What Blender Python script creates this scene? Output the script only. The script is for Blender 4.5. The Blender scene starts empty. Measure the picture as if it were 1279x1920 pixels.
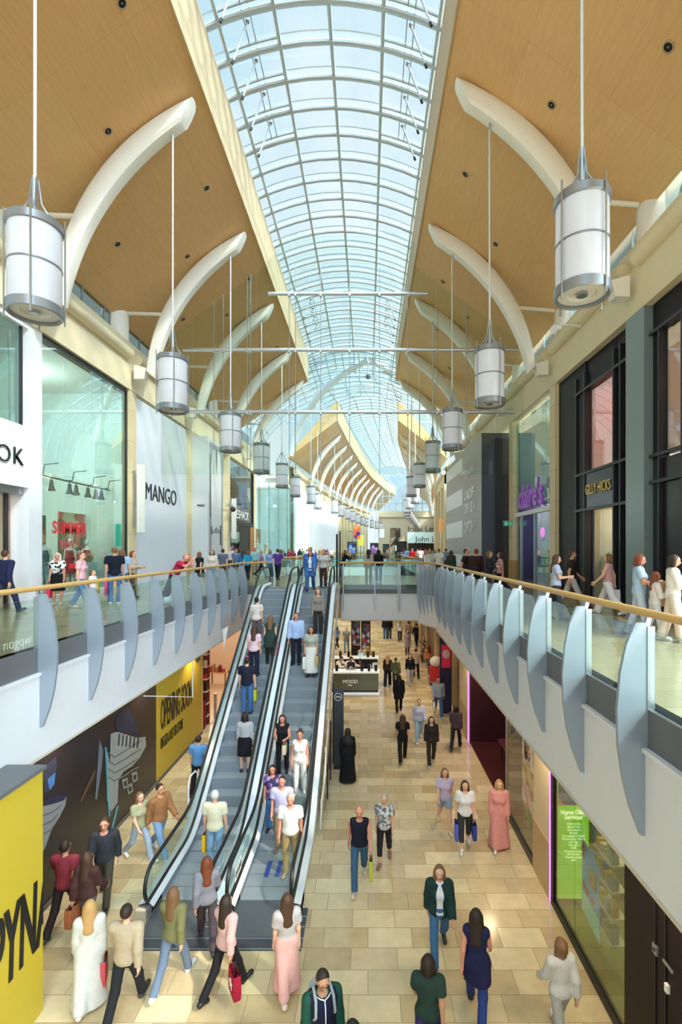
EXPOSURE, SKY, SUN, SUNDIR, LAN, LOW_FILL, SHOP, GLOW = 0.1, 1.05, 3.5, (-.85, .65, -1), 0, 150, .8, 16.0
import bpy, math, random
import numpy as np
from mathutils import Vector, Matrix
R = random.Random(7)
SC = bpy.context.scene
COL = SC.collection
PI = math.pi
F, VX, VY, EYE = 924.0, 690.0, 1027.0, 7.25      # focal length and vanishing point of the 1279x1920 frame, eye height
UP = 5.5                                          # upper floor level

# ------------------------------------------------------------------ helpers
def at_depth(x, y, D): return Vector(((x-VX)*D/F, D, EYE-(y-VY)*D/F))
def at_x(x, y, X):
    D = X*F/(x-VX); return Vector((X, D, EYE-(y-VY)*D/F))
def on_floor(x, y, z=0.0):
    D = (EYE-z)*F/(y-VY); return Vector(((x-VX)*D/F, D, z))
def lerp(a, b, t): return a+(b-a)*t
def interp(tab, D):
    if D <= tab[0][0]: return tab[0][1]
    for (a, va), (b, vb) in zip(tab, tab[1:]):
        if D <= b: return lerp(va, vb, (D-a)/(b-a))
    (a, va), (b, vb) = tab[-2], tab[-1]
    return lerp(va, vb, (D-a)/(b-a))

WLOC = {}
def tag(o, label=None, cat=None, group=None, kind=None):
    if label: o['label'] = label
    if cat: o['category'] = cat
    if group: o['group'] = group
    if kind: o['kind'] = kind
    return o
def thing(name, label, cat, loc=(0, 0, 0), group=None, rz=0.0, s=1.0):
    o = bpy.data.objects.new(name, None); COL.objects.link(o)
    o.empty_display_size = .1
    o.location = loc; o.rotation_euler = (0, 0, rz); o.scale = (s, s, s)
    WLOC[o.name] = Vector(loc)
    return tag(o, label, cat, group)

class MB:
    """collects shapes; build() links them as ONE mesh object"""
    def __init__(s): s.v = []; s.f = []; s.m = []; s.mi = 0
    def add(s, vs, fs):
        b = len(s.v); s.v += [tuple(p) for p in vs]
        for f in fs: s.f.append([b+i for i in f]); s.m.append(s.mi)
        return s
    def box(s, x0, x1, y0, y1, z0, z1):
        if x0 > x1: x0, x1 = x1, x0
        if y0 > y1: y0, y1 = y1, y0
        if z0 > z1: z0, z1 = z1, z0
        return s.add([(x0,y0,z0),(x1,y0,z0),(x1,y1,z0),(x0,y1,z0),(x0,y0,z1),(x1,y0,z1),(x1,y1,z1),(x0,y1,z1)],
            [(0,3,2,1),(4,5,6,7),(0,1,5,4),(1,2,6,5),(2,3,7,6),(3,0,4,7)])
    def bar(s, a, b, w, h=None, up=(0, 0, 1)):
        a, b = Vector(a), Vector(b); d = (b-a).normalized(); u = Vector(up)
        x = d.cross(u)
        if x.length < 1e-4: x = d.cross(Vector((0, 1, 0)))
        x.normalize(); u = x.cross(d); h = h or w
        x *= w/2; u *= h/2
        vs = [a-x-u, a+x-u, a+x+u, a-x+u, b-x-u, b+x-u, b+x+u, b-x+u]
        return s.add(vs, [(0,1,2,3),(7,6,5,4),(0,4,5,1),(1,5,6,2),(2,6,7,3),(3,7,4,0)])
    def tube(s, pts, r, n=8, cap=True, closed=False):
        pts = [Vector(p) for p in pts]; k = len(pts)
        rr = r if isinstance(r, (list, tuple)) else [r]*k
        prev = None; vs = []
        for i, p in enumerate(pts):
            if closed: d = pts[(i+1) % k]-pts[i-1]
            else: d = pts[min(i+1, k-1)]-pts[max(i-1, 0)]
            d.normalize()
            if prev is None:
                u = d.cross(Vector((0, 0, 1)))
                if u.length < 1e-3: u = d.cross(Vector((0, 1, 0)))
                u.normalize()
            else:
                u = prev-d*prev.dot(d)
                if u.length < 1e-6: u = d.orthogonal()
                u.normalize()
            prev = u; w = d.cross(u)
            for j in range(n):
                t = 2*PI*j/n
                vs.append(p+(u*math.cos(t)+w*math.sin(t))*rr[i])
        fs = []
        m = k if closed else k-1
        for i in range(m):
            for j in range(n):
                a, b = i*n+j, i*n+(j+1) % n
                c, d2 = ((i+1) % k)*n+(j+1) % n, ((i+1) % k)*n+j
                fs.append((a, d2, c, b))
        if cap and not closed:
            fs.append(tuple(range(n))); fs.append(tuple((k-1)*n+j for j in reversed(range(n))))
        return s.add(vs, fs)
    def cyl(s, a, b, r, n=12): return s.tube([a, b], r, n)
    def lathe(s, prof, c, n=24, cap=False):
        c = Vector(c); vs = []
        for r, z in prof:
            for j in range(n):
                t = 2*PI*j/n; vs.append((c.x+r*math.cos(t), c.y+r*math.sin(t), c.z+z))
        fs = []
        for i in range(len(prof)-1):
            for j in range(n):
                fs.append((i*n+j, i*n+(j+1) % n, (i+1)*n+(j+1) % n, (i+1)*n+j))
        if cap:
            fs.append(tuple(reversed(range(n)))); fs.append(tuple((len(prof)-1)*n+j for j in range(n)))
        return s.add(vs, fs)
    def prism(s, poly, ext):
        e = Vector(ext); k = len(poly); p = [Vector(q) for q in poly]
        return s.add(p+[q+e for q in p], [tuple(reversed(range(k))), tuple(range(k, 2*k))]+[(i, (i+1) % k, k+(i+1) % k, k+i) for i in range(k)])
    def quad(s, *p): return s.add(p, [tuple(range(len(p)))])
    def strip(s, rows, closed=False):
        k = len(rows[0]); vs = [q for r in rows for q in r]; fs = []
        for i in range(len(rows)-1):
            for j in range(k if closed else k-1):
                fs.append((i*k+j, i*k+(j+1) % k, (i+1)*k+(j+1) % k, (i+1)*k+j))
        return s.add(vs, fs)
    def ball(s, c, r, n=10):
        rx, ry, rz = r if isinstance(r, (tuple, list)) else (r, r, r); c = Vector(c); rows = []
        for i in range(n//2+1):
            a = PI*i/(n//2); rows.append([(c.x+rx*math.sin(a)*math.cos(2*PI*j/n), c.y+ry*math.sin(a)*math.sin(2*PI*j/n), c.z+rz*math.cos(a)) for j in range(n)])
        return s.strip(rows, True)
    def mesh(s, name, off=(0, 0, 0)):
        me = bpy.data.meshes.new(name)
        o = Vector(off)
        me.from_pydata([(x-o.x, y-o.y, z-o.z) for x, y, z in s.v], [], s.f)
        return me
    def build(s, name, mat=None, parent=None, smooth=True, fix=True):
        if parent is not None: off = WLOC[parent.name]
        else:
            xs, ys, zs = zip(*s.v); off = Vector(((min(xs)+max(xs))/2, (min(ys)+max(ys))/2, min(zs)))
        me = s.mesh(name, off)
        if fix:
            import bmesh
            bm = bmesh.new(); bm.from_mesh(me); bmesh.ops.recalc_face_normals(bm, faces=bm.faces); bm.to_mesh(me); bm.free()
        mats = mat if isinstance(mat, (list, tuple)) else [mat]
        for m in mats: me.materials.append(m)
        if len(mats) > 1: me.polygons.foreach_set('material_index', s.m)
        if smooth:
            me.polygons.foreach_set('use_smooth', [True]*len(me.polygons)); me.set_sharp_from_angle(angle=math.radians(35))
        o = bpy.data.objects.new(name, me); COL.objects.link(o)
        if parent is not None: o.parent = parent; WLOC[o.name] = off
        else: o.location = off; WLOC[o.name] = off
        return o
def struct(mb, name, mat, parent=None, smooth=True):
    o = mb.build(name, mat, parent, smooth)
    if parent is None: o['kind'] = 'structure'
    return o
def copy_tree(o, loc=None, label=None, group=None, parent=None):
    c = o.copy(); COL.objects.link(c); c.parent = parent
    if loc is not None: c.location = loc
    if label: c['label'] = label
    if group: c['group'] = group
    for ch in o.children: copy_tree(ch, parent=c)
    return c

def text(body, size, loc, right, up, mat, name='lettering', parent=None, ext=.02, fit=None, bold=0.0, align='CENTER', shear=0.0, space=1.0):
    """letters standing on the plane spanned by right/up at loc (baseline, centre or left end)"""
    cu = bpy.data.curves.new(name, 'FONT'); cu.body = body; cu.size = size; cu.extrude = ext/2; cu.offset = bold
    cu.align_x = align; cu.shear = shear; cu.space_character = space; cu.resolution_u = 3
    tmp = bpy.data.objects.new('tmp_text', cu); COL.objects.link(tmp)
    bpy.context.view_layer.update()
    me = bpy.data.meshes.new_from_object(tmp.evaluated_get(bpy.context.evaluated_depsgraph_get()))
    bpy.data.objects.remove(tmp); bpy.data.curves.remove(cu)
    r, u = Vector(right).normalized(), Vector(up).normalized(); n = r.cross(u)
    xs = [v.co.x for v in me.vertices] or [0, 1]
    sx = fit/(max(xs)-min(xs)) if fit else 1.0
    loc = Vector(loc); off = WLOC[parent.name] if parent else loc
    for v in me.vertices:
        c = v.co.copy(); v.co = loc-off+r*(c.x*sx)+u*c.y+n*(c.z+ext/2)
    me.materials.clear(); me.materials.append(mat); me.name = name
    o = bpy.data.objects.new(name, me); COL.objects.link(o)
    if parent: o.parent = parent; WLOC[o.name] = off
    else: o.location = loc; WLOC[o.name] = loc
    return o

# ------------------------------------------------------------------ materials
MATS = {}
def srgb(h):
    if isinstance(h, str):
        h = h.lstrip('#'); c = [int(h[i:i+2], 16)/255 for i in (0, 2, 4)]
    else: c = h
    return tuple((x/12.92 if x <= .04045 else ((x+.055)/1.055)**2.4) for x in c)+(1.0,)
def _new(name):
    m = bpy.data.materials.new(name); m.use_nodes = True; nt = m.node_tree
    return m, nt, nt.nodes['Principled BSDF']
def N(nt, t, **kw):
    n = nt.nodes.new(t)
    for k, v in kw.items():
        if k in n.inputs: n.inputs[k].default_value = v
        else: setattr(n, k, v)
    return n
def mat(h, rough=.5, metal=0.0, var=.06, scale=6.0, emit=0.0, bump=0.0, spec=.5, stretch=(1, 1, 1), name=None, eh=None):
    key = ('m', h, rough, metal, var, scale, emit, bump, spec, stretch, eh)
    if key in MATS: return MATS[key]
    m, nt, b = _new(name or 'surface_'+str(h).strip('#'))
    c = srgb(h); b.inputs['Roughness'].default_value = rough; b.inputs['Metallic'].default_value = metal
    b.inputs['Specular IOR Level'].default_value = spec
    b.inputs['Base Color'].default_value = c
    if var or bump:
        tc = N(nt, 'ShaderNodeTexCoord'); mp = N(nt, 'ShaderNodeMapping'); mp.inputs['Scale'].default_value = stretch
        nz = N(nt, 'ShaderNodeTexNoise', Scale=scale, Detail=3.0)
        nt.links.new(tc.outputs['Object'], mp.inputs['Vector']); nt.links.new(mp.outputs[0], nz.inputs['Vector'])
        if var:
            mx = N(nt, 'ShaderNodeMix', data_type='RGBA')
            mx.inputs[6].default_value = tuple(x*(1-var) for x in c[:3])+(1,); mx.inputs[7].default_value = tuple(min(1, x*(1+var)) for x in c[:3])+(1,)
            nt.links.new(nz.outputs['Fac'], mx.inputs[0]); nt.links.new(mx.outputs[2], b.inputs['Base Color'])
        if bump:
            bp = N(nt, 'ShaderNodeBump', Strength=bump, Distance=.02); nt.links.new(nz.outputs['Fac'], bp.inputs['Height']); nt.links.new(bp.outputs[0], b.inputs['Normal'])
    if emit:
        b.inputs['Emission Color'].default_value = srgb(eh or h); b.inputs['Emission Strength'].default_value = emit
    MATS[key] = m; return m
def glass(name, tint='#e6f4f2', refl=.08, rough=.02):
    key = ('g', tint, refl, rough)
    if key in MATS: return MATS[key]
    m, nt, b = _new(name); nt.nodes.remove(b); out = nt.nodes['Material Output']
    tr = N(nt, 'ShaderNodeBsdfTransparent'); tr.inputs[0].default_value = srgb(tint)
    gl = N(nt, 'ShaderNodeBsdfGlossy', Roughness=rough); gl.inputs[0].default_value = (1, 1, 1, 1)
    lw = N(nt, 'ShaderNodeLayerWeight', Blend=.5); pw = N(nt, 'ShaderNodeMath', operation='POWER'); pw.inputs[1].default_value = 5.0
    mu = N(nt, 'ShaderNodeMath', operation='MULTIPLY_ADD'); mu.inputs[1].default_value = .75; mu.inputs[2].default_value = refl; mu.use_clamp = True
    mx = N(nt, 'ShaderNodeMixShader')
    nt.links.new(lw.outputs['Facing'], pw.inputs[0]); nt.links.new(pw.outputs[0], mu.inputs[0]); nt.links.new(mu.outputs[0], mx.inputs[0]); nt.links.new(tr.outputs[0], mx.inputs[1]); nt.links.new(gl.outputs[0], mx.inputs[2]); nt.links.new(mx.outputs[0], out.inputs[0])
    MATS[key] = m; return m
def tiles(name, c1, c2, cm, w, h, mortar=.006, rough=.2, swap=False, var=.12, off=.5, spec=.5):
    m, nt, b = _new(name)
    tc = N(nt, 'ShaderNodeNewGeometry'); mp = N(nt, 'ShaderNodeMapping')
    if swap == 'yz': mp.inputs['Rotation'].default_value = (0, -PI/2, -PI/2)
    elif swap: mp.inputs['Rotation'].default_value = (0, 0, PI/2)
    br = N(nt, 'ShaderNodeTexBrick'); br.offset = off; br.inputs['Scale'].default_value = 1.0
    br.inputs['Color1'].default_value = srgb(c1); br.inputs['Color2'].default_value = srgb(c2); br.inputs['Mortar'].default_value = srgb(cm)
    br.inputs['Mortar Size'].default_value = mortar; br.inputs['Brick Width'].default_value = w; br.inputs['Row Height'].default_value = h; br.inputs['Mortar Smooth'].default_value = .1
    nz = N(nt, 'ShaderNodeTexNoise', Scale=3.5, Detail=5.0, Roughness=.65)
    hs = N(nt, 'ShaderNodeHueSaturation'); ma = N(nt, 'ShaderNodeMath', operation='MULTIPLY_ADD'); ma.inputs[1].default_value = 2*var; ma.inputs[2].default_value = 1-var
    L = nt.links.new
    L(tc.outputs['Position'], mp.inputs[0]); L(mp.outputs[0], br.inputs['Vector']); L(mp.outputs[0], nz.inputs['Vector'])
    L(nz.outputs['Fac'], ma.inputs[0]); L(ma.outputs[0], hs.inputs['Value']); L(br.outputs['Color'], hs.inputs['Color']); L(hs.outputs[0], b.inputs['Base Color'])
    b.inputs['Roughness'].default_value = rough; b.inputs['Specular IOR Level'].default_value = spec
    return m
def wave(name, c1, c2, freq, axis='X', rough=.6, sharp=True, second=None):
    """stripes or checks in object space"""
    m, nt, b = _new(name); L = nt.links.new
    tc = N(nt, 'ShaderNodeTexCoord'); fac = None
    for ax in [axis]+([second] if second else []):
        w = N(nt, 'ShaderNodeTexWave', bands_direction=ax, Scale=freq, Distortion=.6 if sharp else 2.5); L(tc.outputs['Object'], w.inputs[0])
        g = N(nt, 'ShaderNodeMath', operation='GREATER_THAN'); g.inputs[1].default_value = .5; L(w.outputs['Fac'], g.inputs[0])
        if fac is None: fac = g.outputs[0]
        else:
            a = N(nt, 'ShaderNodeMath', operation='ADD'); L(fac, a.inputs[0]); L(g.outputs[0], a.inputs[1])
            h = N(nt, 'ShaderNodeMath', operation='MULTIPLY'); h.inputs[1].default_value = .5; L(a.outputs[0], h.inputs[0]); fac = h.outputs[0]
    mx = N(nt, 'ShaderNodeMix', data_type='RGBA'); mx.inputs[6].default_value = srgb(c1); mx.inputs[7].default_value = srgb(c2)
    L(fac, mx.inputs[0]); L(mx.outputs[2], b.inputs['Base Color']); b.inputs['Roughness'].default_value = rough
    return m
def blotch(name, cols, scale, rough=.5, emit=0.0):
    """patches of several colours (prints, floral cloth, far displays)"""
    m, nt, b = _new(name); L = nt.links.new
    tc = N(nt, 'ShaderNodeTexCoord'); nz = N(nt, 'ShaderNodeTexVoronoi', Scale=scale); L(tc.outputs['Object'], nz.inputs['Vector'])
    cr = N(nt, 'ShaderNodeValToRGB'); cr.color_ramp.interpolation = 'CONSTANT'; el = cr.color_ramp.elements
    sp = N(nt, 'ShaderNodeSeparateColor'); L(nz.outputs['Color'], sp.inputs[0]); L(sp.outputs[0], cr.inputs[0])
    while len(el) < len(cols): el.new(.5)
    for i, c in enumerate(cols): el[i].position = i/len(cols); el[i].color = srgb(c)
    L(cr.outputs[0], b.inputs['Base Color']); b.inputs['Roughness'].default_value = rough
    if emit: L(cr.outputs[0], b.inputs['Emission Color']); b.inputs['Emission Strength'].default_value = emit
    return m
def plywood():
    m, nt, b = _new('birch_ply_panels'); L = nt.links.new
    g = N(nt, 'ShaderNodeNewGeometry')
    mp = N(nt, 'ShaderNodeMapping'); mp.inputs['Scale'].default_value = (9, 1.1, 9); nz = N(nt, 'ShaderNodeTexNoise', Scale=1.6, Detail=5.0, Roughness=.6)
    L(g.outputs['Position'], mp.inputs[0]); L(mp.outputs[0], nz.inputs['Vector'])
    br = N(nt, 'ShaderNodeTexBrick'); br.offset = 0; br.inputs['Brick Width'].default_value = 1.96; br.inputs['Row Height'].default_value = 3.0; br.inputs['Mortar Size'].default_value = .006; br.inputs['Scale'].default_value = 1
    br.inputs['Color1'].default_value = srgb('#dfb47e'); br.inputs['Color2'].default_value = srgb('#e3ba86'); br.inputs['Mortar'].default_value = srgb('#cda672')
    L(g.outputs['Position'], br.inputs['Vector'])
    ma = N(nt, 'ShaderNodeMath', operation='MULTIPLY_ADD'); ma.inputs[1].default_value = .30; ma.inputs[2].default_value = .85; L(nz.outputs['Fac'], ma.inputs[0])
    hs = N(nt, 'ShaderNodeHueSaturation'); L(ma.outputs[0], hs.inputs['Value']); L(br.outputs['Color'], hs.inputs['Color']); L(hs.outputs[0], b.inputs['Base Color'])
    b.inputs['Roughness'].default_value = .55; b.inputs['Specular IOR Level'].default_value = .3
    return m

M = dict(
 ply=plywood(), cream=mat('#e9dcbb', .75, var=.05, scale=2.5), white=mat('#eeeff1', .45, var=.02), fascia=mat('#dadade', .6, var=.02),
 arch=mat('#f6f3ec', .4, var=.02), steel=mat('#aeb4b8', .32, .85, var=.05), fin=mat('#9aa4b0', .36, .35, var=.03), dark=mat('#2b2c30', .4, var=.05),
 black=mat('#131217', .45, var=.08), kick=mat('#66676a', .5, .1, var=.06), oak=mat('#c9a263', .4, var=.15, scale=4, stretch=(6, 1, 6)),
 roofsteel=mat('#c3ced6', .4, .3, var=.03), soffit=mat('#c9bfae', .8, var=.03), rubber=mat('#1c1c1e', .45, var=.1), alu=mat('#d4d8db', .3, .8, var=.04),
 glass=glass('clear_glass', '#eaf5f2', .07), shopglass=glass('shop_glass', '#e3f2ee', .13), roofglass=glass('roof_glass', '#eef8fc', .06), screenglass=glass('screen_glass', '#ecf5ee', .05),
 greyglass=glass('grey_glass', '#b9c4c2', .12), teal=glass('teal_glass', '#cfebe7', .12),
 floor_low=tiles('travertine_tiles', '#e4d3ab', '#bda67e', '#97835f', .82, .47, .005, .16, var=.22, off=.37),
 floor_up=tiles('pale_stone_tiles', '#bcab88', '#ae9d79', '#8c7c5c', .9, .6, .005, .14, var=.10),
 cladding=tiles('stone_cladding', '#e8d7b0', '#e0cda3', '#b7a37a', 2.2, 1.3, .008, .6, swap='yz', var=.05),
)
# ------------------------------------------------------------------ camera, sky, exposure
cd = bpy.data.cameras.new('camera'); cam = bpy.data.objects.new('camera', cd); COL.objects.link(cam)
cam.location = (0, 0, EYE); cam.rotation_euler = (PI/2, 0, 0)
cd.sensor_width = 36.0; cd.lens = F/1920*36; cd.shift_x = -(VX-639.5)/1920; cd.shift_y = (VY-960)/1920
cd.clip_start = .05; cd.clip_end = 500
SC.camera = cam
vs = SC.view_settings; vs.view_transform = 'Standard'; vs.look = 'None'; vs.gamma = 1.0; vs.use_curve_mapping = False; vs.exposure = EXPOSURE
cy = SC.cycles
cy.max_bounces = 8; cy.diffuse_bounces = 4; cy.glossy_bounces = 3; cy.transmission_bounces = 3; cy.transparent_max_bounces = 32
cy.caustics_reflective = False; cy.caustics_refractive = False; cy.sample_clamp_indirect = 4.0; cy.use_denoising = True
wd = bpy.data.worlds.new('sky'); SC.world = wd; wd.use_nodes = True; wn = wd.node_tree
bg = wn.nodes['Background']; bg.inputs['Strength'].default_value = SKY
tc = N(wn, 'ShaderNodeTexCoord'); nz = N(wn, 'ShaderNodeTexNoise', Scale=3.0, Detail=5.0); cr = N(wn, 'ShaderNodeValToRGB')
cr.color_ramp.elements[0].position = .35; cr.color_ramp.elements[0].color = srgb('#c4e4f4'); cr.color_ramp.elements[1].position = .65; cr.color_ramp.elements[1].color = srgb('#eef7fa')
L = wn.links.new
L(tc.outputs['Generated'], nz.inputs['Vector']); L(nz.outputs['Fac'], cr.inputs[0])
# sky lobe round the sun, out of view, added to light the interior
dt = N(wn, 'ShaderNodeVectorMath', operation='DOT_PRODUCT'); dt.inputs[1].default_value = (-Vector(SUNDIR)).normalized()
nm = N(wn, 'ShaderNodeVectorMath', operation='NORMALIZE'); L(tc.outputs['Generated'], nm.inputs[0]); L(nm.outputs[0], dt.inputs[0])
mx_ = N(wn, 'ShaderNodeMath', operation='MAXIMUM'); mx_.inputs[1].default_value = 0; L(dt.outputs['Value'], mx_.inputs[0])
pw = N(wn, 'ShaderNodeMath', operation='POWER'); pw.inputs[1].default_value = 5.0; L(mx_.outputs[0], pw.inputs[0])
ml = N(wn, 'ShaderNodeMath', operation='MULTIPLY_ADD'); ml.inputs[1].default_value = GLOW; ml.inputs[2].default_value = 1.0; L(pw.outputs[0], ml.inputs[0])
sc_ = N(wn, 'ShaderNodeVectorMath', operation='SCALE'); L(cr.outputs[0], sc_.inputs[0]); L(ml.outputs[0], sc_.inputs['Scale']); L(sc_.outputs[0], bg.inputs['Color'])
def lamp(kind, name, loc, energy, color='#ffffff', rot=(0, 0, 0), **kw):
    d = bpy.data.lights.new(name, kind); d.energy = energy; d.color = srgb(color)[:3]
    for k, v in kw.items(): setattr(d, k, v)
    o = bpy.data.objects.new(name, d); COL.objects.link(o); o.location = loc; o.rotation_euler = rot
    return o
sun = lamp('SUN', 'sun', (0, 0, 60), SUN, '#fff3dc', angle=math.radians(3))
sun.rotation_euler = Vector(SUNDIR).to_track_quat('-Z', 'Y').to_euler()

# ------------------------------------------------------------------ dimensions
XL, XR, VL, VR = -10.0, 7.6, -5.7, 3.0            # upper shop walls; edges of the big void
CX = -1.36                                        # middle of the roof
ZB0, ZB1 = 13.82, 15.9                            # shop beam: underside and parapet
BACK = -14.0
DL = [14.5, 20.6, 26.6, 32.9, 38.9]; DR = [13.9, 20.1, 26.1, 32.8, 38.8]   # bays
EDL = [(40,-4.9),(52,-3.3),(63.5,-2.5),(78.4,-1.14),(94.2,.61),(114,4.0),(127,7.16)]
EDR = [(40,2.25),(52,3.2),(62,3.8),(73.8,5.2),(91.7,7.7),(110,10.1),(127,13.0)]
def edl(D): return -4.9 if D <= 40 else interp(EDL, D)
def edr(D): return 2.25 if D <= 40 else interp(EDR, D)
OFFW = [(52, 4.6), (80, 4.4), (120, 3.4)]
def wl2(D): return edl(D)-interp(OFFW, D)
def wr2(D): return edr(D)+interp([(52, 5.0), (120, 5.2)], D)

# ------------------------------------------------------------------ ground floor and upper floor
struct(MB().box(-16, 12, BACK, 62, -.3, 0), 'floor', M['floor_low'])
m = MB()
for x0, x1, y0, y1 in [(VL-.08, VL-9.5, BACK, 31), (VR+.08, VR+9, BACK, 31), (VL, VR, 23.2, 31), (-4.62, -1.25, 21.0, 23.2), (-15, -5.6, 31, 125), (3.2, 24, 31, 125), (-5.6, 3.2, 48, 64), (-5.6, 3.2, 80, 125)]:
    m.box(x0, x1, y0, y1, UP-.12, UP)
struct(m, 'floor_upper', M['floor_up'])
m = MB()                                            # plaster underside and slab
m.box(VL-.3, VL-9, BACK, 31, 3.66, UP-.13); m.box(VR+.3, VR+8.5, BACK, 31, 3.66, UP-.13); m.box(VL, VR, 23.5, 31, 3.9, UP-.13); m.box(-4.6, -1.3, 21.1, 23.5, 4.9, UP-.13)
m.box(-15, -5.6, 31, 62, 3.9, UP-.13); m.box(3.2, 20, 31, 62, 3.9, UP-.13); m.box(-5.6, 3.2, 48.1, 62, 3.9, UP-.13)
struct(m, 'ceiling_lower', M['soffit'])

# white fascias, grey edge strips
def fascia(name, a, b, n, z0=3.6, z1=5.06, bridge=False):
    a, b, n = Vector(a), Vector(b), Vector(n)
    t = struct(MB().prism([a+n*.0+Vector((0,0,z0)), b+Vector((0,0,z0)), b+Vector((0,0,z1)), a+Vector((0,0,z1))], -n*.3), name, M['fascia'])
    m = MB(); m.prism([a-n*.03+Vector((0,0,z1)), b-n*.03+Vector((0,0,z1)), b-n*.03+Vector((0,0,UP)), a-n*.03+Vector((0,0,UP))], -n*.2)
    struct(m, 'edge_trim', M['kick'], t)
    m = MB(); m.bar(a+Vector((0,0,z1)), b+Vector((0,0,z1)), .07, .05); struct(m, 'ledge_trim', M['fascia'], t)
    m = MB(); m.bar(a-n*.12+Vector((0,0,z0)), b-n*.12+Vector((0,0,z0)), .26, .05); struct(m, 'soffit_trim', M['soffit'], t)  # beige strip along the fascia foot, in the soffit colour
    return t
fascia('trim_1', (VL, BACK, 0), (VL, 22.6, 0), (1, 0, 0))
fascia('trim_2', (VR, BACK, 0), (VR, 21.6, 0), (-1, 0, 0))
fascia('trim_3', (-1.25, 23.1, 0), (2.35, 23.1, 0), (0, -1, 0), z0=3.85)
fascia('trim_4', (VL, 22.6, 0), (-4.6, 23.4, 0), (.5, -.86, 0))
fascia('trim_5', (2.35, 23.1, 0), (VR, 21.6, 0), (-.9, -.42, 0), z0=3.72)

# ------------------------------------------------------------------ balustrades: fins, panes, wooden rail
def fin_mb(x, y, s, w0=.30):
    """curved steel blade standing on the fascia at depth y; s=+1 bulges to +X"""
    pts = []
    zs = [6.44, 6.2, 5.9, 5.5, 5.1, 4.75, 4.45, 4.14]; ws = [.10, .20, .265, .30, .29, .24, .165, .05]
    p = [(x-s*.02, y, 6.44)]+[(x+s*(w*w0/.30), y, z) for z, w in zip(zs, ws)]+[(x-s*.02, y, 4.12)]
    m = MB(); m.prism(p, (0, .05, 0)); return m
def balustrade(label, x, ys, y_end, s, glass_from, lean=False):
    t = thing('balustrade', label, 'railing', (x, (ys[0]+y_end)/2, UP))
    xs = x-s*.06
    for y in ys:
        if y < 2.0: continue
        f = fin_mb(x, y, s).build('fin', M['fin'], t)
        MB().box(x-s*.02, x-s*.10, y-.01, y+.06, 5.06, 6.40).build('post', M['steel'], f)
        MB().bar((x-s*.02, y+.03, 6.38), (x-s*.06, y+.03, 6.53), .05, .05).build('rail_bracket', M['steel'], f)
    e = [y for y in ys]+[y_end]
    for a, b in zip(e, e[1:]):
        if b < 1.0: continue
        MB().box(xs, xs-s*.015, a+.09, b-.03, 5.48, 6.36).build('glass_pane', M['glass'], t, smooth=False)
    return t
ysL = [8.55-1.5*4+1.5*i for i in range(14)]        # 2.55 ... 22.05
ysR = [5.33-1.5*2+1.5*i for i in range(13)]
bl = balustrade('glass balustrade with steel fins and oak handrail on the escalator-side balcony', VL, ysL, 22.6, 1, 0)
m = MB(); m.tube([(VL, BACK, 6.55), (VL, 22.2, 6.55), (-5.55, 22.75, 6.55), (-4.75, 23.5, 6.55)], .045, 12); m.build('handrail', M['oak'], bl)
m = MB(); m.add([(VL-.06, 22.65, 5.5), (-4.7, 23.35, 5.5), (-4.7, 23.35, 6.4), (VL-.06, 22.65, 6.4)], [(0, 1, 2, 3)]); m.build('glass_pane', M['glass'], bl, smooth=False)
br_ = balustrade('glass balustrade with steel fins and oak handrail on the black-shopfront balcony', VR, ysR, 21.6, -1, 0)
m = MB(); m.tube([(VR, BACK, 6.55), (VR, 21.4, 6.55), (2.85, 22.3, 6.55), (2.45, 23.0, 6.55), (2.2, 23.1, 6.55)], .045, 12); m.build('handrail', M['oak'], br_)
for k in range(4):                                  # fins fan round the corner to the bridge
    a = Vector((VR, 21.8)).lerp(Vector((2.4, 23.0)), (k+.4)/4)
    fin_mb(a.x, a.y, -1, .22).build('fin', M['fin'], br_)
# bridge railing
t = thing('balustrade', 'straight glass balustrade with slim steel posts across the footbridge', 'railing', (.5, 23.1, UP))
MB().tube([(-1.32, 23.05, 6.55), (2.25, 23.05, 6.55)], .05, 12).build('handrail', M['oak'], t)
for x in (-1.15, .32, 1.42, 1.5, 2.3):
    MB().box(x-.025, x+.025, 23.0, 23.07, 4.3 if x < 2 else 5.1, 6.5).build('post', M['steel'], t)
for a, b in ((-1.3, .28), (.36, 1.4), (1.52, 2.3)):
    MB().box(a, b, 23.05, 23.065, 5.3, 6.40).build('glass_pane', M['glass'], t, smooth=False)
# second void behind the bridge
t = thing('balustrade', 'teal glass balustrade round the second opening behind the footbridge', 'railing', (-1.2, 31, UP))
pts = [(-5.6, 31, 6.55), (3.2, 31, 6.55), (3.2, 48, 6.55), (-5.6, 48, 6.55)]
MB().tube(pts, .055, 10, closed=True).build('handrail', M['oak'], t)
for a, b in ((0, 1), (1, 2), (2, 3), (3, 0)):
    p, q = Vector(pts[a]), Vector(pts[b]); n = 6
    for i in range(n):
        u, v = p.lerp(q, i/n), p.lerp(q, (i+.97)/n)
        m = MB(); m.quad((u.x, u.y, 5.35), (v.x, v.y, 5.35), (v.x, v.y, 6.45), (u.x, u.y, 6.45)); m.build('glass_pane', M['teal'], t, smooth=False)
        if i: MB().box(u.x-.02, u.x+.02, u.y-.02, u.y+.02, 5.2, 6.5).build('post', M['steel'], t)
t = thing('balustrade', 'distant oak railed glass balustrade round the third opening before the department store', 'railing', (0, 64, UP))
pts = [(-5.0, 64, 6.55), (4.2, 64, 6.55), (6.2, 80, 6.55), (-3.0, 80, 6.55)]
MB().tube(pts, .07, 8, closed=True).build('handrail', M['oak'], t)
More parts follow.
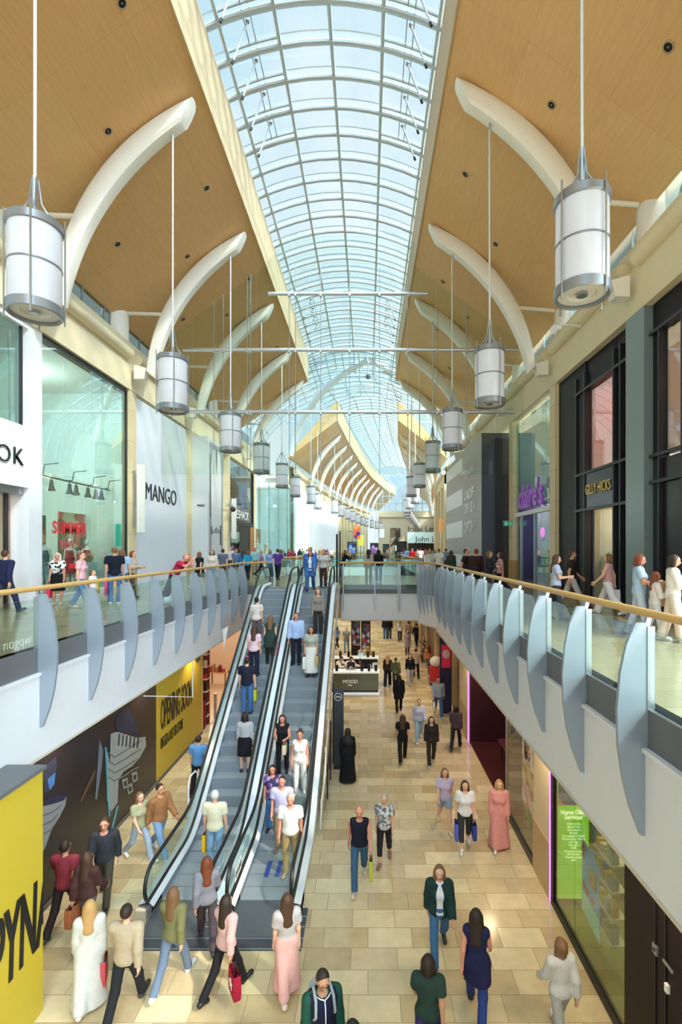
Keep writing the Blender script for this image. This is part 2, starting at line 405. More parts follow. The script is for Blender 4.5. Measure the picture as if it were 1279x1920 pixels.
m = MB(); m.quad((-5, 64, 5.4), (4.2, 64, 5.4), (4.2, 64, 6.5), (-5, 64, 6.5)); m.build('glass_pane', M['teal'], t, smooth=False)
m = MB()
m.box(-5.6, 3.2, 30.9, 31, 4.9, UP); m.box(-5.6, 3.2, 48, 48.1, 4.3, UP); m.box(-5.7, -5.6, 31, 48, 4.3, UP); m.box(3.2, 3.3, 31, 48, 4.3, UP)
struct(m, 'trim_6', M['white'])

# ------------------------------------------------------------------ plywood ceiling wings
def wing(name, s, D0, D1, steps):
    """sloping ceiling from the roof edge down to the shop wall plus the thick edge along the skylight"""
    ed = edl if s < 0 else edr
    Ds = [lerp(D0, D1, i/steps) for i in range(steps+1)]
    off = lambda D: 5.65 if D < 45 else interp([(45, 5.65), (52, 5.2), (120, 4.2)], D)
    m = MB(); rows = []
    for D in Ds:
        e = ed(D); rows.append([(e, D, 20.75), (e+s*off(D), D, 16.75-.0*D), (e+s*off(D), D, 17.1), (e+s*.15, D, 22.8), (e, D, 22.8)])
    m.strip(rows, True); n = len(rows[0]); k = len(m.v)
    m.f.append(list(range(n))); m.m.append(0); m.f.append(list(range(k-n, k))); m.m.append(0)
    o = struct(m, name, M['ply'])
    m = MB(); m.strip([[(ed(D), D, 20.72), (ed(D)-s*.05, D, 20.72), (ed(D)-s*.05, D, 22.8), (ed(D), D, 22.8)] for D in Ds], True)
    struct(m, 'ceiling_edge_trim', mat('#cbb28c', .6, var=.04, scale=2), o)
    return o
wing('ceiling_left', -1, BACK, 40, 2); wing('ceiling_right', 1, BACK, 39.5, 2)
wing('ceiling_left_far', -1, 52.3, 126, 24); wing('ceiling_right_far', 1, 52.3, 126, 24)

# ------------------------------------------------------------------ glass roof
def rcx(D): return CX if D < 46 else interp([(46, CX), (54, -.05)], D) if D < 54 else (edl(D)+edr(D))/2
HW = 4.35
def roof_pt(D, u, lift=0.0):
    """u in -1..1 across the vault"""
    c = rcx(D); h = 22.45+1.25*(1-u*u)
    return (c+u*HW, D, h+lift)
sky_root = MB()
Ds = [BACK+1.2*i for i in range(int((126-BACK)/1.2)+1)]
us = [-1+2*i/12 for i in range(13)]
sky_root.strip([[roof_pt(D, u, .10) for u in us] for D in Ds])
roof = struct(sky_root, 'roof_skylight', M['roofglass'])
def rib(D, big):
    return MB().tube([roof_pt(D, u) for u in us], .085 if big else .07, 8, cap=False)
for i, D in enumerate(Ds):
    if D < 1.0: continue
    if D < 62: rib(D, True).build('rib', M['roofsteel'], roof)
    elif D < 100: MB().tube([roof_pt(D, u) for u in us[::2]], .07, 5, cap=False).build('rib', M['roofsteel'], roof)
    if D < 44:
        for d in (-.24, .24):
            MB().tube([roof_pt(D+d, u, .12) for u in us], .022, 4, cap=False).build('glazing_bar', M['steel'], roof)
for k in range(-3, 4):
    u = k*1.66/HW
    if abs(u) <= 1:
        MB().tube([roof_pt(D, u+.04) for D in Ds if D > 0], .065, 8, cap=False).build('purlin', M['roofsteel'], roof)
# opening lights with their struts
def opener(D, side, lab):
    u0, u1 = (-2*1.66/HW+.04, -1*1.66/HW+.04) if side < 0 else (1.66/HW+.04, 2*1.66/HW+.04)
    um = (u0+u1)/2
    b = Vector(roof_pt(D+.25, um, -.02)); t = thing('vent_opener', lab, 'window opener', b)
    for du in (-.025, .025):
        MB().tube([roof_pt(D-.1, um+du, .02), roof_pt(D+1.0, um+du, .02)], .02, 6).build('guide_rail', M['steel'], t)
    MB().tube([b, b+Vector((side*.45, .05, -1.15))], [.035, .03], 8).build('strut', M['roofsteel'], t)
    e = b+Vector((side*.45, .05, -1.15)); MB().tube([e, e+Vector((side*.04, 0, -.1))], .045, 8).build('motor_cap', M['dark'], t)
    MB().ball(b, .07, 8).build('pivot', M['steel'], t)
    for dd in (.06, .95):
        MB().tube([roof_pt(D+dd, lerp(u0, u1, i/4), .04) for i in range(5)], .05, 6).build('vent_frame', M['roofsteel'], t)
ORD = ['first', 'second', 'third', 'fourth', 'fifth', 'sixth', 'seventh', 'eighth', 'ninth', 'tenth', 'eleventh', 'twelfth', 'thirteenth', 'fourteenth', 'fifteenth', 'sixteenth', 'seventeenth', 'eighteenth', 'nineteenth', 'twentieth']
for side, nm in ((-1, 'escalator-side'), (1, 'black-shopfront')):
    ds = [d for d in Ds if 11.8 < d < 19.6]
    for i, D in enumerate(ds[:6]): opener(D, side, f'{ORD[i]} skylight opener strut of the near row on the {nm} half')
    ds = [d for d in Ds if 30.5 < d < 36]
    for i, D in enumerate(ds[:4]): opener(D, side, f'{ORD[i]} skylight opener strut of the far cluster on the {nm} half')

# crossing dome between the two ceilings: wide glass vault with diagonal ribs
def dome(D, u):
    x = CX+.6+u*11.0
    return Vector((x, D, 15.2+8.1*math.sqrt(max(0, 1-u*u))))
m = MB(); du = [-1+i/8 for i in range(17)]; dd = [40+1.5*i for i in range(9)]
m.strip([[dome(D, u)+Vector((0, 0, .12)) for u in du] for D in dd])
cross = struct(m, 'roof_crossing', M['roofglass'])
for D in dd: MB().tube([dome(D, -1+i/16) for i in range(33)], .07, 6, cap=False).build('rib', M['roofsteel'], cross)
for u in du[::1]: MB().tube([dome(40, u), dome(52, u)], .05, 6).build('purlin', M['roofsteel'], cross)
for s in (-1, 1):                                   # groin ribs from the crown down to the corners
    pts = []
    for i in range(17):
        t = i/16; u = s*t*.86; pts.append(Vector((CX+1.2+u*9.6+.3, 42.5+9.0*t, 15.3+8.2*math.sqrt(max(0, 1-(t*.98)**2)))))
    MB().tube(pts, .32, 10).build('groin_rib', M['white'], cross)
# camera dome pod hanging at the crown
t = thing('security_camera', 'small dome camera hanging under the crown of the glass crossing', 'camera', (0, 42.5, 21.9))
MB().cyl((0, 42.5, 22.2), (0, 42.5, 23.2), .04).build('stem', M['steel'], t); MB().ball((0, 42.5, 22.0), .22, 12).build('housing', M['dark'], t)
# glazed gable of the far section
m = MB()
for s in (-1, 1):
    x0 = edl(52.3) if s < 0 else edr(52.3)
    m.quad((x0, 52.6, 20.7), (x0+s*5.2, 52.6, 16.9), (x0+s*5.4, 52.6, 23), (x0, 52.6, 23))
gable = struct(m, 'window_1', M['roofglass'])
for s in (-1, 1):
    x0 = edl(52.3) if s < 0 else edr(52.3)
    for k in range(6):
        x = x0+s*1.05*k; MB().box(x-.04, x+.04, 52.5, 52.6, 20.7-.73*1.05*k, 23).build('mullion', M['roofsteel'], gable)
    MB().box(x0, x0+s*5.3, 52.5, 52.6, 20.6, 20.7).build('transom', M['roofsteel'], gable)

# ------------------------------------------------------------------ shop walls: beam, moulding, clerestory, columns
CLAD = M['cladding']
def beam(name, s, D0, D1, X):
    m = MB(); m.box(X-s*.12, X+s*.55, D0, D1, ZB0, 15.05)
    m.box(X+s*.02, X+s*.6, D0, D1, 15.05, ZB1)
    o = struct(m, name, M['cream'])
    return o
wallL = beam('wall_left', -1, BACK, 43.4, XL); wallR = beam('wall_right', 1, BACK, 40, XR)
def moulding(s, X, Ds, parent):
    for a, b in zip(Ds, Ds[1:]):
        MB().tube([(X-s*.18, a+.35, 15.22), (X-s*.18, b-.35, 15.22)], .23, 14).build('moulding_trim', M['cream'], parent)
moulding(-1, XL, [2.5, 8.5]+DL, wallL); moulding(1, XR, [2, 8]+DR, wallR)
m = MB()
m.box(XL-.45, XL-.47, BACK, 43.4, ZB1, 17.0); m.box(XR+.45, XR+.47, BACK, 40, ZB1, 17.0)
cl = struct(m, 'window_2', M['greyglass'])
for s, X in ((-1, XL), (1, XR)):
    for k in range(26):
        MB().box(X+s*.42, X+s*.5, k*1.5, k*1.5+.06, ZB1, 17.0).build('mullion', M['steel'], cl)
# stone-clad columns between shops
def column(name, s, X, D, w=.62, d=.55):
    m = MB(); m.box(X-s*.10, X+s*d, D-w/2, D+w/2, UP, ZB0)
    o = struct(m, name, CLAD)
    struct(MB().box(X-s*.13, X+s*d, D-w/2-.02, D+w/2+.02, UP, UP+1.1), 'plinth_trim', mat('#b99a63', .5, var=.1), o)
    return o
for i, D in enumerate((20.75, 27.35, 35.1, 43.2)): column(f'column_{i+1}', -1, XL, D)
for i, D in enumerate((20.05, 25.9)): column(f'column_{i+5}', 1, XR, D, w=.6)
struct(MB().box(XR-.12, XR+.5, 13.35, 14.3, UP, ZB0), 'column_7', mat('#8a9a9c', .35, .3, var=.04))

# ------------------------------------------------------------------ far section walls
def far_beam(name, fn, s):
    Dd = [52.3+3*i for i in range(21)]
    m = MB(); m.strip([[(fn(D)-s*.1, D, ZB0), (fn(D)-s*.1, D, 15.1), (fn(D), D, 15.2), (fn(D), D, ZB1), (fn(D)+s*.6, D, ZB1), (fn(D)+s*.6, D, ZB0)] for D in Dd], True)
    o = struct(m, name, M['cream'])
    MB().tube([(fn(D)-s*.18, D, 15.22) for D in Dd], .23, 10).build('moulding_trim', M['cream'], o)
    return o
fl = far_beam('wall_left_far', wl2, -1); fr = far_beam('wall_right_far', wr2, 1)
m = MB()
for fn, s in ((wl2, -1), (wr2, 1)):
    Dd = [52.3+6*i for i in range(11)]; m.strip([[(fn(D)+s*.4, D, ZB1), (fn(D)+s*.4, D, 17.0)] for D in Dd])
struct(m, 'window_3', M['shopglass'])
# white finned frontage
m = MB(); Dd = [52.5+1.2*i for i in range(26)]
m.strip([[(wl2(D)-.1, D, UP), (wl2(D)-.1, D, ZB0), (wl2(D)-.5, D, ZB0), (wl2(D)-.5, D, UP)] for D in Dd], True)
ff = struct(m, 'wall_left_finned', M['white'])
for i, D in enumerate(Dd):
    x = wl2(D); MB().prism([(x-.1, D, UP), (x+.18, D, UP), (x+.18, D, 11.2), (x+.62, D, 13.0), (x+.62, D, 13.6), (x-.1, D, 13.8)], (0, .16, 0)).build('wall_fin', M['white'], ff)
# far shop bays with stone columns, glass between
m = MB(); Dd = [82.5+3.2*i for i in range(10)]
for D in Dd: m.box(wl2(D)-.4, wl2(D)+.05, D-.25, D+.25, UP, ZB0)
struct(m, 'column_8', M['cladding'])
m = MB(); m.strip([[(wl2(D)-.2, D, UP), (wl2(D)-.2, D, ZB0)] for D in Dd]); struct(m, 'window_4', M['shopglass'])
m = MB(); m.strip([[(wl2(D)-2.0, D, UP), (wl2(D)-2.0, D, ZB0)] for D in Dd]); struct(m, 'wall_left_far_back', mat('#b3a99b', .7, var=.5, scale=.6))
m = MB(); Dd = [40.2+3.6*i for i in range(22)]
m.strip([[(wr2(max(D, 52.4))+.25, D, UP), (wr2(max(D, 52.4))+.25, D, ZB0)] for D in Dd]); struct(m, 'wall_right_far_back', mat('#cdbb95', .7, var=.15, scale=.6))
for i, D in enumerate(Dd[1:]):
    struct(MB().box(wr2(max(D, 52.4))-.35, wr2(max(D, 52.4))+.3, D-.3, D+.3, UP, ZB0), f'column_{9+i}', M['cladding'])
# department store end wall
E = 112.0
m = MB(); m.box(2.4, 26, E, E+.6, UP, 14.2); struct(m, 'wall_end', mat('#d9cdb6', .7, var=.05))
m = MB(); m.box(2.4, 26, E-.3, E+.6, 14.2, 15.6); struct(m, 'trim_7', M['cream'])
m = MB(); m.box(-6, 28, E, E+.05, 15.6, 23.5); ew = struct(m, 'window_5', M['roofglass'])
for i in range(12): MB().box(1.8+1.5*i, 1.95+1.5*i, E-.05, E+.1, 15.6, 21.5).build('mullion', M['roofsteel'], ew)
for z in (17.2, 18.9): MB().box(1, 20, E-.05, E+.1, z, z+.12).build('transom', M['roofsteel'], ew)
# ------------------------------------------------------------------ curved white braces under the ceiling wings
def arc3(p, q, r):
    """circle through three 2-D points -> centre, radius"""
    ax, ay = p; bx, by = q; cx_, cy_ = r
    d = 2*(ax*(by-cy_)+bx*(cy_-ay)+cx_*(ay-by))
    ux = ((ax*ax+ay*ay)*(by-cy_)+(bx*bx+by*by)*(cy_-ay)+(cx_*cx_+cy_*cy_)*(ay-by))/d
    uy = ((ax*ax+ay*ay)*(cx_-bx)+(bx*bx+by*by)*(ax-cx_)+(cx_*cx_+cy_*cy_)*(bx-ax))/d
    return ux, uy, math.hypot(ax-ux, ay-uy)
def brace(D, s, e, xw, label, group, full=True, rod_drop=None):
    """s=-1: escalator side. e: roof edge X, xw: wall X"""
    sc = (abs(e-xw)-.75)/4.35
    P = lambda o, h: (e+s*o*sc, EYE+h)             # o: distance from roof edge towards the wall
    top = arc3(P(4.30, 7.35), P(2.75, 11.25), P(.20, 13.15))
    bot = arc3(P(4.02, 7.10), P(2.35, 10.72), P(.55, 12.38))
    def pts(c, a, b, n):
        a0 = math.atan2(a[1]-c[1], a[0]-c[0]); a1 = math.atan2(b[1]-c[1], b[0]-c[0])
        if a1-a0 > PI: a1 -= 2*PI
        if a0-a1 > PI: a1 += 2*PI
        return [(c[0]+c[2]*math.cos(lerp(a0, a1, i/n)), c[1]+c[2]*math.sin(lerp(a0, a1, i/n))) for i in range(n+1)]
    n = 18 if full else 10
    T = pts(top, P(4.30, 7.35), P(.20, 13.15), n); B = pts(bot, P(4.02, 7.10), P(.55, 12.38), n)
    t = thing('curved_brace', label, 'ceiling brace', (T[0][0], D, T[0][1]-.3), group)
    m = MB(); rows = []
    for (tx, tz), (bx, bz) in zip(T, B):
        mx, mz = (tx+bx)/2, (tz+bz)/2; dx, dz = (tx-bx)/2, (tz-bz)/2; row = []
        for k in range(12):
            a = 2*PI*k/12; c = math.cos(a); w = math.sin(a)*.30
            sg = lambda v: math.copysign(abs(v)**.6, v); row.append((mx+dx*sg(c), D+sg(math.sin(a))*.25, mz+dz*sg(c)))
        rows.append(row)
    m.strip(rows, True); k = len(m.v); m.f.append(list(range(12))); m.m.append(0); m.f.append(list(range(k-12, k))); m.m.append(0)
    m.build('arched_body', M['arch'], t)
    if full:
        fx, fz = T[0]
        MB().prism([(fx+s*.5, D-.18, fz-.35), (fx+s*.5, D-.18, fz+.25), (fx-s*.02, D-.18, fz+.1), (fx+s*.1, D-.18, fz-.35)], (0, .36, 0)).build('foot_bracket', M['arch'], t)
        i = int(n*.36); a = Vector((T[i][0], D, T[i][1])); zc = 20.75-4.0*(abs(T[i][0]-e)+1.5)/5.65
        MB().tube([a, (a.x+s*1.5, D, zc-.02)], .07, 8).build('strut', M['arch'], t)
        i = int(n*.80); a = Vector((T[i][0], D, T[i][1])); zc = 20.75-4.0*abs(a.x-e)/5.65
        MB().tube([a, (a.x, D, zc)], .12, 10).build('spacer', M['arch'], t)
    hx, hz = min(B, key=lambda q: abs(abs(q[0]-e)-(.9 if s < 0 else 1.12)))
    return t, Vector((hx, D, hz+.03))
def wall_fairing(D, s, x, label):
    """white rounded post between the shop parapet and the ceiling"""
    m = MB(); rows = []
    for z, w in ((15.85, .62), (16.6, .72), (17.2, .85), (17.7, 1.0)):
        row = []
        for k in range(9):
            a = PI*k/8; row.append((x+s*(.05+w*(1-math.sin(a))*.9), D-.62*math.cos(a), z-.25*(1-math.sin(a))))
        rows.append(row)
    m.strip(rows); o = m.build('ceiling_support_fairing', M['arch'])
    return tag(o, label, 'ceiling support')
# ------------------------------------------------------------------ pendant lanterns
shade_mat = mat('#c6c8ce', .25, var=.03, scale=3, emit=.13, eh='#f4f5fa')
LST = mat('#8e9399', .35, .5, var=.04)
def make_lantern(z0=11.25, rod_top=20.0, full=True):
    t = thing('pendant_lantern', '-', 'pendant light', (0, 0, z0))
    r = .415; n = 32 if full else 14
    MB().lathe([(r*.93, .08), (r*.97, .12), (r*.97, 1.52), (r*.93, 1.56)], (0, 0, z0), n).build('glass_shade', shade_mat, t)
    MB().lathe([(r*.99, .0), (r*1.03, .02), (r*1.03, .17), (r*.99, .18), (r*.9, .02), (r*.99, .0)], (0, 0, z0), n).build('bottom_ring', LST, t)
    MB().lathe([(r*.98, 1.46), (r*1.03, 1.48), (r*1.03, 1.60), (r*.98, 1.62), (r*.2, 1.66)], (0, 0, z0), n).build('top_ring', LST, t)
    MB().lathe([(r*.98, .82), (r*1.0, .825), (r*1.0, .85), (r*.98, .855)], (0, 0, z0), n).build('middle_band', LST, t)
    MB().tube([(0, 0, z0+2.35), (0, 0, rod_top)], .028 if full else .035, 8).build('hanging_rod', mat('#d5d8d8', .35, .5, var=.02), t)
    if full:
        MB().lathe([(r*.9, .06), (r*.55, .06), (r*.5, .09), (r*.2, .09)], (0, 0, z0), n).build('diffuser', mat('#cfd0cf', .5), t)
        MB().lathe([(.0, .03), (.085, .03), (.085, .08)], (0, 0, z0), 14).build('hub', M['steel'], t)
        for k in range(4):
            a = 2*PI*k/4+.45; c, s_ = math.cos(a), math.sin(a)
            MB().tube([(c*r*1.07, s_*r*1.07, z0-.10), (c*r*1.07, s_*r*1.07, z0+1.75)], .016, 6).build('side_rod', M['steel'], t)
            MB().tube([(c*r*.95, s_*r*.95, z0+1.62), (c*r*.55, s_*r*.55, z0+1.72), (c*r*.22, s_*r*.22, z0+1.95), (c*.045, s_*.045, z0+2.35)], .018, 6).build('yoke_arm', M['steel'], t)
        MB().tube([(0, 0, z0+1.62), (0, 0, z0+2.4)], .045, 8).build('socket_stem', M['steel'], t)
    else:
        for k in range(4):
            a = 2*PI*k/4+.45; c, s_ = math.cos(a), math.sin(a)
            MB().tube([(c*r*.95, s_*r*.95, z0+1.62), (c*.045, s_*.045, z0+2.35)], .02, 4).build('yoke_arm', M['steel'], t)
    return t
LANT = {}
def lantern(x, D, top, label, full, z=11.25):
    key = (full,)
    if key not in LANT:
        o = make_lantern(full=full); LANT[key] = o; o['label'] = label
    else: o = copy_tree(LANT[key], label=label)
    o.location = (x, D, z); o['group'] = 'pendant lanterns along the concourse'
    # the rod reaches the brace: scale only this lantern's rod
    for ch in o.children:
        if ch.name.split('.')[0] == 'hanging_rod':
            me = ch.data.copy(); ch.data = me; hi = max(v.co.z for v in me.vertices)
            for v in me.vertices:
                if v.co.z > hi-.01: v.co.z = top-z
    return o
def brace_row():
    for s, nm, DD, e, xw in ((-1, 'escalator-side', [2.5, 8.5]+DL, -4.9, XL), (1, 'black-shopfront', [2, 7.9]+DR, 2.25, XR)):
        for i, D in enumerate(DD):
            if D < 5: continue
            if D > 8:
                t, h = brace(D, s, e, xw, f'{ORD[i-1]} white curved brace along the {nm} plywood ceiling before the crossing', 'curved braces under the plywood ceiling')
                MB().cyl(h+Vector((0, 0, .1)), h-Vector((0, 0, .22)), .03, 8).build('hanger_eye', M['steel'], t)
            else:
                t, h = brace(D, s, e, xw, f'white curved brace above the {nm} balcony, cut off by the picture edge', 'curved braces under the plywood ceiling')
            wall_fairing(D, s, xw, f'white rounded ceiling support behind the {ORD[max(0, i-1)]} curved brace on the {nm} side' if D > 8 else f'white rounded ceiling support closest to the camera on the {nm} side')
            lantern(h.x, D, h.z+.0, f'{ORD[i-1]} cylindrical pendant lantern counted from the camera on the {nm} row', D < 30)
    # far section
    for s, nm, DD in ((-1, 'escalator-side', [57.4, 63.4, 69.8, 75.7, 81.8, 88.4, 93.8, 100.0, 106, 111.5]), (1, 'black-shopfront', [57.4, 63.4, 69.8, 75.7, 81.8, 88.4, 93.8, 100.0, 106, 111.5])):
        for i, D in enumerate(DD):
            e = edl(D) if s < 0 else edr(D); xw = wl2(D) if s < 0 else wr2(D)
            t, h = brace(D, s, e, xw, f'{ORD[i]} white curved brace in the far curving hall on the {nm} side', 'far curved braces', False)
            lantern(h.x, D, h.z, f'{ORD[i]} far pendant lantern beyond the crossing on the {nm} row', False)
        for i, D in enumerate((44.9, 51.0)):
            lantern((-5.2 if s < 0 else 4.3), D, 19.5, f'{ORD[i]} pendant lantern hung under the glass crossing on the {nm} row', False)
brace_row()
# downlights in the ceiling wings (positions read on the slope)
def on_wing(px, py, s):
    e = -4.9 if s < 0 else 2.25
    # plane z = 20.75 - 4/5.65*|x-e|
    k = 4/5.65; lo, hi = 3.0, 60.0
    f = lambda D: (EYE-(py-VY)*D/F)-(20.75-k*s*((px-VX)*D/F-e))
    for _ in range(60):
        mid = (lo+hi)/2
        if (f(lo) > 0) == (f(mid) > 0): lo = mid
        else: hi = mid
    D = (lo+hi)/2; return at_depth(px, py, D)
DLP = [(-1, p) for p in ((228, 5), (202, 245), (387, 352), (220, 457), (351, 480), (467, 522), (343, 598), (425, 590), (519, 650))] + [(1, p) for p in ((1254, 87), (1035, 196), (873, 326), (930, 457), (962, 583), (877, 594), (831, 528), (820, 618), (843, 690))]
rot_w = {s: Vector((-s*4/5.65*1.0, 0, -1)).normalized() for s in (-1, 1)}
for i, (s, p) in enumerate(DLP):
    c = on_wing(*p, s); n = Vector((-s*.578, 0, -.816))
    cnt = sum(1 for q in DLP[:i+1] if q[0] == s)-1
    t = thing('downlight', f'{ORD[cnt]} round black recessed downlight counted from the camera in the {"escalator-side" if s < 0 else "black-shopfront"} plywood ceiling', 'ceiling light', c, 'recessed ceiling downlights')
    u = n.orthogonal().normalized(); w = n.cross(u)
    ring = lambda r, d: [c+(u*math.cos(2*PI*k/16)+w*math.sin(2*PI*k/16))*r+n*d for k in range(16)]
    MB().strip([ring(.125, .0), ring(.125, .03), ring(.10, .035), ring(.095, .01)], True).build('bezel', mat('#b8a487', .4), t)
    m = MB(); m.v = ring(.097, .012); m.f = [list(range(16))]; m.m = [0]; m.build('reflector', M['black'], t)
    MB().ball(c+n*.02, .022, 8).build('bulb', mat('#8d8678', .4), t)

# ------------------------------------------------------------------ suspended glass screen across the hall
SD = 23.6
t = thing('hanging_glass_screen', 'clear suspended glass screen with three steel tubes across the hall above the footbridge', 'glass screen', (CX, SD, 10.7))
for (x0, x1, z) in ((-4.75, 2.85, 19.35), (-8.8, 7.15, 16.68), (-8.5, 7.0, 13.72)):
    o = MB().tube([(x0, SD-.12, z), (x1, SD-.12, z)], .085, 10).build('steel_tube', M['alu'], t)
xs = [-7.35, -6.9, -5.75, -5.6, -3.75, -3.45, -2.25, -.87, .55, 1.9, 3.3, 4.7]
for x in xs:
    top = 20.6 if -4.8 < x < 2.2 else 20.75-4/5.65*(abs(x+4.9) if x < 0 else x-2.25)
    MB().tube([(x, SD-.12, 10.75), (x, SD-.12, top)], .018, 6).build('cable', M['steel'], t)
    for z in (19.35, 16.68, 13.72):
        if z < top-.3 and (z < 19 or -4.7 < x < 2.8): MB().box(x-.05, x+.05, SD-.22, SD-.02, z-.13, z+.05).build('clamp', M['alu'], t)
xe = [-9.9, -8.4, -6.9, -5.35, -3.6, -2.25, -.87, .55, 1.9, 3.3, 4.7, 6.1, 7.5]
def ztop(x): return 22.3 if -4.85 < x < 2.2 else 20.7-4/5.65*(-4.9-x if x < 0 else x-2.25)
for a, b in zip(xe, xe[1:]):
    for z0, z1 in ((10.75, 13.7), (13.74, 16.66), (16.7, 24)):
        ta, tb = min(z1, ztop(a+.02)), min(z1, ztop(b-.02))
        if max(ta, tb) <= z0+.05: continue
        m = MB(); m.quad((a+.02, SD, z0), (b-.02, SD, z0), (b-.02, SD, max(tb, z0+.01)), (a+.02, SD, max(ta, z0+.01))); m.build('glass_pane', M['screenglass'], t, smooth=False)

# ------------------------------------------------------------------ escalators
ESC0, ESC1, SL = 12.1, 19.95, 5.5/7.85
def nose(Y):
    if Y <= ESC0-.5: return .02
    if Y < ESC0+.5: u = (Y-ESC0+.5); return .02+SL*u*u/2
    if Y < ESC1-.5: return .02+(Y-ESC0)*SL
    if Y < ESC1+.5: u = (ESC1+.5-Y); return 5.5-SL*u*u/2
    return 5.5
YB, YT = 10.1, 21.0
PY = [YB, 11.4, 11.6, 11.8, 12.0, 12.2, 12.4, 12.6]+[13+.6*i for i in range(11)]+[19.45, 19.65, 19.85, 20.05, 20.25, 20.45, 20.6, YT]
tread = mat('#949da5', .5, .1, var=.12, scale=40, stretch=(12, .3, 1)); riser = mat('#838c95', .5, .1, var=.1, scale=40, stretch=(12, 1, .3))
escglass = glass('escalator_glass', '#d9ebe8', .10)
def escalator(cx, label, going):
    t = thing('escalator', label, 'escalator', (cx, 9.0, 0))
    # steps
    n = int((YT-YB)/.4)
    for i in range(n):
        y = YB+.4*i; z = nose(y+.22)+.01; z0 = nose(max(YB, y-.2))-.02
        m = MB(); m.mi = 0; m.quad((cx-.5, y, z), (cx+.5, y, z), (cx+.5, y+.41, z), (cx-.5, y+.41, z)); m.mi = 1; m.quad((cx-.5, y, min(z0, z-.01)), (cx+.5, y, min(z0, z-.01)), (cx+.5, y, z), (cx-.5, y, z))
        m.build('step', [tread, riser], t, smooth=False)
    for nm, y in (('bottom', 9.145), ('top', 20.9)):
        z = .03 if nm == 'bottom' else 5.53
        MB().box(cx-.55, cx+.55, y, y+.95, z-.03, z).build('comb_plate', mat('#6d747c', .4, .5, var=.08, scale=30), t)
    for s in (-1, 1):
        h = .625
        # skirt, inner deck, outer deck follow the slope
        m = MB(); m.strip([[(cx+s*.5, Y, nose(Y)-.25), (cx+s*.5, Y, nose(Y)+.16)] for Y in PY]); m.build('skirt', M['steel'], t)
        m = MB(); m.strip([[(cx+s*.5, Y, nose(Y)+.16), (cx+s*.585, Y, nose(Y)+.24)] for Y in [9.7]+PY+[21.7]]); m.build('inner_deck', mat('#e3e8ee', .3, .15, var=.03), t)
        m = MB(); m.strip([[(cx+s*.66, Y, nose(Y)+.24), (cx+s*.80, Y, nose(Y)+.20)] for Y in [9.7]+PY+[21.7]]); m.build('outer_deck', mat('#e6ebf2', .3, .1, var=.03), t)
        m = MB(); m.strip([[(cx+s*.595, Y, nose(Y)+.25), (cx+s*.655, Y, nose(Y)+.25)] for Y in [9.7]+PY+[21.7]]); m.build('glass_channel', M['dark'], t)
        m = MB(); m.strip([[(cx+s*.80, Y, max(0, nose(Y)-.45)), (cx+s*.80, Y, nose(Y)+.20)] for Y in [9.7]+PY+[21.3]]); m.build('truss_cladding', M['white'], t)
        # balustrade glass
        GY = [9.75]+PY+[21.75]
        m = MB(); m.strip([[(cx+s*h, Y, nose(Y)+.22), (cx+s*h, Y, nose(Y)+.90)] for Y in GY]); m.build('balustrade_glass', escglass, t)
        # newel glass ends
        m = MB(); c = (9.95, .56); arc = [(cx+s*h, c[0]-.33*math.sin(PI*i/10), c[1]+.34*math.cos(PI*i/10)) for i in range(11)]; m.v = arc; m.f = [list(range(11))]; m.m = [0]; m.build('newel_glass', escglass, t)
        m = MB(); c = (21.6, 6.06); arc = [(cx+s*h, c[0]+.33*math.sin(PI*i/10), c[1]+.34*math.cos(PI*i/10)) for i in range(11)]; m.v = arc; m.f = [list(range(11))]; m.m = [0]; m.build('newel_glass', escglass, t)
        # handrail belt round both newels
        p = [(cx+s*h, 10.6, .18), (cx+s*h, 10.2, .18)]
        p += [(cx+s*h, 9.95-.36*math.sin(PI*(1-i/10)), .56+.36*math.cos(PI*(1-i/10))) for i in range(1, 11)]
        p += [(cx+s*h, Y, nose(Y)+.90) for Y in PY[1:-1]]
        p += [(cx+s*h, 21.6+.36*math.sin(PI*i/10), 6.06+.36*math.cos(PI*i/10)) for i in range(11)]
        p += [(cx+s*h, 21.2, 5.7)]
        m = MB(); m.tube(p, .038, 8); m.build('handrail', M['rubber'], t)
        MB().box(cx+s*(h-.05), cx+s*(h+.05), 9.8, 10.7, 0, .22).build('newel_base', M['dark'], t)
        MB().box(cx+s*.58, cx+s*.80, 9.55, 10.2, 0, .2).build('end_cap', M['alu'], t)
    # safety sticker and step arrows
    if going == 'down':
        q = MB().box(cx-.612, cx-.618, 10.15, 10.65, .35, .62).build('safety_sticker', mat('#e9e9e6', .5), t)
        for k in range(4): MB().ball((cx-.608, 10.22+.12*k, .48), (.004, .045, .08), 8).build('pictogram', M['dark'], q)
    for d in (-.12, .12):
        y = 11.0 if going == 'down' else 14.5
        z = nose(y+.22)+.014
        MB().box(cx+d-.05, cx+d+.05, y-.2, y+.35, z, z+.004).build('floor_arrow', mat('#3c57a8', .5), t)
    return t
escalator(-3.72, 'ascending escalator beside the escalator-side balcony, passengers seen from behind', 'up')
escalator(-2.12, 'descending escalator beside the open ground floor, passengers coming towards the camera', 'down')
# landing plate at the foot
t = thing('landing_plate', 'dark ribbed metal landing plate at the foot of the two escalators', 'floor plate', (-2.9, 8.86, 0))
MB().box(-4.25, -1.2, 8.86, 9.9, 0, .015).build('plate', mat('#565b66', .35, .5, var=.12, scale=20), t)
for y in (8.88, 9.12, 9.4, 9.66): MB().box(-4.25, -1.2, y, y+.015, .014, .018).build('joint_strip', M['alu'], t)
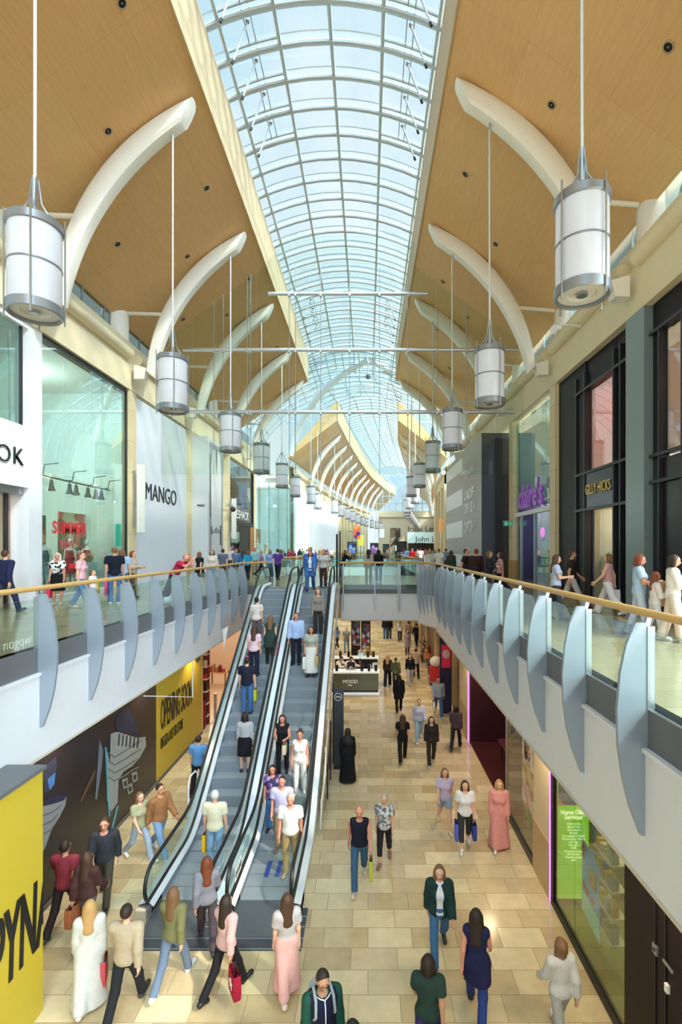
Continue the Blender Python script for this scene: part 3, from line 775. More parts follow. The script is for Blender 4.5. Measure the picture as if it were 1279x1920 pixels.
# glazed guard under the descending escalator
t = thing('glass_guard', 'glazed guard panel with white edge beneath the descending escalator', 'guard', (-1.2, 12.3, 0))
m = MB(); m.strip([[(-1.2, Y, max(.15, nose(Y)-.55)), (-1.2, Y, nose(Y)+.22)] for Y in (12.2, 12.6, 13.5, 15, 17, 19, 20.5)]); m.build('side_panel', M['white'], t)
m = MB(); m.strip([[(-1.17, Y, 0.02), (-1.17, Y, max(.2, min(nose(Y)-.55, 2.4)))] for Y in (12.4, 13, 14, 15, 16, 17, 18)]); m.build('glass_pane', M['greyglass'], t, smooth=False)
for Y in (14.2, 15.4, 16.6): MB().box(-1.19, -1.15, Y, Y+.05, 0, nose(Y)-.5).build('post', M['dark'], t)
MB().tube([(-1.17, 12.3, .22), (-1.17, 12.3, .9), (-1.17, 13.6, 1.0), (-1.17, 13.6, 1.75)], .012, 6).build('wire_rail', M['white'], t)
# bent tube guard on the outer side of the ascending escalator
t = thing('deflector_guard', 'bent white tube deflector on the outer edge of the ascending escalator', 'guard', (-4.65, 13.1, 0))
MB().tube([(-4.68, 12.85, 0), (-4.68, 12.85, 1.1), (-4.66, 12.95, 1.25), (-4.64, 13.25, 1.25), (-4.62, 13.4, 1.1), (-4.62, 13.4, 0)], .022, 8).build('tube', M['white'], t)
MB().tube([(-4.68, 12.85, .6), (-4.62, 13.4, .6)], .015, 6).build('cross_bar', M['white'], t)
# triangular crossover guard and hanging wire frame under the balcony
t = thing('crossover_guard', 'small white triangular guard hanging from the balcony edge beside the ascending escalator', 'guard', (VL+.6, 19.2, 3.6))
MB().prism([at_depth(417, 1180, 19.2), at_depth(428, 1174, 19.2), at_depth(420, 1222, 19.2)], (.0, .03, 0)).build('panel', M['white'], t)
MB().bar((-5.75, 19.22, 4.0), (-5.45, 19.22, 4.05), .03, .03).build('arm', M['white'], t)
t = thing('wire_sign_frame', 'thin white wire frame hanging below the balcony in front of the yellow hoarding', 'sign frame', (-5.9, 14.5, 2.6))
a, b, c_ = at_x(270, 1305, -5.8), at_x(361, 1307, -5.85), at_x(361, 1208, -5.85)
MB().tube([a, b, c_], .018, 6).build('wire', M['white'], t)
# ------------------------------------------------------------------ shops on the upper floor, escalator side
def room(name, x0, x1, y0, y1, z0, z1, wall, floor_m, open_x):
    """shop interior: back wall, ends, ceiling and floor; open towards the concourse"""
    m = MB(); e = .1; s = 1 if x1 > x0 else -1
    o = struct(m.box(x1, x1+s*e, y0, y1, z0, z1), name, wall)
    for n, b in (('wall_end', (x0+s*.05, x1, y0-e, y0)), ('wall_end', (x0+s*.05, x1, y1, y1+e))):
        struct(MB().box(b[0], b[1], b[2], b[3], z0, z1), n, wall, o)
    struct(MB().box(x0+s*.05, x1, y0, y1, z1, z1+.1), 'ceiling_panel', mat('#e9e6e0', .7), o)
    struct(MB().box(x0+s*.02, x1, y0, y1, z0-.005, z0+.01), 'floor_panel', floor_m, o)
    return o
WHT = mat('#eef1f6', .4, var=.02); INK = mat('#1d2024', .4)
Yp, Zp, Xp, mY = (0, 1, 0), (0, 0, 1), (1, 0, 0), (0, -1, 0)
# fashion shop with white frame (letters O K)
t = thing('shop_frontage', 'white framed fashion shop front with peach lit doorway at the edge of the picture', 'shop front', (XL, 12.5, UP))
MB().box(XL-.5, XL+.05, 14.45, 15.05, UP, ZB0).build('pier', WHT, t)
MB().box(XL-.5, XL+.05, 8.8, 14.45, 9.0, 10.78).build('sign_band', WHT, t)
MB().box(XL-.5, XL+.05, 8.8, 14.45, 13.65, ZB0).build('head_band', WHT, t)
MB().box(XL-.5, XL+.05, 8.2, 8.8, UP, ZB0).build('pier', WHT, t)
MB().box(XL-.1, XL-.12, 8.8, 14.3, 10.78, 13.65).build('glass_pane', M['shopglass'], t, smooth=False)
MB().box(XL-.42, XL-.44, 8.8, 14.2, UP, 8.9).build('glass_pane', M['glass'], t, smooth=False)
f = MB(); f.box(XL-.08, XL-.02, 14.22, 14.30, 10.7, 13.7); f.box(XL-.08, XL-.02, 8.8, 14.3, 10.7, 10.78); f.build('window_frame', M['dark'], t)
MB().box(XL-.46, XL-.36, 14.12, 14.2, UP, 8.85).build('door_frame', M['black'], t)
MB().box(XL-.46, XL-.10, 8.8, 14.45, 8.8, 9.0).build('air_curtain', M['steel'], t)
room('wall_shop_1', XL-.5, XL-4, 8.8, 14.4, UP, 8.8, mat('#f1cdb4', .7, var=.05), M['floor_up'], None)
room('wall_shop_2', XL-.5, XL-4, 8.8, 14.4, 10.6, 13.7, mat('#e4eeef', .7, var=.05), M['floor_up'], None)
o = text('O', .70, (XL+.06, 13.42, 9.60), Yp, Zp, INK, 'sign_letter', ext=.04, bold=-.012); tag(o, 'thin black metal letter O on the white shop sign band', 'sign letter')
o = text('K', .72, (XL+.06, 13.98, 9.60), Yp, Zp, INK, 'sign_letter', ext=.04, bold=-.012); tag(o, 'thin black metal letter K on the white shop sign band', 'sign letter')
# tall glazed fashion shop with mannequins
t = thing('shop_frontage', 'tall frameless glass shop window with summer display and track lights', 'shop front', (XL, 17.8, UP))
ys = [15.08, 16.2, 17.4, 18.6, 19.5, 20.4]
for a, b in zip(ys, ys[1:]): MB().box(XL-.02, XL-.035, a+.01, b-.01, UP+.25, 13.7).build('glass_pane', M['shopglass'], t, smooth=False)
MB().box(XL-.06, XL+.02, 20.36, 20.44, UP, 13.75).build('edge_frame', M['black'], t)
MB().box(XL-.06, XL+.02, 15.05, 20.4, 13.68, 13.8).build('head_frame', M['dark'], t)
MB().box(XL-.10, XL+.03, 15.05, 20.4, UP, UP+.25).build('plinth', M['white'], t)
o = text('SUMMER', .55, (XL+.0, 16.55, 7.72), Yp, Zp, mat('#e2343f', .5), 'vinyl_lettering', t, .006, fit=1.9, bold=.015)
o = text('NEW', .42, (XL+.0, 16.35, 7.22), Yp, Zp, mat('#c9455a', .5), 'vinyl_lettering', t, .006, fit=.8)
MB().box(XL-.01, XL+.0, 16.5, 17.2, 6.55, 6.72).build('price_strip', mat('#e2343f', .5), t)
MB().box(XL-.01, XL+.0, 19.55, 19.95, 7.3, 8.2).build('sale_sticker', mat('#2fb59b', .5), t)
room('wall_shop_3', XL-.1, XL-4.2, 15.15, 20.3, UP, 13.6, mat('#eef5f4', .7, var=.05), M['floor_up'], None)
wood_poster = blotch('poster_print', ['#5c4634', '#c9a684', '#2d2724', '#9c4a3c', '#d9cbb7', '#3f4c4a'], 3.0)
tag(MB().box(XL-1.5, XL-1.55, 16.9, 17.6, 5.9, 8.4).build('display_poster', wood_poster), 'brown photo poster at the start of the summer window display', 'poster')
tag(MB().box(XL-1.5, XL-1.55, 18.35, 20.1, 5.9, 8.6).build('display_poster', blotch('poster_print', ['#7a5a42', '#b98f6c', '#a3303a', '#e2cbb2', '#4c3b33', '#d4575b'], 2.5)), 'wide brown and red photo poster behind the mannequin in red', 'poster')
# track rail and spots
t = thing('track_light', 'black lighting track on cranked brackets inside the glass shop window', 'track light', (XL-.6, 18, 9.6))
MB().bar((XL-.6, 15.3, 9.6), (XL-.6, 20.2, 9.6), .05, .05).build('track', M['dark'], t)
for y in (16.0, 17.6, 18.9, 20.0):
    MB().tube([(XL-.6, y-.3, 9.6), (XL-.55, y, 9.66), (XL-.5, y, 9.95), (XL-.05, y, 10.0)], .02, 6).build('bracket', M['dark'], t)
for y in (16.5, 17.5, 17.9, 18.65, 19.2, 19.6):
    h = MB().lathe([(.05, 0), (.06, -.08), (.075, -.22), (.13, -.36), (.115, -.36), (.06, -.25)], (XL-.6, y, 9.52), 12).build('spot_head', M['dark'], t)
    MB().tube([(XL-.6, y, 9.6), (XL-.6, y, 9.5)], .02, 6).build('yoke', M['dark'], h)
def mannequin(x, y, label, dress, rz=0, h=1.0, head=True, z=UP+.3):
    t = thing('mannequin', label, 'mannequin', (x, y, z), rz=rz, s=h)
    WLOC[t.name] = Vector((0, 0, 0)); w = mat('#f0efec', .35)
    m = MB(); m.tube([(0, 0, .95), (0, 0, 1.1), (0, 0, 1.3), (0, 0, 1.42), (0, 0, 1.5)], [.13, .10, .14, .10, .045], 12)
    m.tube([(0, 0, 1.48), (0, 0, 1.56)], .045, 8)
    if head: m.ball((0, -.01, 1.66), (.075, .09, .115), 12)
    for s in (-1, 1):
        m.tube([(s*.15, 0, 1.4), (s*.21, .02, 1.12), (s*.2, -.06, .88)], [.05, .04, .025], 8); m.tube([(s*.09, 0, .95), (s*.09, 0, .5), (s*.09, 0, .05)], [.085, .055, .035], 8)
    m.build('body', w, t)
    m = MB(); m.tube([(0, 0, 1.36), (0, 0, 1.25), (0, 0, 1.05), (0, 0, .85), (0, 0, .55)], [.13, .155, .125, .19, .27], 14); m.build('dress', dress, t)
    MB().box(-.25, .25, -.2, .2, -.28, .02).build('stand', mat('#e6e6e6', .5), t)
    return t
mannequin(XL-.7, 16.3, 'headless white mannequin in a dark dress at the start of the glass window', mat('#6d7f83', .7), head=False)
mannequin(XL-.7, 17.7, 'white mannequin in a red dress and red cap behind the summer lettering', mat('#d03b3f', .7))
mannequin(XL-1.0, 19.3, 'mannequin in a red summer dress beside the wide photo poster', mat('#c9352f', .7))
t = thing('handbag', 'tan leather handbag on a white block in the glass shop window', 'handbag', (XL-.8, 18.9, 6.7))
MB().tube([(XL-.8, 18.7, 6.86), (XL-.8, 19.1, 6.86)], [.17, .17], 12).build('bag_body', mat('#b98443', .5), t)
tag(MB().box(XL-1.05, XL-.55, 18.6, 19.3, UP+.01, 6.69).build('display_block', mat('#e3e7ea', .5)), 'white display block under the tan handbag', 'display block')
# white hoarding with black lettering
def hoard(name, mb, mtl, label, cat='hoarding'): return tag(mb.build(name, mtl), label, cat)
hoard('hoarding', MB().box(XL-.3, XL+.05, 21.1, 27.02, UP+.12, 13.7), mat('#e3e9f6', .3, var=.01), 'large plain white hoarding carrying thin black lettering between two stone columns')
MB_ = MB().box(XL-.3, XL+.06, 21.1, 27.02, UP, UP+.12); tag(MB_.build('hoarding_plinth', mat('#cfe0e2', .4)), 'pale strip at the foot of the plain white hoarding', 'plinth')
o = text('MANGO', 1.12, (XL+.06, 23.75, 9.42), Yp, Zp, INK, 'lettering_sign', ext=.03, fit=3.5, bold=-.012); tag(o, 'thin black capital lettering on the plain white hoarding', 'sign')
def washer(D, X, lab, s=1):
    t = thing('wall_light', lab, 'wall light', (X, D, 8.2))
    MB().box(X+.28, X+.62, D-.03, D+.03, 7.9, 10.75).build('panel', mat('#e9e7e2', .4), t)
    MB().box(X+.1, X+.16, D-.03, D+.03, 8.1, 10.5).build('back_bar', M['steel'], t)
    for z in (8.3, 10.3): MB().tube([(X+.1, D, z), (X+.3, D, z)], .02, 6).build('arm', M['steel'], t)
washer(20.75, XL, 'tall slim white wall light on the stone column beside the plain white hoarding')
washer(35.1, XL, 'tall slim white wall light beside the dark glazed shop front')
# printed hoarding box
t = thing('hoarding', 'boxed hoarding with a grey photo print of a white shirt and small black lettering', 'hoarding', (-9.5, 29, UP))
MB().box(-10.2, -9.0, 27.7, 30.6, UP, 13.55).build('panel', mat('#dfe3ea', .35, var=.02), t)
text('MANGO', .22, (-9.38, 27.69, 9.55), Xp, Zp, INK, 'lettering', t, .01, fit=.42)
pr = lambda pts, c, nm, d=.012: MB().prism([(-9.0+d, y, z) for y, z in pts], (.004, 0, 0)).build(nm, mat(c, .4), t)
pr([(28.0, 6.0), (30.55, 6.0), (30.55, 13.3), (28.0, 13.3)], '#9aa0a6', 'print_ground', .002)
pr([(28.3, 8.1), (28.2, 11.8), (28.6, 12.9), (29.2, 13.1), (29.9, 12.9), (30.25, 11.6), (30.2, 8.2), (29.2, 8.5)], '#f1f2f4', 'print_shirt', .008)
pr([(29.0, 13.1), (29.2, 11.5), (29.5, 13.1)], '#7c8288', 'print_collar', .014)
pr([(28.3, 6.0), (28.3, 8.1), (30.2, 8.1), (30.2, 6.0)], '#e6e7ea', 'print_trousers', .010)
pr([(28.0, 9.0), (28.0, 12.6), (28.2, 12.6), (28.25, 9.0)], '#5b6168', 'print_shadow_side', .010)
pr([(28.25, 8.05), (28.25, 8.5), (28.4, 8.5), (28.5, 8.0)], '#4b5057', 'print_cuff', .016)
pr([(29.9, 7.4), (29.9, 8.6), (30.15, 8.6), (30.2, 7.4)], '#4b5057', 'print_cuff', .016)
# dark glazed shop front
t = thing('shop_frontage', 'dark framed shop front with white window letters and a black doorway', 'shop front', (XL, 39, UP))
MB().box(XL-.05, XL-.07, 35.5, 42.9, 9.3, 13.7).build('glass_pane', M['greyglass'], t, smooth=False)
MB().box(XL-.06, XL+.05, 35.4, 42.9, 9.0, 9.3).build('transom', M['dark'], t)
for y in (35.45, 42.85): MB().box(XL-.06, XL+.05, y-.06, y+.06, UP, 13.75).build('jamb', M['dark'], t)
MB().box(XL-.1, XL-.02, 38.4, 41.8, UP, 9.0).build('door_leaf', mat('#2c2629', .4), t)
MB().box(XL-.1, XL-.02, 35.5, 38.4, UP, 9.0).build('glass_pane', M['shopglass'], t, smooth=False)
MB().box(XL-.12, XL+.04, 41.8, 42.8, UP, 9.0).build('copper_panel', mat('#b0764c', .5), t)
text('VESHACK', .95, (XL+.0, 39.0, 9.5), Yp, Zp, mat('#e8eeee', .4), 'window_lettering', t, .02, fit=4.6)
room('wall_shop_4', XL-.2, XL-4, 35.5, 42.9, UP, 13.7, mat('#8a7b64', .7, var=.3, scale=1), M['floor_up'], None)
t = thing('security_camera', 'white dome camera on a bracket by the dark glazed shop front', 'camera', (XL+.3, 34.5, 9.9))
MB().tube([(XL-.0, 34.6, 10.2), (XL+.5, 34.5, 10.3), (XL+.55, 34.5, 10.1)], .05, 8).build('bracket', M['steel'], t); MB().ball((XL+.55, 34.5, 9.95), .2, 12).build('dome', M['dark'], t)
# glass corner building at the crossing
CG = glass('corner_glass', '#e4f4f1', .10)
t = thing('glass_corner_shop', 'glass cornered shop at the crossing with white upper wall and wooden lower wall', 'shop front', (-9.6, 47.5, UP))
MB().box(-11.6, -11.4, 43.6, 52.3, 9.2, 13.4).build('upper_wall', mat('#e9eeec', .6), t)
MB().box(-11.6, -11.4, 43.6, 52.3, UP, 9.2).build('wood_wall', mat('#a9704a', .6, var=.12), t)
for i in range(4):
    y = 43.7+2.15*i; x = -9.7+.5*i
    m = MB(); m.quad((x, y, UP), (x+.5, y+2.1, UP), (x+.5, y+2.1, 14.2), (x, y, 14.2)); m.build('glass_pane', CG, t, smooth=False)
    MB().box(x-.05, x+.05, y-.05, y+.05, UP, 14.2).build('glass_fin', M['teal'], t)
MB().box(-11.5, -7.8, 52.0, 52.2, UP, 14.0).build('glass_pane', CG, t, smooth=False)
MB().box(-11.5, -8, 43.6, 52.2, 13.4, 13.6).build('ceiling_slab', M['white'], t)
mannequin(-10.2, 45.6, 'white mannequin beside the glass edge of the corner shop', mat('#efece6', .6), z=UP+.6, h=1.1)
mannequin(-9.9, 48.2, 'second white mannequin in pale clothes deeper in the corner shop', mat('#d8d9c6', .6), z=UP+.6, h=1.1)
m = MB(); m.box(-14, -9.9, 43.4, 52.4, 14.2, 14.4); struct(m, 'roof_slab_corner', M['white'])
m = MB(); x_ = -11.8
for i in range(5): m.box(x_, x_+.05, 44+2*i, 44.1+2*i, 14.3, 21)
m.box(x_, x_+.04, 43.4, 52.4, 14.3, 21); w6 = struct(m, 'window_6', M['roofglass'])
for i in range(9): MB().box(-11.76, -11.68, 43.5+1.1*i, 43.58+1.1*i, 14.3, 21).build('mullion', M['roofsteel'], w6)
for z in (15.8, 17.4, 19.0): MB().box(-11.76, -11.68, 43.4, 52.4, z, z+.07).build('transom', M['roofsteel'], w6)
# totems, posts and far signs on the upper floor
def totem(px, py0, py1, D, w, label, scr):
    c = at_depth(px, py0, D); t = thing('advert_totem', label, 'advertising totem', (c.x, D, UP)); h = EYE-(py0-VY)*D/F
    MB().box(c.x-w/2, c.x+w/2, D-.1, D+.1, UP, h).build('casing', M['black'], t)
    MB().box(c.x-w*.4, c.x+w*.4, D-.115, D-.1, UP+.9, h-.15).build('screen', scr, t)
totem(660, 1016, 0, 70, 1.3, 'dark advertising totem with blue screen before the far shops', blotch('screen_blue', ['#2c4f86', '#5b86c2', '#23345c', '#8da7d4'], 2, emit=.25))
totem(702, 1018, 0, 76, 1.3, 'dark advertising totem with purple screen in the distance', blotch('screen_purple', ['#3d2f55', '#8d5aa0', '#2b2338', '#c0a3c8'], 2, emit=.25))
totem(724, 1020, 0, 76, 1.0, 'plain dark advertising totem seen between the purple screen and the tall pole', mat('#2d4a48', .4))
totem(753, 1015, 0, 76, 1.6, 'wide black advertising totem before the department store', mat('#33363a', .4))
totem(790, 1018, 0, 84, 1.4, 'short black totem under the pale department store sign', mat('#2c2c30', .4))
t = thing('wayfinding_post', 'tall slim black wayfinding post with twin blades by the footbridge', 'sign post', (-1.47, 24.5, UP))
for d in (-.07, .07): MB().box(-1.47+d-.05, -1.47+d+.05, 24.45, 24.55, UP, 8.0+d).build('blade', M['black'], t)
MB().box(-1.41, -1.39, 24.43, 24.45, UP, 8.05).build('brass_edge', mat('#a88b57', .4, .6), t)
t = thing('wayfinding_post', 'slim black pole sign with white plate in the far concourse', 'sign post', (3.1, 55, UP))
MB().box(3.0, 3.25, 54.9, 55.0, UP, 8.2).build('blade', M['black'], t); MB().box(3.05, 3.2, 54.88, 54.9, 6.9, 7.5).build('plate', M['white'], t)
t = thing('projecting_sign', 'orange and purple projecting shop sign beyond the finned white wall', 'sign', (.9, 88, 9))
c = at_depth(669, 1000, 84); MB().box(c.x-.55, c.x+.55, 83.9, 84.1, c.z-.9, c.z+1.3).build('sign_box', blotch('sign_orange', ['#e26a35', '#6d3f86', '#e8955a', '#4d3170'], 1.2, emit=.5), t); MB().bar((c.x-1.5, 84, c.z+.3), (c.x-.9, 84, c.z+.3), .08).build('arm', M['dark'], t)
for px, py, D, cc, lab in ((677, 1013, 84, '#e6d95a', 'small yellow lit poster among the far shops'), (704, 1002, 96, '#dfe9f5', 'white and blue lit sign far along the concourse'), (716, 1000, 104, '#e9f3f7', 'pale blue banner beside the stone of the department store')):
    c = at_depth(px, py, D); tag(MB().box(c.x-.5, c.x+.5, D, D+.05, c.z-.9, c.z+.9).build('poster_sign', mat(cc, .4, emit=.4)), lab, 'sign')
# department store fascia
c0, c1 = at_depth(764, 998, E-.4), at_depth(830, 1018, E-.4)
t = thing('store_sign', 'pale turquoise glazed store sign band with dark lettering on the end wall', 'sign', ((c0.x+c1.x)/2, E-.4, c1.z))
MB().box(c0.x, c1.x, E-.5, E-.1, c1.z, c0.z).build('panel', mat('#cfeef0', .3, emit=.35), t)
l = at_depth(779, 1015.5, E-.52); text('John Lewis', 1.75, (l.x, E-.52, l.z), Xp, Zp, INK, 'lettering', t, .03, align='LEFT')
l = at_depth(764, 997, E-.05); o = text('John Lewis', 1.9, (l.x, E-.06, l.z), Xp, Zp, mat('#5d574e', .5), 'lettering_sign', ext=.05, align='LEFT'); tag(o, 'thin brown lettering on the beige wall above the turquoise store sign', 'sign')
c0, c1 = at_depth(732, 990, E-.1), at_depth(751, 1026, E-.1); tag(MB().box(c0.x, c1.x, E-.12, E-.02, c1.z, c0.z).build('wall_mural', blotch('mural_print', ['#d8ccb4', '#4b4338', '#8d7f68', '#cbbd9f', '#5f5545'], .8)), 'beige and dark patterned mural panel on the department store wall', 'mural')
c0, c1 = at_depth(766, 1019, E-.3), at_depth(830, 1045, E-.3); struct(MB().box(c0.x, c1.x, E-.2, E-.05, UP, c0.z), 'door_1', mat('#3a3334', .4, var=.3, scale=.5))

# ------------------------------------------------------------------ upper floor, black-shopfront side
BLK = mat('#141117', .5, var=.1, spec=.3); BF = mat('#2f3035', .4, .2)
t = thing('shop_frontage', 'tall black shop front with gold lettering and a pink lit upper window', 'shop front', (XR, 16, UP))
def rb(d0, d1, z0, z1, nm, mt, x0=0.0, x1=.25): return MB().box(XR+x0, XR+x1, d0, d1, z0, z1).build(nm, mt, t)
rb(17.3, 19.72, UP, ZB0-.02, 'dark_panel', BLK, .05, .3); rb(15.3, 17.3, 12.8, ZB0-.02, 'dark_panel', BLK, .1, .3); rb(14.3, 15.25, UP, ZB0-.02, 'dark_panel', BLK, .1, .3)
rb(15.3, 17.3, 8.62, 9.85, 'sign_board', mat('#34353a', .25, .5, var=.05), .02, .2)
for d in (15.25, 17.3, 14.85, 18.0): rb(d-.04, d+.04, UP, 13.4, 'mullion', BF, -.02, .2)
for z in (8.58, 9.86, 12.8): rb(14.35, 18.1, z-.04, z+.05, 'transom', BF, -.03, .2)
rb(15.3, 17.3, 9.9, 12.8, 'window_pane', M['shopglass'], .12, .13)
rb(15.3, 17.3, UP, 8.58, 'door_glass', M['glass'], .25, .26)
text('GILLY HICKS', .5, (XR-.0, 16.28, 9.08), mY, Zp, mat('#d9b565', .3, .7), 'gold_lettering', t, .03, fit=1.75, bold=.0)
room('wall_shop_5', XR+.3, XR+2.6, 15.3, 17.3, UP, 8.6, mat('#d9cdc1', .7), M['floor_up'], None)
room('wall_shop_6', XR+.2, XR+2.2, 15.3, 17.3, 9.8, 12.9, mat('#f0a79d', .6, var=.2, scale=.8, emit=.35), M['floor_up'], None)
tag(MB().box(XR+1.9, XR+1.95, 16.7, 17.2, 7.6, 8.3).build('light_box', mat('#f6c58d', .4, emit=2.0)), 'small warm light box inside the black shop doorway', 'light')
t = thing('clothes_rail', 'rail of pale tops hanging in the black shop doorway', 'clothes rail', (XR+.8, 16.9, UP))
MB().tube([(XR+.8, 16.2, UP), (XR+.8, 16.2, 7.1), (XR+.8, 17.2, 7.1), (XR+.8, 17.2, UP)], .02, 6).build('rail', M['steel'], t)
for i, c in enumerate(('#e9ecee', '#e3c7c4', '#d8dfe6', '#c9a3a0')):
    y = 16.3+.24*i; MB().tube([(XR+.8, y, 7.05), (XR+.8, y, 6.9), (XR+.8, y, 6.6), (XR+.8, y, 6.3)], [.03, .16, .15, .17], 10).build('top', mat(c, .8), t)
t = thing('shop_frontage', 'near black shop front with pink upper window cut by the picture edge', 'shop front', (XR, 11.5, UP))
rb(8, 13.3, UP, 9.6, 'dark_panel', mat('#1d151c', .3, var=.15), .1, .3); rb(12.9, 13.3, 9.6, ZB0-.02, 'dark_panel', BLK, .1, .3); rb(8, 12.9, 13.0, ZB0-.02, 'dark_panel', BLK, .1, .3)
for d in (12.9, 11.95, 10.9): rb(d-.03, d+.03, UP, 13.0, 'mullion', BF, .0, .2)
for z in (9.7, 13.0, 9.0): rb(8, 13.3, z-.04, z+.04, 'transom', BF, -.02, .2)
rb(8, 12.9, 9.75, 13.0, 'window_pane', M['shopglass'], .12, .13)
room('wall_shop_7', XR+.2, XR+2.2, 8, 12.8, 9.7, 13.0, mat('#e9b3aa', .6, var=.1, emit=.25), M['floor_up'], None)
# accessories shop with purple sign
t = thing('shop_frontage', 'glass accessories shop front under bold purple lettering', 'shop front', (XR, 23, UP))
ys = [20.4, 21.6, 22.9, 24.2, 25.5]
for a, b in zip(ys, ys[1:]):
    rb(a+.01, b-.01, 9.0, 13.6, 'glass_pane', M['shopglass'], .05, .065); 
    rb(a+.01, b-.01, UP, 8.8, 'glass_pane', M['glass'], .05, .065)
rb(20.4, 25.5, 8.82, 9.02, 'white_bar', M['white'], -.05, .12)
for d in (22.5, 24.6): rb(d-.04, d+.04, UP, 8.85, 'door_frame', M['steel'], -.02, .12)
text("claire's", 1.62, (XR-.12, 22.6, 9.15), mY, Zp, mat('#8d4bb5', .4, emit=.15), 'purple_lettering', t, .08, fit=3.3, bold=.035)
room('wall_shop_8', XR+.2, XR+4, 20.4, 25.5, UP, 9.2, mat('#5a3a92', .6, var=.1), M['floor_up'], None)
room('wall_shop_9', XR+.2, XR+3, 20.4, 25.5, 9.25, 13.6, mat('#cfd6d4', .7), M['floor_up'], None)
for (y, z0, z1, c, lab) in ((24.4, 6.2, 7.6, '#53a58c', 'green notice board just inside the accessories shop'), (22.6, 6.6, 8.3, '#c8a05e', 'sandy photo panel on the purple wall of the accessories shop'), (21.3, 6.0, 8.5, '#b7a9b8', 'mauve display wall inside the accessories shop')):
    tag(MB().box(XR+1.2, XR+1.25, y-.5, y+.5, z0, z1).build('wall_display', blotch('panel_'+c[1:], [c, c, '#e8dcc8', c], 4)), lab, 'display panel')
tag(MB().ball((XR+.9, 24.0, 8.0), (.12, .12, .26), 10).build('display_light', mat('#f05ad0', .4, emit=1.2)), 'pink neon figure in the accessories shop', 'light')
t = thing('display_chair', 'black tub chair on a stand inside the accessories shop window', 'chair', (XR+.5, 22.3, UP))
MB().lathe([(.1, .55), (.28, .62), (.34, .95), (.30, .95), (.24, .68)], (XR+.5, 22.3, UP), 14).build('seat', M['black'], t); MB().cyl((XR+.5, 22.3, UP), (XR+.5, 22.3, UP+.6), .05).build('stem', M['black'], t)
# green exit sign
t = thing('exit_sign', 'small green emergency exit sign with white arrow on the stone column', 'exit sign', (XR-.5, 25.7, 8.2))
c = at_depth(953, 982, 25.6); MB().box(c.x-.24, c.x+.24, 25.58, 25.63, c.z-.12, c.z+.12).build('sign_plate', mat('#1f9a67', .4, emit=.4), t); MB().bar((c.x-.3, 25.6, c.z+.14), (XR-.05, 25.6, c.z+.14), .03).build('bracket', M['steel'], t)
MB().prism([(c.x+.02, 25.57, c.z-.02), (c.x+.12, 25.57, c.z-.02), (c.x+.12, 25.57, c.z-.07), (c.x+.2, 25.57, c.z), (c.x+.12, 25.57, c.z+.07), (c.x+.12, 25.57, c.z+.02), (c.x+.02, 25.57, c.z+.02)], (0, .01, 0)).build('arrow', M['white'], t)
MB().box(c.x-.16, c.x-.08, 25.57, 25.58, c.z-.08, c.z+.08).build('pictogram', M['white'], t)
# grey striped hoarding
SG = mat('#a3a09b', .45, var=.02)
t = thing('hoarding', 'large grey hoarding box with white stripes and white capital lettering', 'hoarding', (6.9, 32, UP))
MB().box(6.2, 7.9, 26.9, 38.9, UP, 13.5).build('side_panel', SG, t)
MB().box(6.2, 7.9, 26.86, 26.9, UP, 12.75).build('dark_end_panel', mat('#474a59', .3, var=.03), t); MB().box(6.2, 7.9, 26.85, 26.9, 12.75, 13.5).build('dark_head_panel', mat('#4a4d52', .3, var=.03), t)
MB().box(6.95, 7.9, 26.83, 26.86, UP, 13.2).build('black_flap', mat('#211f24', .3), t)
for z0, z1 in ((12.3, 13.15), (10.05, 11.15), (7.95, 9.05), (6.0, 6.8)): MB().box(6.185, 6.2, 32.3, 38.9, z0, z1).build('white_stripe', mat('#eceef4', .4), t)
for s_, z, h, f_, d in (('SEPHORA', 11.65, .62, 3.0, 30.0), ('CARDIFF,', 10.25, .85, 3.1, 30.0), ('GIVE US A', 9.4, .85, 3.1, 30.0), ('CWTCH', 8.2, .95, 2.5, 30.3), ('Coming Soon', 7.1, .35, 1.5, 30.6)):
    text(s_, h, (6.185, d, z), mY, Zp, mat('#ffffff', .5), 'white_lettering', t, .012, fit=f_, bold=.03 if h > .7 else .004)
for k in range(3): MB().bar((6.18, 28.65+.05*k, 8.35+.18*k), (6.18, 28.3, 8.5+.18*k), .02, .07).build('white_mark', M['white'], t)
t = thing('shop_sign', 'orange lit shop sign high on the far stone wall', 'sign', (8.2, 52, 8)); c = at_depth(826.5, 985, 52)
MB().box(c.x-.2, c.x+.2, 52, 52.1, c.z-.7, c.z+.7).build('sign_box', mat('#f0a868', .4, emit=.3), t); MB().bar((c.x+.2, 52.05, c.z), (c.x+.7, 52.05, c.z), .06).build('arm', M['dark'], t)
# CCTV / spotlight by the lantern
t = thing('spotlight', 'white spotlight on the parapet between the first and second lanterns', 'spotlight', (6.3, 16.4, 14.6)); c = at_depth(1043, 615, 16.9)
MB().tube([c+Vector((-.12, -.1, -.1)), c+Vector((.15, .1, .02))], [.14, .10], 12).build('head', M['white'], t); MB().tube([c+Vector((.1, 0, .1)), c+Vector((.35, .1, .15)), c+Vector((.9, .1, .1))], .04, 6).build('arm', M['white'], t)

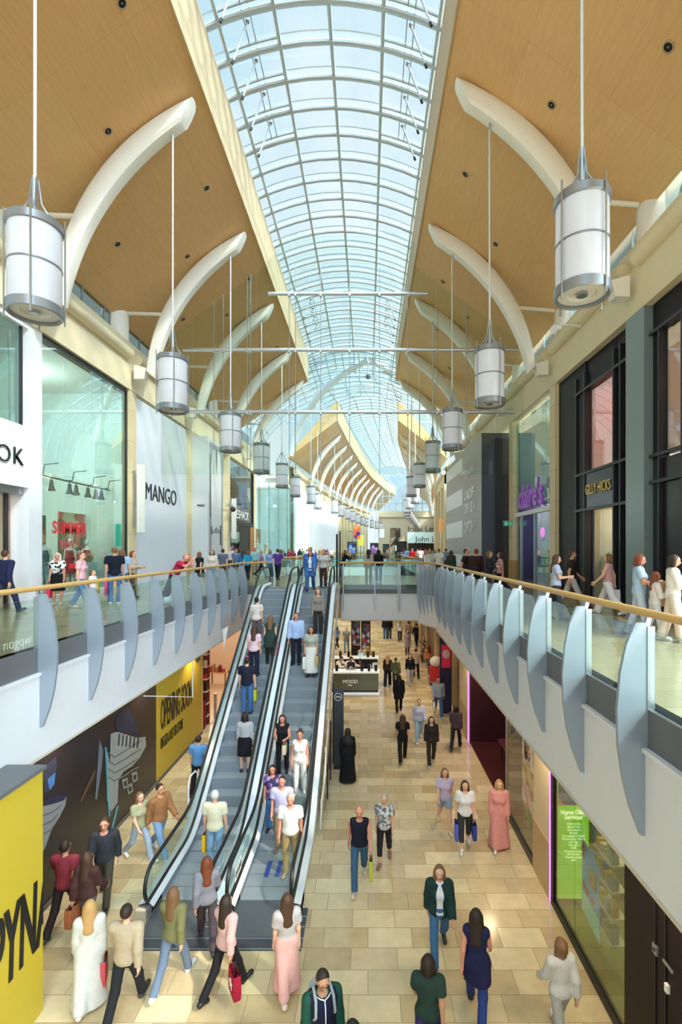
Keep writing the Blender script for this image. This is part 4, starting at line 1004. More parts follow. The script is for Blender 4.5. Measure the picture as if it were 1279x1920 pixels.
# ------------------------------------------------------------------ ground floor, escalator side
YEL = mat('#c9ae32', .45, var=.03); LX = -6.48
hoard('hoarding', MB().box(-5.62, -5.1, 1.5, 7.73, 0, 3.78), YEL, 'plain yellow hoarding with slanted black capitals beside the floor at the picture edge')
def clipY(o, y):
    import bmesh
    bm = bmesh.new(); bm.from_mesh(o.data); bmesh.ops.bisect_plane(bm, geom=bm.verts[:]+bm.edges[:]+bm.faces[:], plane_co=(0, y-o.location.y, 0), plane_no=(0, 1, 0), clear_outer=True); bm.to_mesh(o.data); bm.free()
o = text('PYNA', 1.42, (-5.095, 6.62, 1.12), Yp, Zp, M['black'], 'lettering_sign', ext=.01, fit=1.28, bold=.042, align='LEFT', shear=.12); clipY(o, 7.72); tag(o, 'tall black slanted capitals on the plain yellow hoarding', 'sign')
o = text('RAN', 1.2, (-5.095, 5.4, -.1+.12), Yp, Zp, M['black'], 'lettering_sign', ext=.01, fit=1.35, bold=.042, align='LEFT', shear=.12); tag(o, 'second line of black slanted capitals low on the plain yellow hoarding', 'sign')
struct(MB().box(-5.68, -5.05, 1.5, 7.75, 3.78, 3.84), 'trim_8', M['kick'])
t = thing('hoarding', 'dark photo hoarding printed with white sports shoes', 'hoarding', (LX, 11.5, 0))
MB().box(LX-.2, LX, 6.0, 15.08, 0, 3.62).build('panel', mat('#241d22', .3, var=.25, scale=1.2), t)
hp = lambda pts, c, nm, d: MB().prism([at_x(x, y, LX)+Vector((d, 0, 0)) for x, y in pts], (.002, 0, 0)).build(nm, mat(c, .4), t)
hp([(207, 1376), (219, 1372), (258, 1384), (272, 1381), (274, 1398), (262, 1420), (248, 1436), (231, 1447), (222, 1462), (220, 1505), (208, 1522), (200, 1500), (200, 1470), (199, 1440), (200, 1408), (206, 1430)], '#939998', 'print_shoe', .006)
hp([(216, 1346), (226, 1334), (240, 1330), (251, 1345), (262, 1380), (221, 1372), (215, 1362)], '#1d2340', 'print_collar', .008)
for k in range(6):
    x0 = 222+7*k; hp([(x0, 1376+1.6*k), (x0+3, 1376+1.6*k), (x0+1, 1398+1.0*k), (x0-2, 1398+1.0*k)], '#3a3f52', 'print_lace_gap', .010)
for k in range(4):
    y0 = 1410+15*k; hp([(202, y0), (214, y0+8), (232, y0-2), (250, y0-14), (266-2*k, y0-24+2*k), (266-2*k, y0-22+2*k), (250, y0-11), (232, y0+1), (214, y0+11), (202, y0+3)], '#6b7174', 'print_wave', .010)
for dx_, dy_ in ((0, 0), (9, 10), (18, -12)):
    hp([(228+dx_, 1462+dy_), (238+dx_, 1458+dy_), (240+dx_, 1474+dy_), (231+dx_, 1480+dy_)], '#8d9190', 'print_eyelet', .008); hp([(231+dx_, 1466+dy_), (237+dx_, 1464+dy_), (237+dx_, 1472+dy_), (232+dx_, 1475+dy_)], '#2c2630', 'print_eyelet_hole', .012)
hp([(186, 1386), (193, 1408), (190, 1440), (181, 1500), (178, 1498), (182, 1440)], '#6a7380', 'print_blade', .006)
hp([(196, 1400), (199, 1402), (206, 1530), (203, 1532)], '#4fa6b8', 'print_blue_line', .008); hp([(218, 1512), (222, 1510), (212, 1552), (207, 1556)], '#4fa6b8', 'print_blue_line', .008)
hp([(77, 1512), (96, 1508), (124, 1494), (122, 1510), (112, 1530), (96, 1556), (84, 1590), (78, 1600)], '#868b92', 'print_shoe', .006)
hp([(77, 1504), (100, 1492), (124, 1488), (120, 1500), (96, 1508), (77, 1512)], '#1e2146', 'print_collar', .010)
for k in range(3): hp([(78, 1528+18*k), (96, 1522+16*k), (116-8*k, 1508+18*k), (116-8*k, 1510+18*k), (96, 1525+16*k), (78, 1531+18*k)], '#5e6470', 'print_wave', .010)
hp([(80, 1440), (104, 1418), (106, 1440), (96, 1480), (82, 1490)], '#2b3047', 'print_collar', .006); hp([(88, 1462), (103, 1448), (101, 1470), (92, 1482)], '#3f6fb0', 'print_blue_patch', .010)
hp([(150, 1500), (178, 1440), (178, 1452), (152, 1505)], '#5c4733', 'print_beam', .006)
struct(MB().box(LX-.2, LX+.03, 6.0, 19.25, 0, .09), 'baseboard_left', M['kick'])
hoard('hoarding', MB().box(LX-.2, LX, 15.1, 19.25, 0.05, 3.62), YEL, 'yellow hoarding announcing a new store in black capitals')
o = text('OPENING SOON', 1.3, (LX+.006, 16.75, 1.55), Yp, Zp, M['black'], 'lettering_sign', ext=.01, fit=2.75, bold=.016, shear=.1); tag(o, 'big black slanted capitals across the yellow store hoarding', 'sign')
o = text('BIGGER & BETTER STORE', .5, (LX+.006, 16.3, .95), Yp, Zp, M['black'], 'lettering_sign', ext=.01, fit=1.85, bold=.0, shear=.1); tag(o, 'smaller black line of capitals under the big lettering on the yellow hoarding', 'sign')
tag(MB().prism([(LX+.006, 18.75+.32*math.cos(2*PI*k/20), 3.2+.32*math.sin(2*PI*k/20)) for k in range(20)], (.004, 0, 0)).build('round_logo', mat('#55514a', .5)), 'round grey emblem at the top corner of the yellow store hoarding', 'emblem')
# beauty shop
PCH = mat('#f3dfcc', .7, var=.04)
room('wall_shop_10', LX, LX-5.2, 19.5, 30, 0, 3.6, PCH, mat('#e8cfae', .25, var=.04), None)
t = thing('shelf_unit', 'dark shelf unit of cosmetics at the entrance of the peach lit shop', 'shelf', (LX-.2, 19.8, 0))
MB().box(LX-.75, LX-.02, 20.2, 20.26, 0, 3.2).build('back_panel', mat('#7a3b33', .5), t)
for k, z in enumerate((.4, .9, 1.4, 1.9, 2.4, 2.9)):
    sh = MB().box(LX-.75, LX-.02, 19.9, 20.2, z, z+.04).build('shelf', mat('#f0dcc4', .4), t)
    for j in range(4): MB().box(LX-.68+.17*j, LX-.56+.17*j, 19.95, 20.05, z+.04, z+.04+R.uniform(.14, .3)).build('product', mat(R.choice(['#3a2226', '#b3343f', '#e2c7a5', '#7b2a45', '#1f1a1d']), .4), sh)
t = thing('promotion_board', 'crimson promotion board standing on the floor of the peach lit shop', 'sign', (LX-.3, 19.75, 0))
MB().box(LX-.62, LX-.02, 19.68, 19.74, .1, 1.15).build('board', mat('#8e1f3b', .4), t); MB().box(LX-.6, LX-.05, 19.6, 19.82, 0, .1).build('foot', M['dark'], t)
text('ER', .32, (LX-.36, 19.67, .62), Xp, Zp, M['white'], 'lettering', t, .01, bold=.01); text('YS', .26, (LX-.3, 19.67, .35), Xp, Zp, M['white'], 'lettering', t, .01, bold=.01)
for i, (x, y) in enumerate(((LX-2.0, 23.2), (LX-3.2, 25.0), (LX-1.4, 26))):
    t = thing('gift_display', f'{["first", "second", "third"][i]} wooden gift table stacked with boxes in the peach lit shop', 'display table', (x, y, 0))
    MB().box(x-.5, x+.5, y-.4, y+.4, .7, .76).build('table_top', mat('#d7a877', .5), t)
    for a in (-1, 1):
        for b in (-1, 1): MB().box(x+a*.45-.03, x+a*.45+.03, y+b*.35-.03, y+b*.35+.03, 0, .7).build('leg', mat('#8e6a49', .5), t)
    for k in range(5): MB().box(x-.42+.17*k, x-.30+.17*k, y-.3, y-.1, .76, .9+R.uniform(0, .35)).build('gift_box', mat(R.choice(['#c5483f', '#e8d9c2', '#b98a5e', '#7d2b3c']), .4), t)
tag(MB().tube([(LX+.1, 20.6, .1), (LX+.1, 20.6, 1.15)], [.06, .06], 8).build('security_gate', M['steel']), 'steel security gate post at the entrance of the peach lit shop', 'security gate')
struct(MB().box(LX-5, LX, 30.1, 62, 0, 3.9), 'wall_left_lower_far', mat('#c9b391', .6, var=.2, scale=.5))

# ------------------------------------------------------------------ ground floor, shop side
RX = 3.77
DRK = mat('#2a171d', .35, var=.2)
def lower_col(name, d0, d1):
    o = struct(MB().box(RX-.02, RX+.6, d0, d1, 0, 3.66), name, mat('#dcc8a2', .6, var=.04)); struct(MB().box(RX-.04, RX+.6, d0-.01, d1+.01, 0, 1.15), 'plinth_trim', mat('#c1a67a', .4, var=.08), o); return o
lower_col('column_40', 10.15, 11.15); lower_col('column_41', 18.45, 20.2); lower_col('column_42', 23.0, 23.9)
PUR = mat('#b46cf0', .4, emit=2.2)
t = thing('led_strip', 'violet light strip up the near edge of the stone pier by the green screen', 'light strip', (RX-.03, 10.12, 0)); MB().box(RX-.04, RX+.0, 10.08, 10.14, .02, 3.6).build('tube', PUR, t)
t = thing('led_strip', 'violet light strip on the stone pier at the dark open shop', 'light strip', (RX-.03, 18.42, 0)); MB().box(RX-.04, RX+.0, 18.38, 18.44, .02, 3.6).build('tube', PUR, t)
# dark open shop
room('wall_shop_11', RX, RX+6, 13.4, 18.4, 0, 3.6, mat('#3c1a22', .5, var=.3), mat('#4a2526', .25, var=.25, scale=3, stretch=(1, 8, 1)), None)
t = thing('display_table', 'low display table heaped with red clothing in the dark open shop', 'display table', (RX+1.3, 16, 0))
MB().box(RX+.7, RX+2.1, 15.3, 16.9, .62, .7).build('table_top', mat('#5a2b2e', .4), t)
for a in (.75, 2.0):
    for b in (15.4, 16.8): MB().box(RX+a, RX+a+.06, b, b+.06, 0, .62).build('leg', M['dark'], t)
for k in range(6): MB().ball((RX+.9+.22*k, 15.6+.3*(k % 3), .76), (.2, .25, .09), 10).build('folded_garment', mat(['#c23045', '#e05a72', '#a31f38'][k % 3], .8), t)
t = thing('notice_stand', 'white notice board on the glass edge of the dark open shop', 'sign', (RX+.2, 13.6, 1.6)); MB().box(RX+.1, RX+.5, 13.5, 13.52, 2.0, 2.7).build('plate', M['white'], t); MB().tube([(RX+.3, 13.55, 0), (RX+.3, 13.55, 2.0)], .02, 6).build('pole', M['steel'], t)
for k in range(4): MB().box(RX+.15, RX+.45, 13.49, 13.5, 2.1+.14*k, 2.16+.14*k).build('print_line', mat('#b84a4a', .5), t)
# poster window
t = thing('shop_window', 'reflective shop window with lit beauty posters between the dark shop and the stone pier', 'shop window', (RX, 12.3, 0))
MB().box(RX-.0, RX+.015, 11.15, 13.4, .18, 3.6).build('glass_pane', glass('poster_window', '#d8d4c4', .12), t, smooth=False)
MB().box(RX-.03, RX+.06, 11.15, 13.45, 0, .18).build('sill', M['dark'], t); MB().box(RX-.02, RX+.03, 13.37, 13.43, 0, 3.6).build('edge_post', M['steel'], t)
def poster(y0, y1, z0, z1, m_, lab, d=.3):
    return tag(MB().box(RX+d, RX+d+.03, y0, y1, z0, z1).build('light_box_poster', m_), lab, 'poster')
PO = [((11.25, 12.1), 2.45, 3.55), ((11.25, 12.1), 1.75, 2.4), ((11.25, 12.1), .85, 1.7)]
t = thing('light_box_poster', 'lit poster of a smiling woman with long auburn hair in the shop window', 'poster', (RX+.32, 12.5, 1.66))
y0, y1 = 12.05, 13.0
MB().box(RX+.3, RX+.33, y0, y1, 1.66, 2.42).build('panel', mat('#efe2f2', .4, emit=.7), t)
m = MB(); q = lambda c, ry, rz, d, mt, nm: MB().prism([(RX+.3-d, c[0]+ry*math.cos(2*PI*k/20), c[1]+rz*math.sin(2*PI*k/20)) for k in range(20)], (.004, 0, 0)).build(nm, mt, t)
q((12.58, 2.08), .26, .32, .006, mat('#8d4a33', .5, emit=.3), 'hair'); q((12.48, 2.14), .17, .2, .012, mat('#f0cdbb', .5, emit=.5), 'face'); q((12.48, 2.04), .08, .022, .018, mat('#b4283c', .5, emit=.3), 'mouth')
for e_ in (-.06, .06): q((12.48+e_*1.2, 2.18), .024, .013, .018, mat('#3a2a26', .5), 'eye')
q((12.5, 1.76), .22, .09, .010, mat('#f3dccd', .5, emit=.4), 'shoulder')
poster(12.05, 13.0, 1.18, 1.63, blotch('ad_gold', ['#d9a23c', '#f2dca8', '#8d6a3a', '#f7ecd2'], 3, emit=.5), 'gold lit product poster below the smiling woman')
poster(12.05, 13.0, .62, 1.15, blotch('ad_pink', ['#f0b8c8', '#f8e6e4', '#d98aa8', '#ffffff'], 3, emit=.5), 'pink lit product poster third down in the shop window')
poster(12.05, 12.9, .19, .59, blotch('ad_green', ['#8bb340', '#6d9a2c', '#c9dd8a', '#557a22'], 3, emit=.3), 'green product poster lowest in the beauty poster window')
# green screen window
t = thing('shop_window', 'wide reflective shop window of the health shop with black base rail', 'shop window', (RX, 8.6, 0))
for a, b in ((9.0, 9.98), (7.25, 8.97)): MB().box(RX+.0, RX+.015, a, b, .12, 3.6).build('glass_pane', glass('health_window', '#e6e8d8', .10), t, smooth=False)
MB().box(RX-.04, RX+.08, 7.2, 10.05, 0, .12).build('sill', M['black'], t); MB().box(RX-.03, RX+.1, 9.95, 10.08, 0, 3.6).build('jamb', M['black'], t)
t = thing('digital_screen', 'bright green digital screen listing clinic services in white', 'screen', (RX+.35, 9.75, .5))
GX0, GX1, GY = RX+.05, RX+.67, 9.9
MB().box(GX0, GX1, GY, GY+.06, .2, 2.9).build('panel', mat('#8fd44a', .4, emit=.75), t)
MB().box(GX0, GX1, GY-.004, GY, 2.08, 2.9).build('photo_band', blotch('screen_photo', ['#d8a68a', '#5a5f93', '#c98f74', '#454a7c'], 3, emit=.3), t)
W_ = mat('#ffffff', .4, emit=1.0); cxm = (GX0+GX1)/2
text('Nurse Clinic', .12, (cxm, GY-.008, 1.90), Xp, Zp, W_, 'screen_lettering', t, .004, bold=.003, fit=.52); text('Services', .12, (cxm, GY-.008, 1.80), Xp, Zp, W_, 'screen_lettering', t, .004, bold=.003, fit=.36)
for k, s_ in enumerate(['Travel Clinic', 'Blood Test', 'Chickenpox', 'Shingles', 'Occupational Health', 'Period Delay Tablets', 'HIV test', 'Meningitis', 'MMR', 'Whooping Cough', 'Flu Vaccine', 'Pneumococcal', 'HPV']):
    text(s_, .055, (cxm, GY-.008, 1.69-.061*k), Xp, Zp, W_, 'screen_lettering', t, .003)
t = thing('window_poster', 'blue window poster with pink spots hung inside the health shop glass', 'poster', (RX+.05, 8.35, .6))
MB().prism([(RX+.04, 8.77, 2.08), (RX+.04, 8.3, 2.05), (RX+.04, 8.14, 1.92), (RX+.04, 8.1, .72), (RX+.04, 8.77, .85)], (.01, 0, 0)).build('sheet', mat('#3f9fdc', .4, emit=.3), t)
MB().prism([(RX+.035, 8.77, .85), (RX+.035, 8.1, .72), (RX+.035, 8.12, 1.1), (RX+.035, 8.77, 1.2)], (.004, 0, 0)).build('lower_print', mat('#7fd8d6', .4, emit=.25), t)
MB().box(RX+.03, RX+.036, 8.2, 8.45, 1.5, 1.78).build('gold_square', mat('#c99a3a', .4), t); text('3', .3, (RX+.028, 8.32, 1.54), mY, Zp, M['white'], 'lettering', t, .004, bold=.01)
for k, (y, z) in enumerate(((8.66, 1.32), (8.54, 1.27), (8.36, 1.25))): MB().prism([(RX+.03, y+.055*math.cos(2*PI*j/14), z+.075*math.sin(2*PI*j/14)) for j in range(14)], (.004, 0, 0)).build('pink_spot', mat('#d43d72', .4), t)
MB().prism([(RX+.03, 8.69+.07*math.cos(2*PI*j/16), 1.92+.13*math.sin(2*PI*j/16)) for j in range(16)], (.004, 0, 0)).build('pink_badge', mat('#b8306d', .4), t)
text('1/2', .14, (RX+.026, 8.69, 1.87), mY, Zp, M['white'], 'lettering', t, .003)
t = thing('display_shelf', 'shelves of health products seen through the health shop window', 'shelf', (RX+.45, 8.6, 0))
for k, z in enumerate((.5, .95, 1.4, 1.85, 2.3)):
    sh = MB().box(RX+.32, RX+.6, 8.3, 8.95, z, z+.03).build('shelf', M['white'], t)
    for j in range(6): MB().box(RX+.36, RX+.48, 8.33+.1*j, 8.41+.1*j, z+.03, z+.03+R.uniform(.12, .3)).build('product', mat(R.choice(['#7ac36a', '#e6e2cf', '#e2c24a', '#5aa0a8', '#d8d3e2', '#b8d66a']), .4), sh)
room('wall_shop_12', RX+.12, RX+4, 7.2, 10.1, 0, 3.6, mat('#8b8a5f', .6, var=.2), mat('#9aa072', .3, var=.1), None)
# dark plum doors at the near edge
t = thing('plum_door_wall', 'dark plum panelled doors with small steel fittings at the near end', 'door', (RX, 6, 0))
MB().box(RX-.02, RX+.2, 2.0, 7.2, 0, 3.62).build('panel', mat('#190b12', .5, var=.1, spec=.25), t)
for y in (6.42, 6.2): MB().box(RX-.035, RX-.02, y-.012, y+.012, 0, 3.6).build('groove', M['black'], t)
c = at_x(1234, 1780, RX); MB().box(RX-.05, RX-.02, c.y-.05, c.y+.05, c.z-.06, c.z+.06).build('lock_plate', M['steel'], t); MB().ball((RX-.055, c.y, c.z), (.02, .025, .025), 8).build('lock_cylinder', M['dark'], t)
c = at_x(1257, 1853, RX); MB().box(RX-.06, RX-.02, c.y-.03, c.y+.03, c.z-.05, c.z+.05).build('push_button', M['white'], t)
c = at_x(1262, 1812, RX); MB().bar((RX-.06, c.y-.1, c.z), (RX-.06, c.y+.1, c.z), .02, .03).build('handle', M['steel'], t)
# brown panelled shops further in
m = MB(); m.box(RX+.1, RX+.5, 20.2, 60, 0, 3.9); struct(m, 'wall_right_lower_far', mat('#6b543f', .5, var=.3, scale=.6))
for i, d in enumerate((27, 31.5, 36, 41)): struct(MB().box(RX-.05, RX+.3, d, d+.5, 0, 3.9), f'column_{43+i}', mat('#cdb48a', .5))
t = thing('promotion_banner', 'navy floor banner with a red round offer panel by the stone pier', 'banner', (RX-.4, 21.6, 0))
MB().box(RX-.62, RX-.1, 21.6, 21.66, 0, 3.3).build('board', mat('#262343', .4), t); MB().box(RX-.55, RX-.15, 21.57, 21.6, 2.0, 3.0).build('red_panel', mat('#c8283e', .4, emit=.2), t)
m = MB(); m.v = [(RX-.35+.16*math.cos(2*PI*k/20), 21.56, 2.6+.2*math.sin(2*PI*k/20)) for k in range(20)]; m.f = [list(range(20))]; m.m = [0]; m.build('white_ring', mat('#eecccc', .4), t)
struct(MB().box(-12, 8, 60, 60.3, 0, 3.9), 'wall_end_lower', mat('#d3bf98', .6, var=.2, scale=.3))

# ------------------------------------------------------------------ coffee / cosmetics kiosk under the bridge
t = thing('kiosk', 'glossy kiosk counter with white lit edges and grey glass front under the footbridge', 'kiosk', (-.6, 24.3, 0))
KX0, KX1 = -1.78, .52
MB().box(KX0, KX1, 24.35, 24.6, .2, 1.02).build('front_panel', mat('#6b6f5c', .15, .2, var=.06), t)
MB().box(KX0-.05, KX1+.05, 24.28, 24.95, 1.05, 1.12).build('counter_top', mat('#f2f4f6', .2, emit=.3), t)
MB().box(KX0-.05, KX1+.05, 24.3, 24.95, 0, .08).build('plinth', mat('#f2f4f6', .3, emit=.35), t)
MB().box(KX0, KX1, 24.4, 24.5, .1, .2).build('recess', M['dark'], t)
text('MOOD', .24, (-.88, 24.345, .56), Xp, Zp, mat('#ffffff', .4, emit=.2), 'lettering', t, .01)
MB().box(-1.0, -.78, 24.34, 24.35, .45, .475).build('tag_line', mat('#ffffff', .4, emit=.5), t)
MB().box(KX0, KX1, 26.6, 27.1, 0, 1.25).build('back_counter', M['black'], t); MB().box(KX0-.05, KX1+.05, 26.55, 27.15, 1.25, 1.31).build('back_counter_top', mat('#eceff1', .2, emit=.2), t)
MB().box(.25, .5, 24.9, 26.6, 0, 1.05).build('side_counter', mat('#d9dcdf', .3), t)
for k, x in enumerate((-1.55, -.3, .05, .4)):
    tag(MB().box(x-.07, x+.07, 24.45, 24.55, 1.125, 1.42).build('card_reader', M['black']), f'{ORD[k]} small black display box on the kiosk front counter', 'display box')
for k, x in enumerate((-1.5, -1.05, .0, .3)):
    tag(MB().box(x-.07, x+.07, 26.75, 26.9, 1.315, 1.62).build('display_box', M['black']), f'{ORD[k]} black box on the kiosk back counter', 'display box')
tag(MB().box(-.5, -.25, 26.8, 26.83, 1.32, 1.5).build('tablet', mat('#9fc4d8', .3, emit=.4)), 'small blue tablet on the kiosk back counter', 'tablet')
t = thing('till', 'grey till with keyboard on the kiosk counter between the two staff', 'till', (-.85, 24.7, 1.12)); MB().box(-1.1, -.6, 24.6, 24.9, 1.12, 1.2).build('base', M['steel'], t); MB().box(-1.05, -.65, 24.8, 24.84, 1.2, 1.5).build('screen', M['dark'], t)
for k in range(9):
    x = .12+.11*(k % 3); y = 24.85+.25*(k//3); tag(MB().lathe([(.0, 0), (.035, 0), (.035, .14), (.015, .18), (.015, .22), (0, .22)], (x, y, 1.12 if k < 3 else 1.05), 8).build('bottle', mat(['#dfe6ea', '#c3ccd2', '#8d979e'][k % 3], .2)), ('clear', 'silver', 'grey')[k % 3]+' cosmetic bottle on the kiosk side counter, '+('front', 'middle', 'rear')[k//3]+' row', 'bottle', 'bottles on the kiosk side counter')
# screens and posters beyond the kiosk
for px, D, lab in ((667, 33, 'black digital totem beyond the kiosk'), (686, 31.5, 'black digital totem with code panel behind the kiosk')):
    c = at_depth(px, 1172, D); t = thing('digital_totem', lab, 'digital totem', (c.x, D, 0)); MB().box(c.x-.3, c.x+.3, D, D+.15, 0, 2.6).build('casing', M['black'], t); MB().box(c.x-.24, c.x+.24, D-.01, D, .7, 2.4).build('screen', blotch('totem_screen', ['#4a4d5a', '#7d3038', '#2f3038', '#8f96a5'], 4, emit=.3), t)
# dark notice stand beside the escalator
c = on_floor(640, 1425); t = thing('notice_stand', 'tall charcoal notice stand with a round white emblem beside the descending escalator', 'sign', (-.95, 16.2, 0))
MB().box(-1.13, -.80, 16.2, 16.26, 0, 2.62).build('board', mat('#3a3c44', .4), t)
m = MB(); m.strip([[(-.98+.13*math.cos(2*PI*k/24), 16.19, 2.35+.13*math.sin(2*PI*k/24)), (-.98+.115*math.cos(2*PI*k/24), 16.19, 2.35+.115*math.sin(2*PI*k/24))] for k in range(25)]); m.build('emblem_ring', M['white'], t)
text('me', .13, (-.98, 16.19, 2.32), Xp, Zp, M['white'], 'lettering', t, .006)
MB().box(-1.13, -.8, 16.1, 16.4, 0, .04).build('foot', M['dark'], t)
for y in (16.9, 17.6, 18.3): MB().box(-1.0, -.94, y, y+.04, 0, 1.7).build('post', M['dark'], t)
# red cage trolley with bags
c = on_floor(818, 1283); t = thing('cage_trolley', 'low wheeled trolley carrying a red crate near the dark panelled shops', 'trolley', (c.x, c.y, 0))
MB().box(c.x-.4, c.x+.4, c.y-.3, c.y+.3, .16, .22).build('deck', M['steel'], t)
for a in (-.33, .33):
    for b in (-.22, .22): MB().tube([(c.x+a-.02, c.y+b, .08), (c.x+a+.02, c.y+b, .08)], .08, 12).build('wheel', M['black'], t)
MB().tube([(c.x-.4, c.y+.3, .2), (c.x-.4, c.y+.3, 1.2), (c.x+.4, c.y+.3, 1.2), (c.x+.4, c.y+.3, .2)], .02, 8).build('push_handle', M['steel'], t)
tag(MB().box(c.x-.36, c.x+.36, c.y-.26, c.y+.22, .222, .95).build('crate', mat('#c8303c', .5)), 'red plastic crate loaded on the wheeled trolley', 'crate')
tag(MB().ball((c.x, c.y, 1.2), (.36, .28, .30), 14).build('sack', mat('#e6e3dc', .6, bump=.6, scale=9)), 'crumpled white plastic sack on top of the red crate', 'sack')

text('nogqw', .26, (VL-.045, 8.08, 5.62), Yp, Zp, mat('#e6e8e4', .6), 'etched_lettering', bl, .004, fit=.62, bold=-.008)
# ------------------------------------------------------------------ people: smooth bodies from blended distance fields
def V(*a): return np.array(a, float)
class Prim:
    """cone-capsule a-b with radii ra-rb, squashed by sy in depth, or an ellipsoid (b=None, ra=(rx,ry,rz), tilted by ang about X)"""
    def __init__(s, a, b, ra, rb=None, k=.03, sx=1.0, sy=1.0, ang=0.0, cuts=()):
        s.a, s.b, s.ra, s.rb, s.k, s.sx, s.sy, s.ang, s.cuts = a, b, ra, rb, k, sx, sy, ang, cuts
    def bounds(s, infl):
        if s.b is None: r = max(s.ra)+infl; return s.a-r, s.a+r
        r = max(s.ra, s.rb)*max(1, s.sx, s.sy)+infl
        return np.minimum(s.a, s.b)-r, np.maximum(s.a, s.b)+r
    def eval(s, X, Y, Z, infl):
        if s.b is None:
            y, z = Y-s.a[1], Z-s.a[2]
            if s.ang: c, sn = math.cos(s.ang), math.sin(s.ang); y, z = y*c+z*sn, -y*sn+z*c
            rx, ry, rz = (r+infl for r in s.ra); x = X-s.a[0]
            k0 = np.sqrt((x/rx)**2+(y/ry)**2+(z/rz)**2); k1 = np.sqrt((x/rx**2)**2+(y/ry**2)**2+(z/rz**2)**2)
            d = k0*(k0-1)/np.maximum(k1, 1e-6)
        else:
            x, y, z = (X-s.a[0])/s.sx, (Y-s.a[1])/s.sy, Z-s.a[2]; ba = s.b-s.a; bx, by, bz = ba[0]/s.sx, ba[1]/s.sy, ba[2]
            t = np.clip((x*bx+y*by+z*bz)/max(bx*bx+by*by+bz*bz, 1e-9), 0, 1)
            d = np.sqrt((x-bx*t)**2+(y-by*t)**2+(z-bz*t)**2)-(s.ra+(s.rb-s.ra)*t)-infl
        for p, n in s.cuts: d = np.maximum(d, (X-p[0])*n[0]+(Y-p[1])*n[1]+(Z-p[2])*n[2])
        return d
def surface(prims, infl=0.0, res=.0125, subtract=(), planes=()):
    """naive surface nets over the blended field -> (verts, quads)"""
    lo = np.min([p.bounds(infl)[0] for p in prims], 0)-3*res; hi = np.max([p.bounds(infl)[1] for p in prims], 0)+3*res
    n = np.ceil((hi-lo)/res).astype(int)+1
    ax = [lo[i]+res*np.arange(n[i]) for i in range(3)]
    F_ = np.full(n, .2)
    for p in prims:
        b0, b1 = p.bounds(infl); m = p.k+2*res
        i0 = np.clip(((b0-m-lo)/res).astype(int), 0, n-1); i1 = np.clip(((b1+m-lo)/res).astype(int)+2, 1, n)
        sl = tuple(slice(a, b) for a, b in zip(i0, i1))
        X, Y, Z = ax[0][sl[0]][:, None, None], ax[1][sl[1]][None, :, None], ax[2][sl[2]][None, None, :]
        d = np.broadcast_to(p.eval(X, Y, Z, infl), F_[sl].shape); f = F_[sl]
        h = np.maximum(p.k-np.abs(f-d), 0)/p.k
        F_[sl] = np.minimum(f, d)-h*h*p.k*.25
    X, Y, Z = ax[0][:, None, None], ax[1][None, :, None], ax[2][None, None, :]
    for q in subtract: F_ = np.maximum(F_, -q.eval(X, Y, Z, 0))
    for p, nn in planes: F_ = np.maximum(F_, (X-p[0])*nn[0]+(Y-p[1])*nn[1]+(Z-p[2])*nn[2])
    ins = F_ < 0
    c = sum(ins[a:n[0]-1+a, b:n[1]-1+b, d:n[2]-1+d].astype(np.int8) for a in (0, 1) for b in (0, 1) for d in (0, 1))
    act = (c > 0) & (c < 8); idx = np.argwhere(act); num = np.full(act.shape, -1); num[act] = np.arange(len(idx))
    P = np.zeros((len(idx), 3)); W = np.zeros(len(idx)); I = idx.T
    for a, b in (((0,0,0),(1,0,0)),((0,1,0),(1,1,0)),((0,0,1),(1,0,1)),((0,1,1),(1,1,1)),((0,0,0),(0,1,0)),((1,0,0),(1,1,0)),((0,0,1),(0,1,1)),((1,0,1),(1,1,1)),((0,0,0),(0,0,1)),((1,0,0),(1,0,1)),((0,1,0),(0,1,1)),((1,1,0),(1,1,1))):
        fa = F_[I[0]+a[0], I[1]+a[1], I[2]+a[2]]; fb = F_[I[0]+b[0], I[1]+b[1], I[2]+b[2]]
        x = (fa < 0) != (fb < 0); t = np.where(x, fa/np.where(x, fa-fb, 1), 0)
        P[x] += (idx[x]+np.array(a)+t[x, None]*(np.array(b)-np.array(a))); W[x] += 1
    P = lo+res*P/np.maximum(W, 1)[:, None]
    Q = []
    for d in range(3):
        s0 = [slice(1, n[i]-1) for i in range(3)]; s1 = list(s0); s0[d] = slice(0, n[d]-1); s1[d] = slice(1, n[d])
        A, B = ins[tuple(s0)], ins[tuple(s1)]; e = np.argwhere(A != B); off = np.array([0 if i == d else 1 for i in range(3)]); g = e+off
        flip = A[tuple(e.T)]
        u, v = (d+1) % 3, (d+2) % 3; eu = np.eye(3, dtype=int)[u]; ev = np.eye(3, dtype=int)[v]
        q = np.stack([num[tuple((g-eu-ev).T)], num[tuple((g-ev).T)], num[tuple(g.T)], num[tuple((g-eu).T)]], 1)
        q[~flip] = q[~flip][:, ::-1]; Q.append(q)
    Q = np.concatenate(Q); return P, Q[(Q >= 0).all(1)]
def np_mesh(name, P, Q, mats=(), midx=None):
    me = bpy.data.meshes.new(name); me.vertices.add(len(P)); me.vertices.foreach_set('co', P.astype(np.float32).ravel())
    me.loops.add(len(Q)*4); me.loops.foreach_set('vertex_index', Q.astype(np.int32).ravel())
    me.polygons.add(len(Q)); me.polygons.foreach_set('loop_start', np.arange(0, len(Q)*4, 4, dtype=np.int32)); me.polygons.foreach_set('use_smooth', np.ones(len(Q), bool))
    for m in mats: me.materials.append(m)
    if midx is not None: me.polygons.foreach_set('material_index', midx.astype(np.int32))
    me.update(calc_edges=True); me.validate(); return me

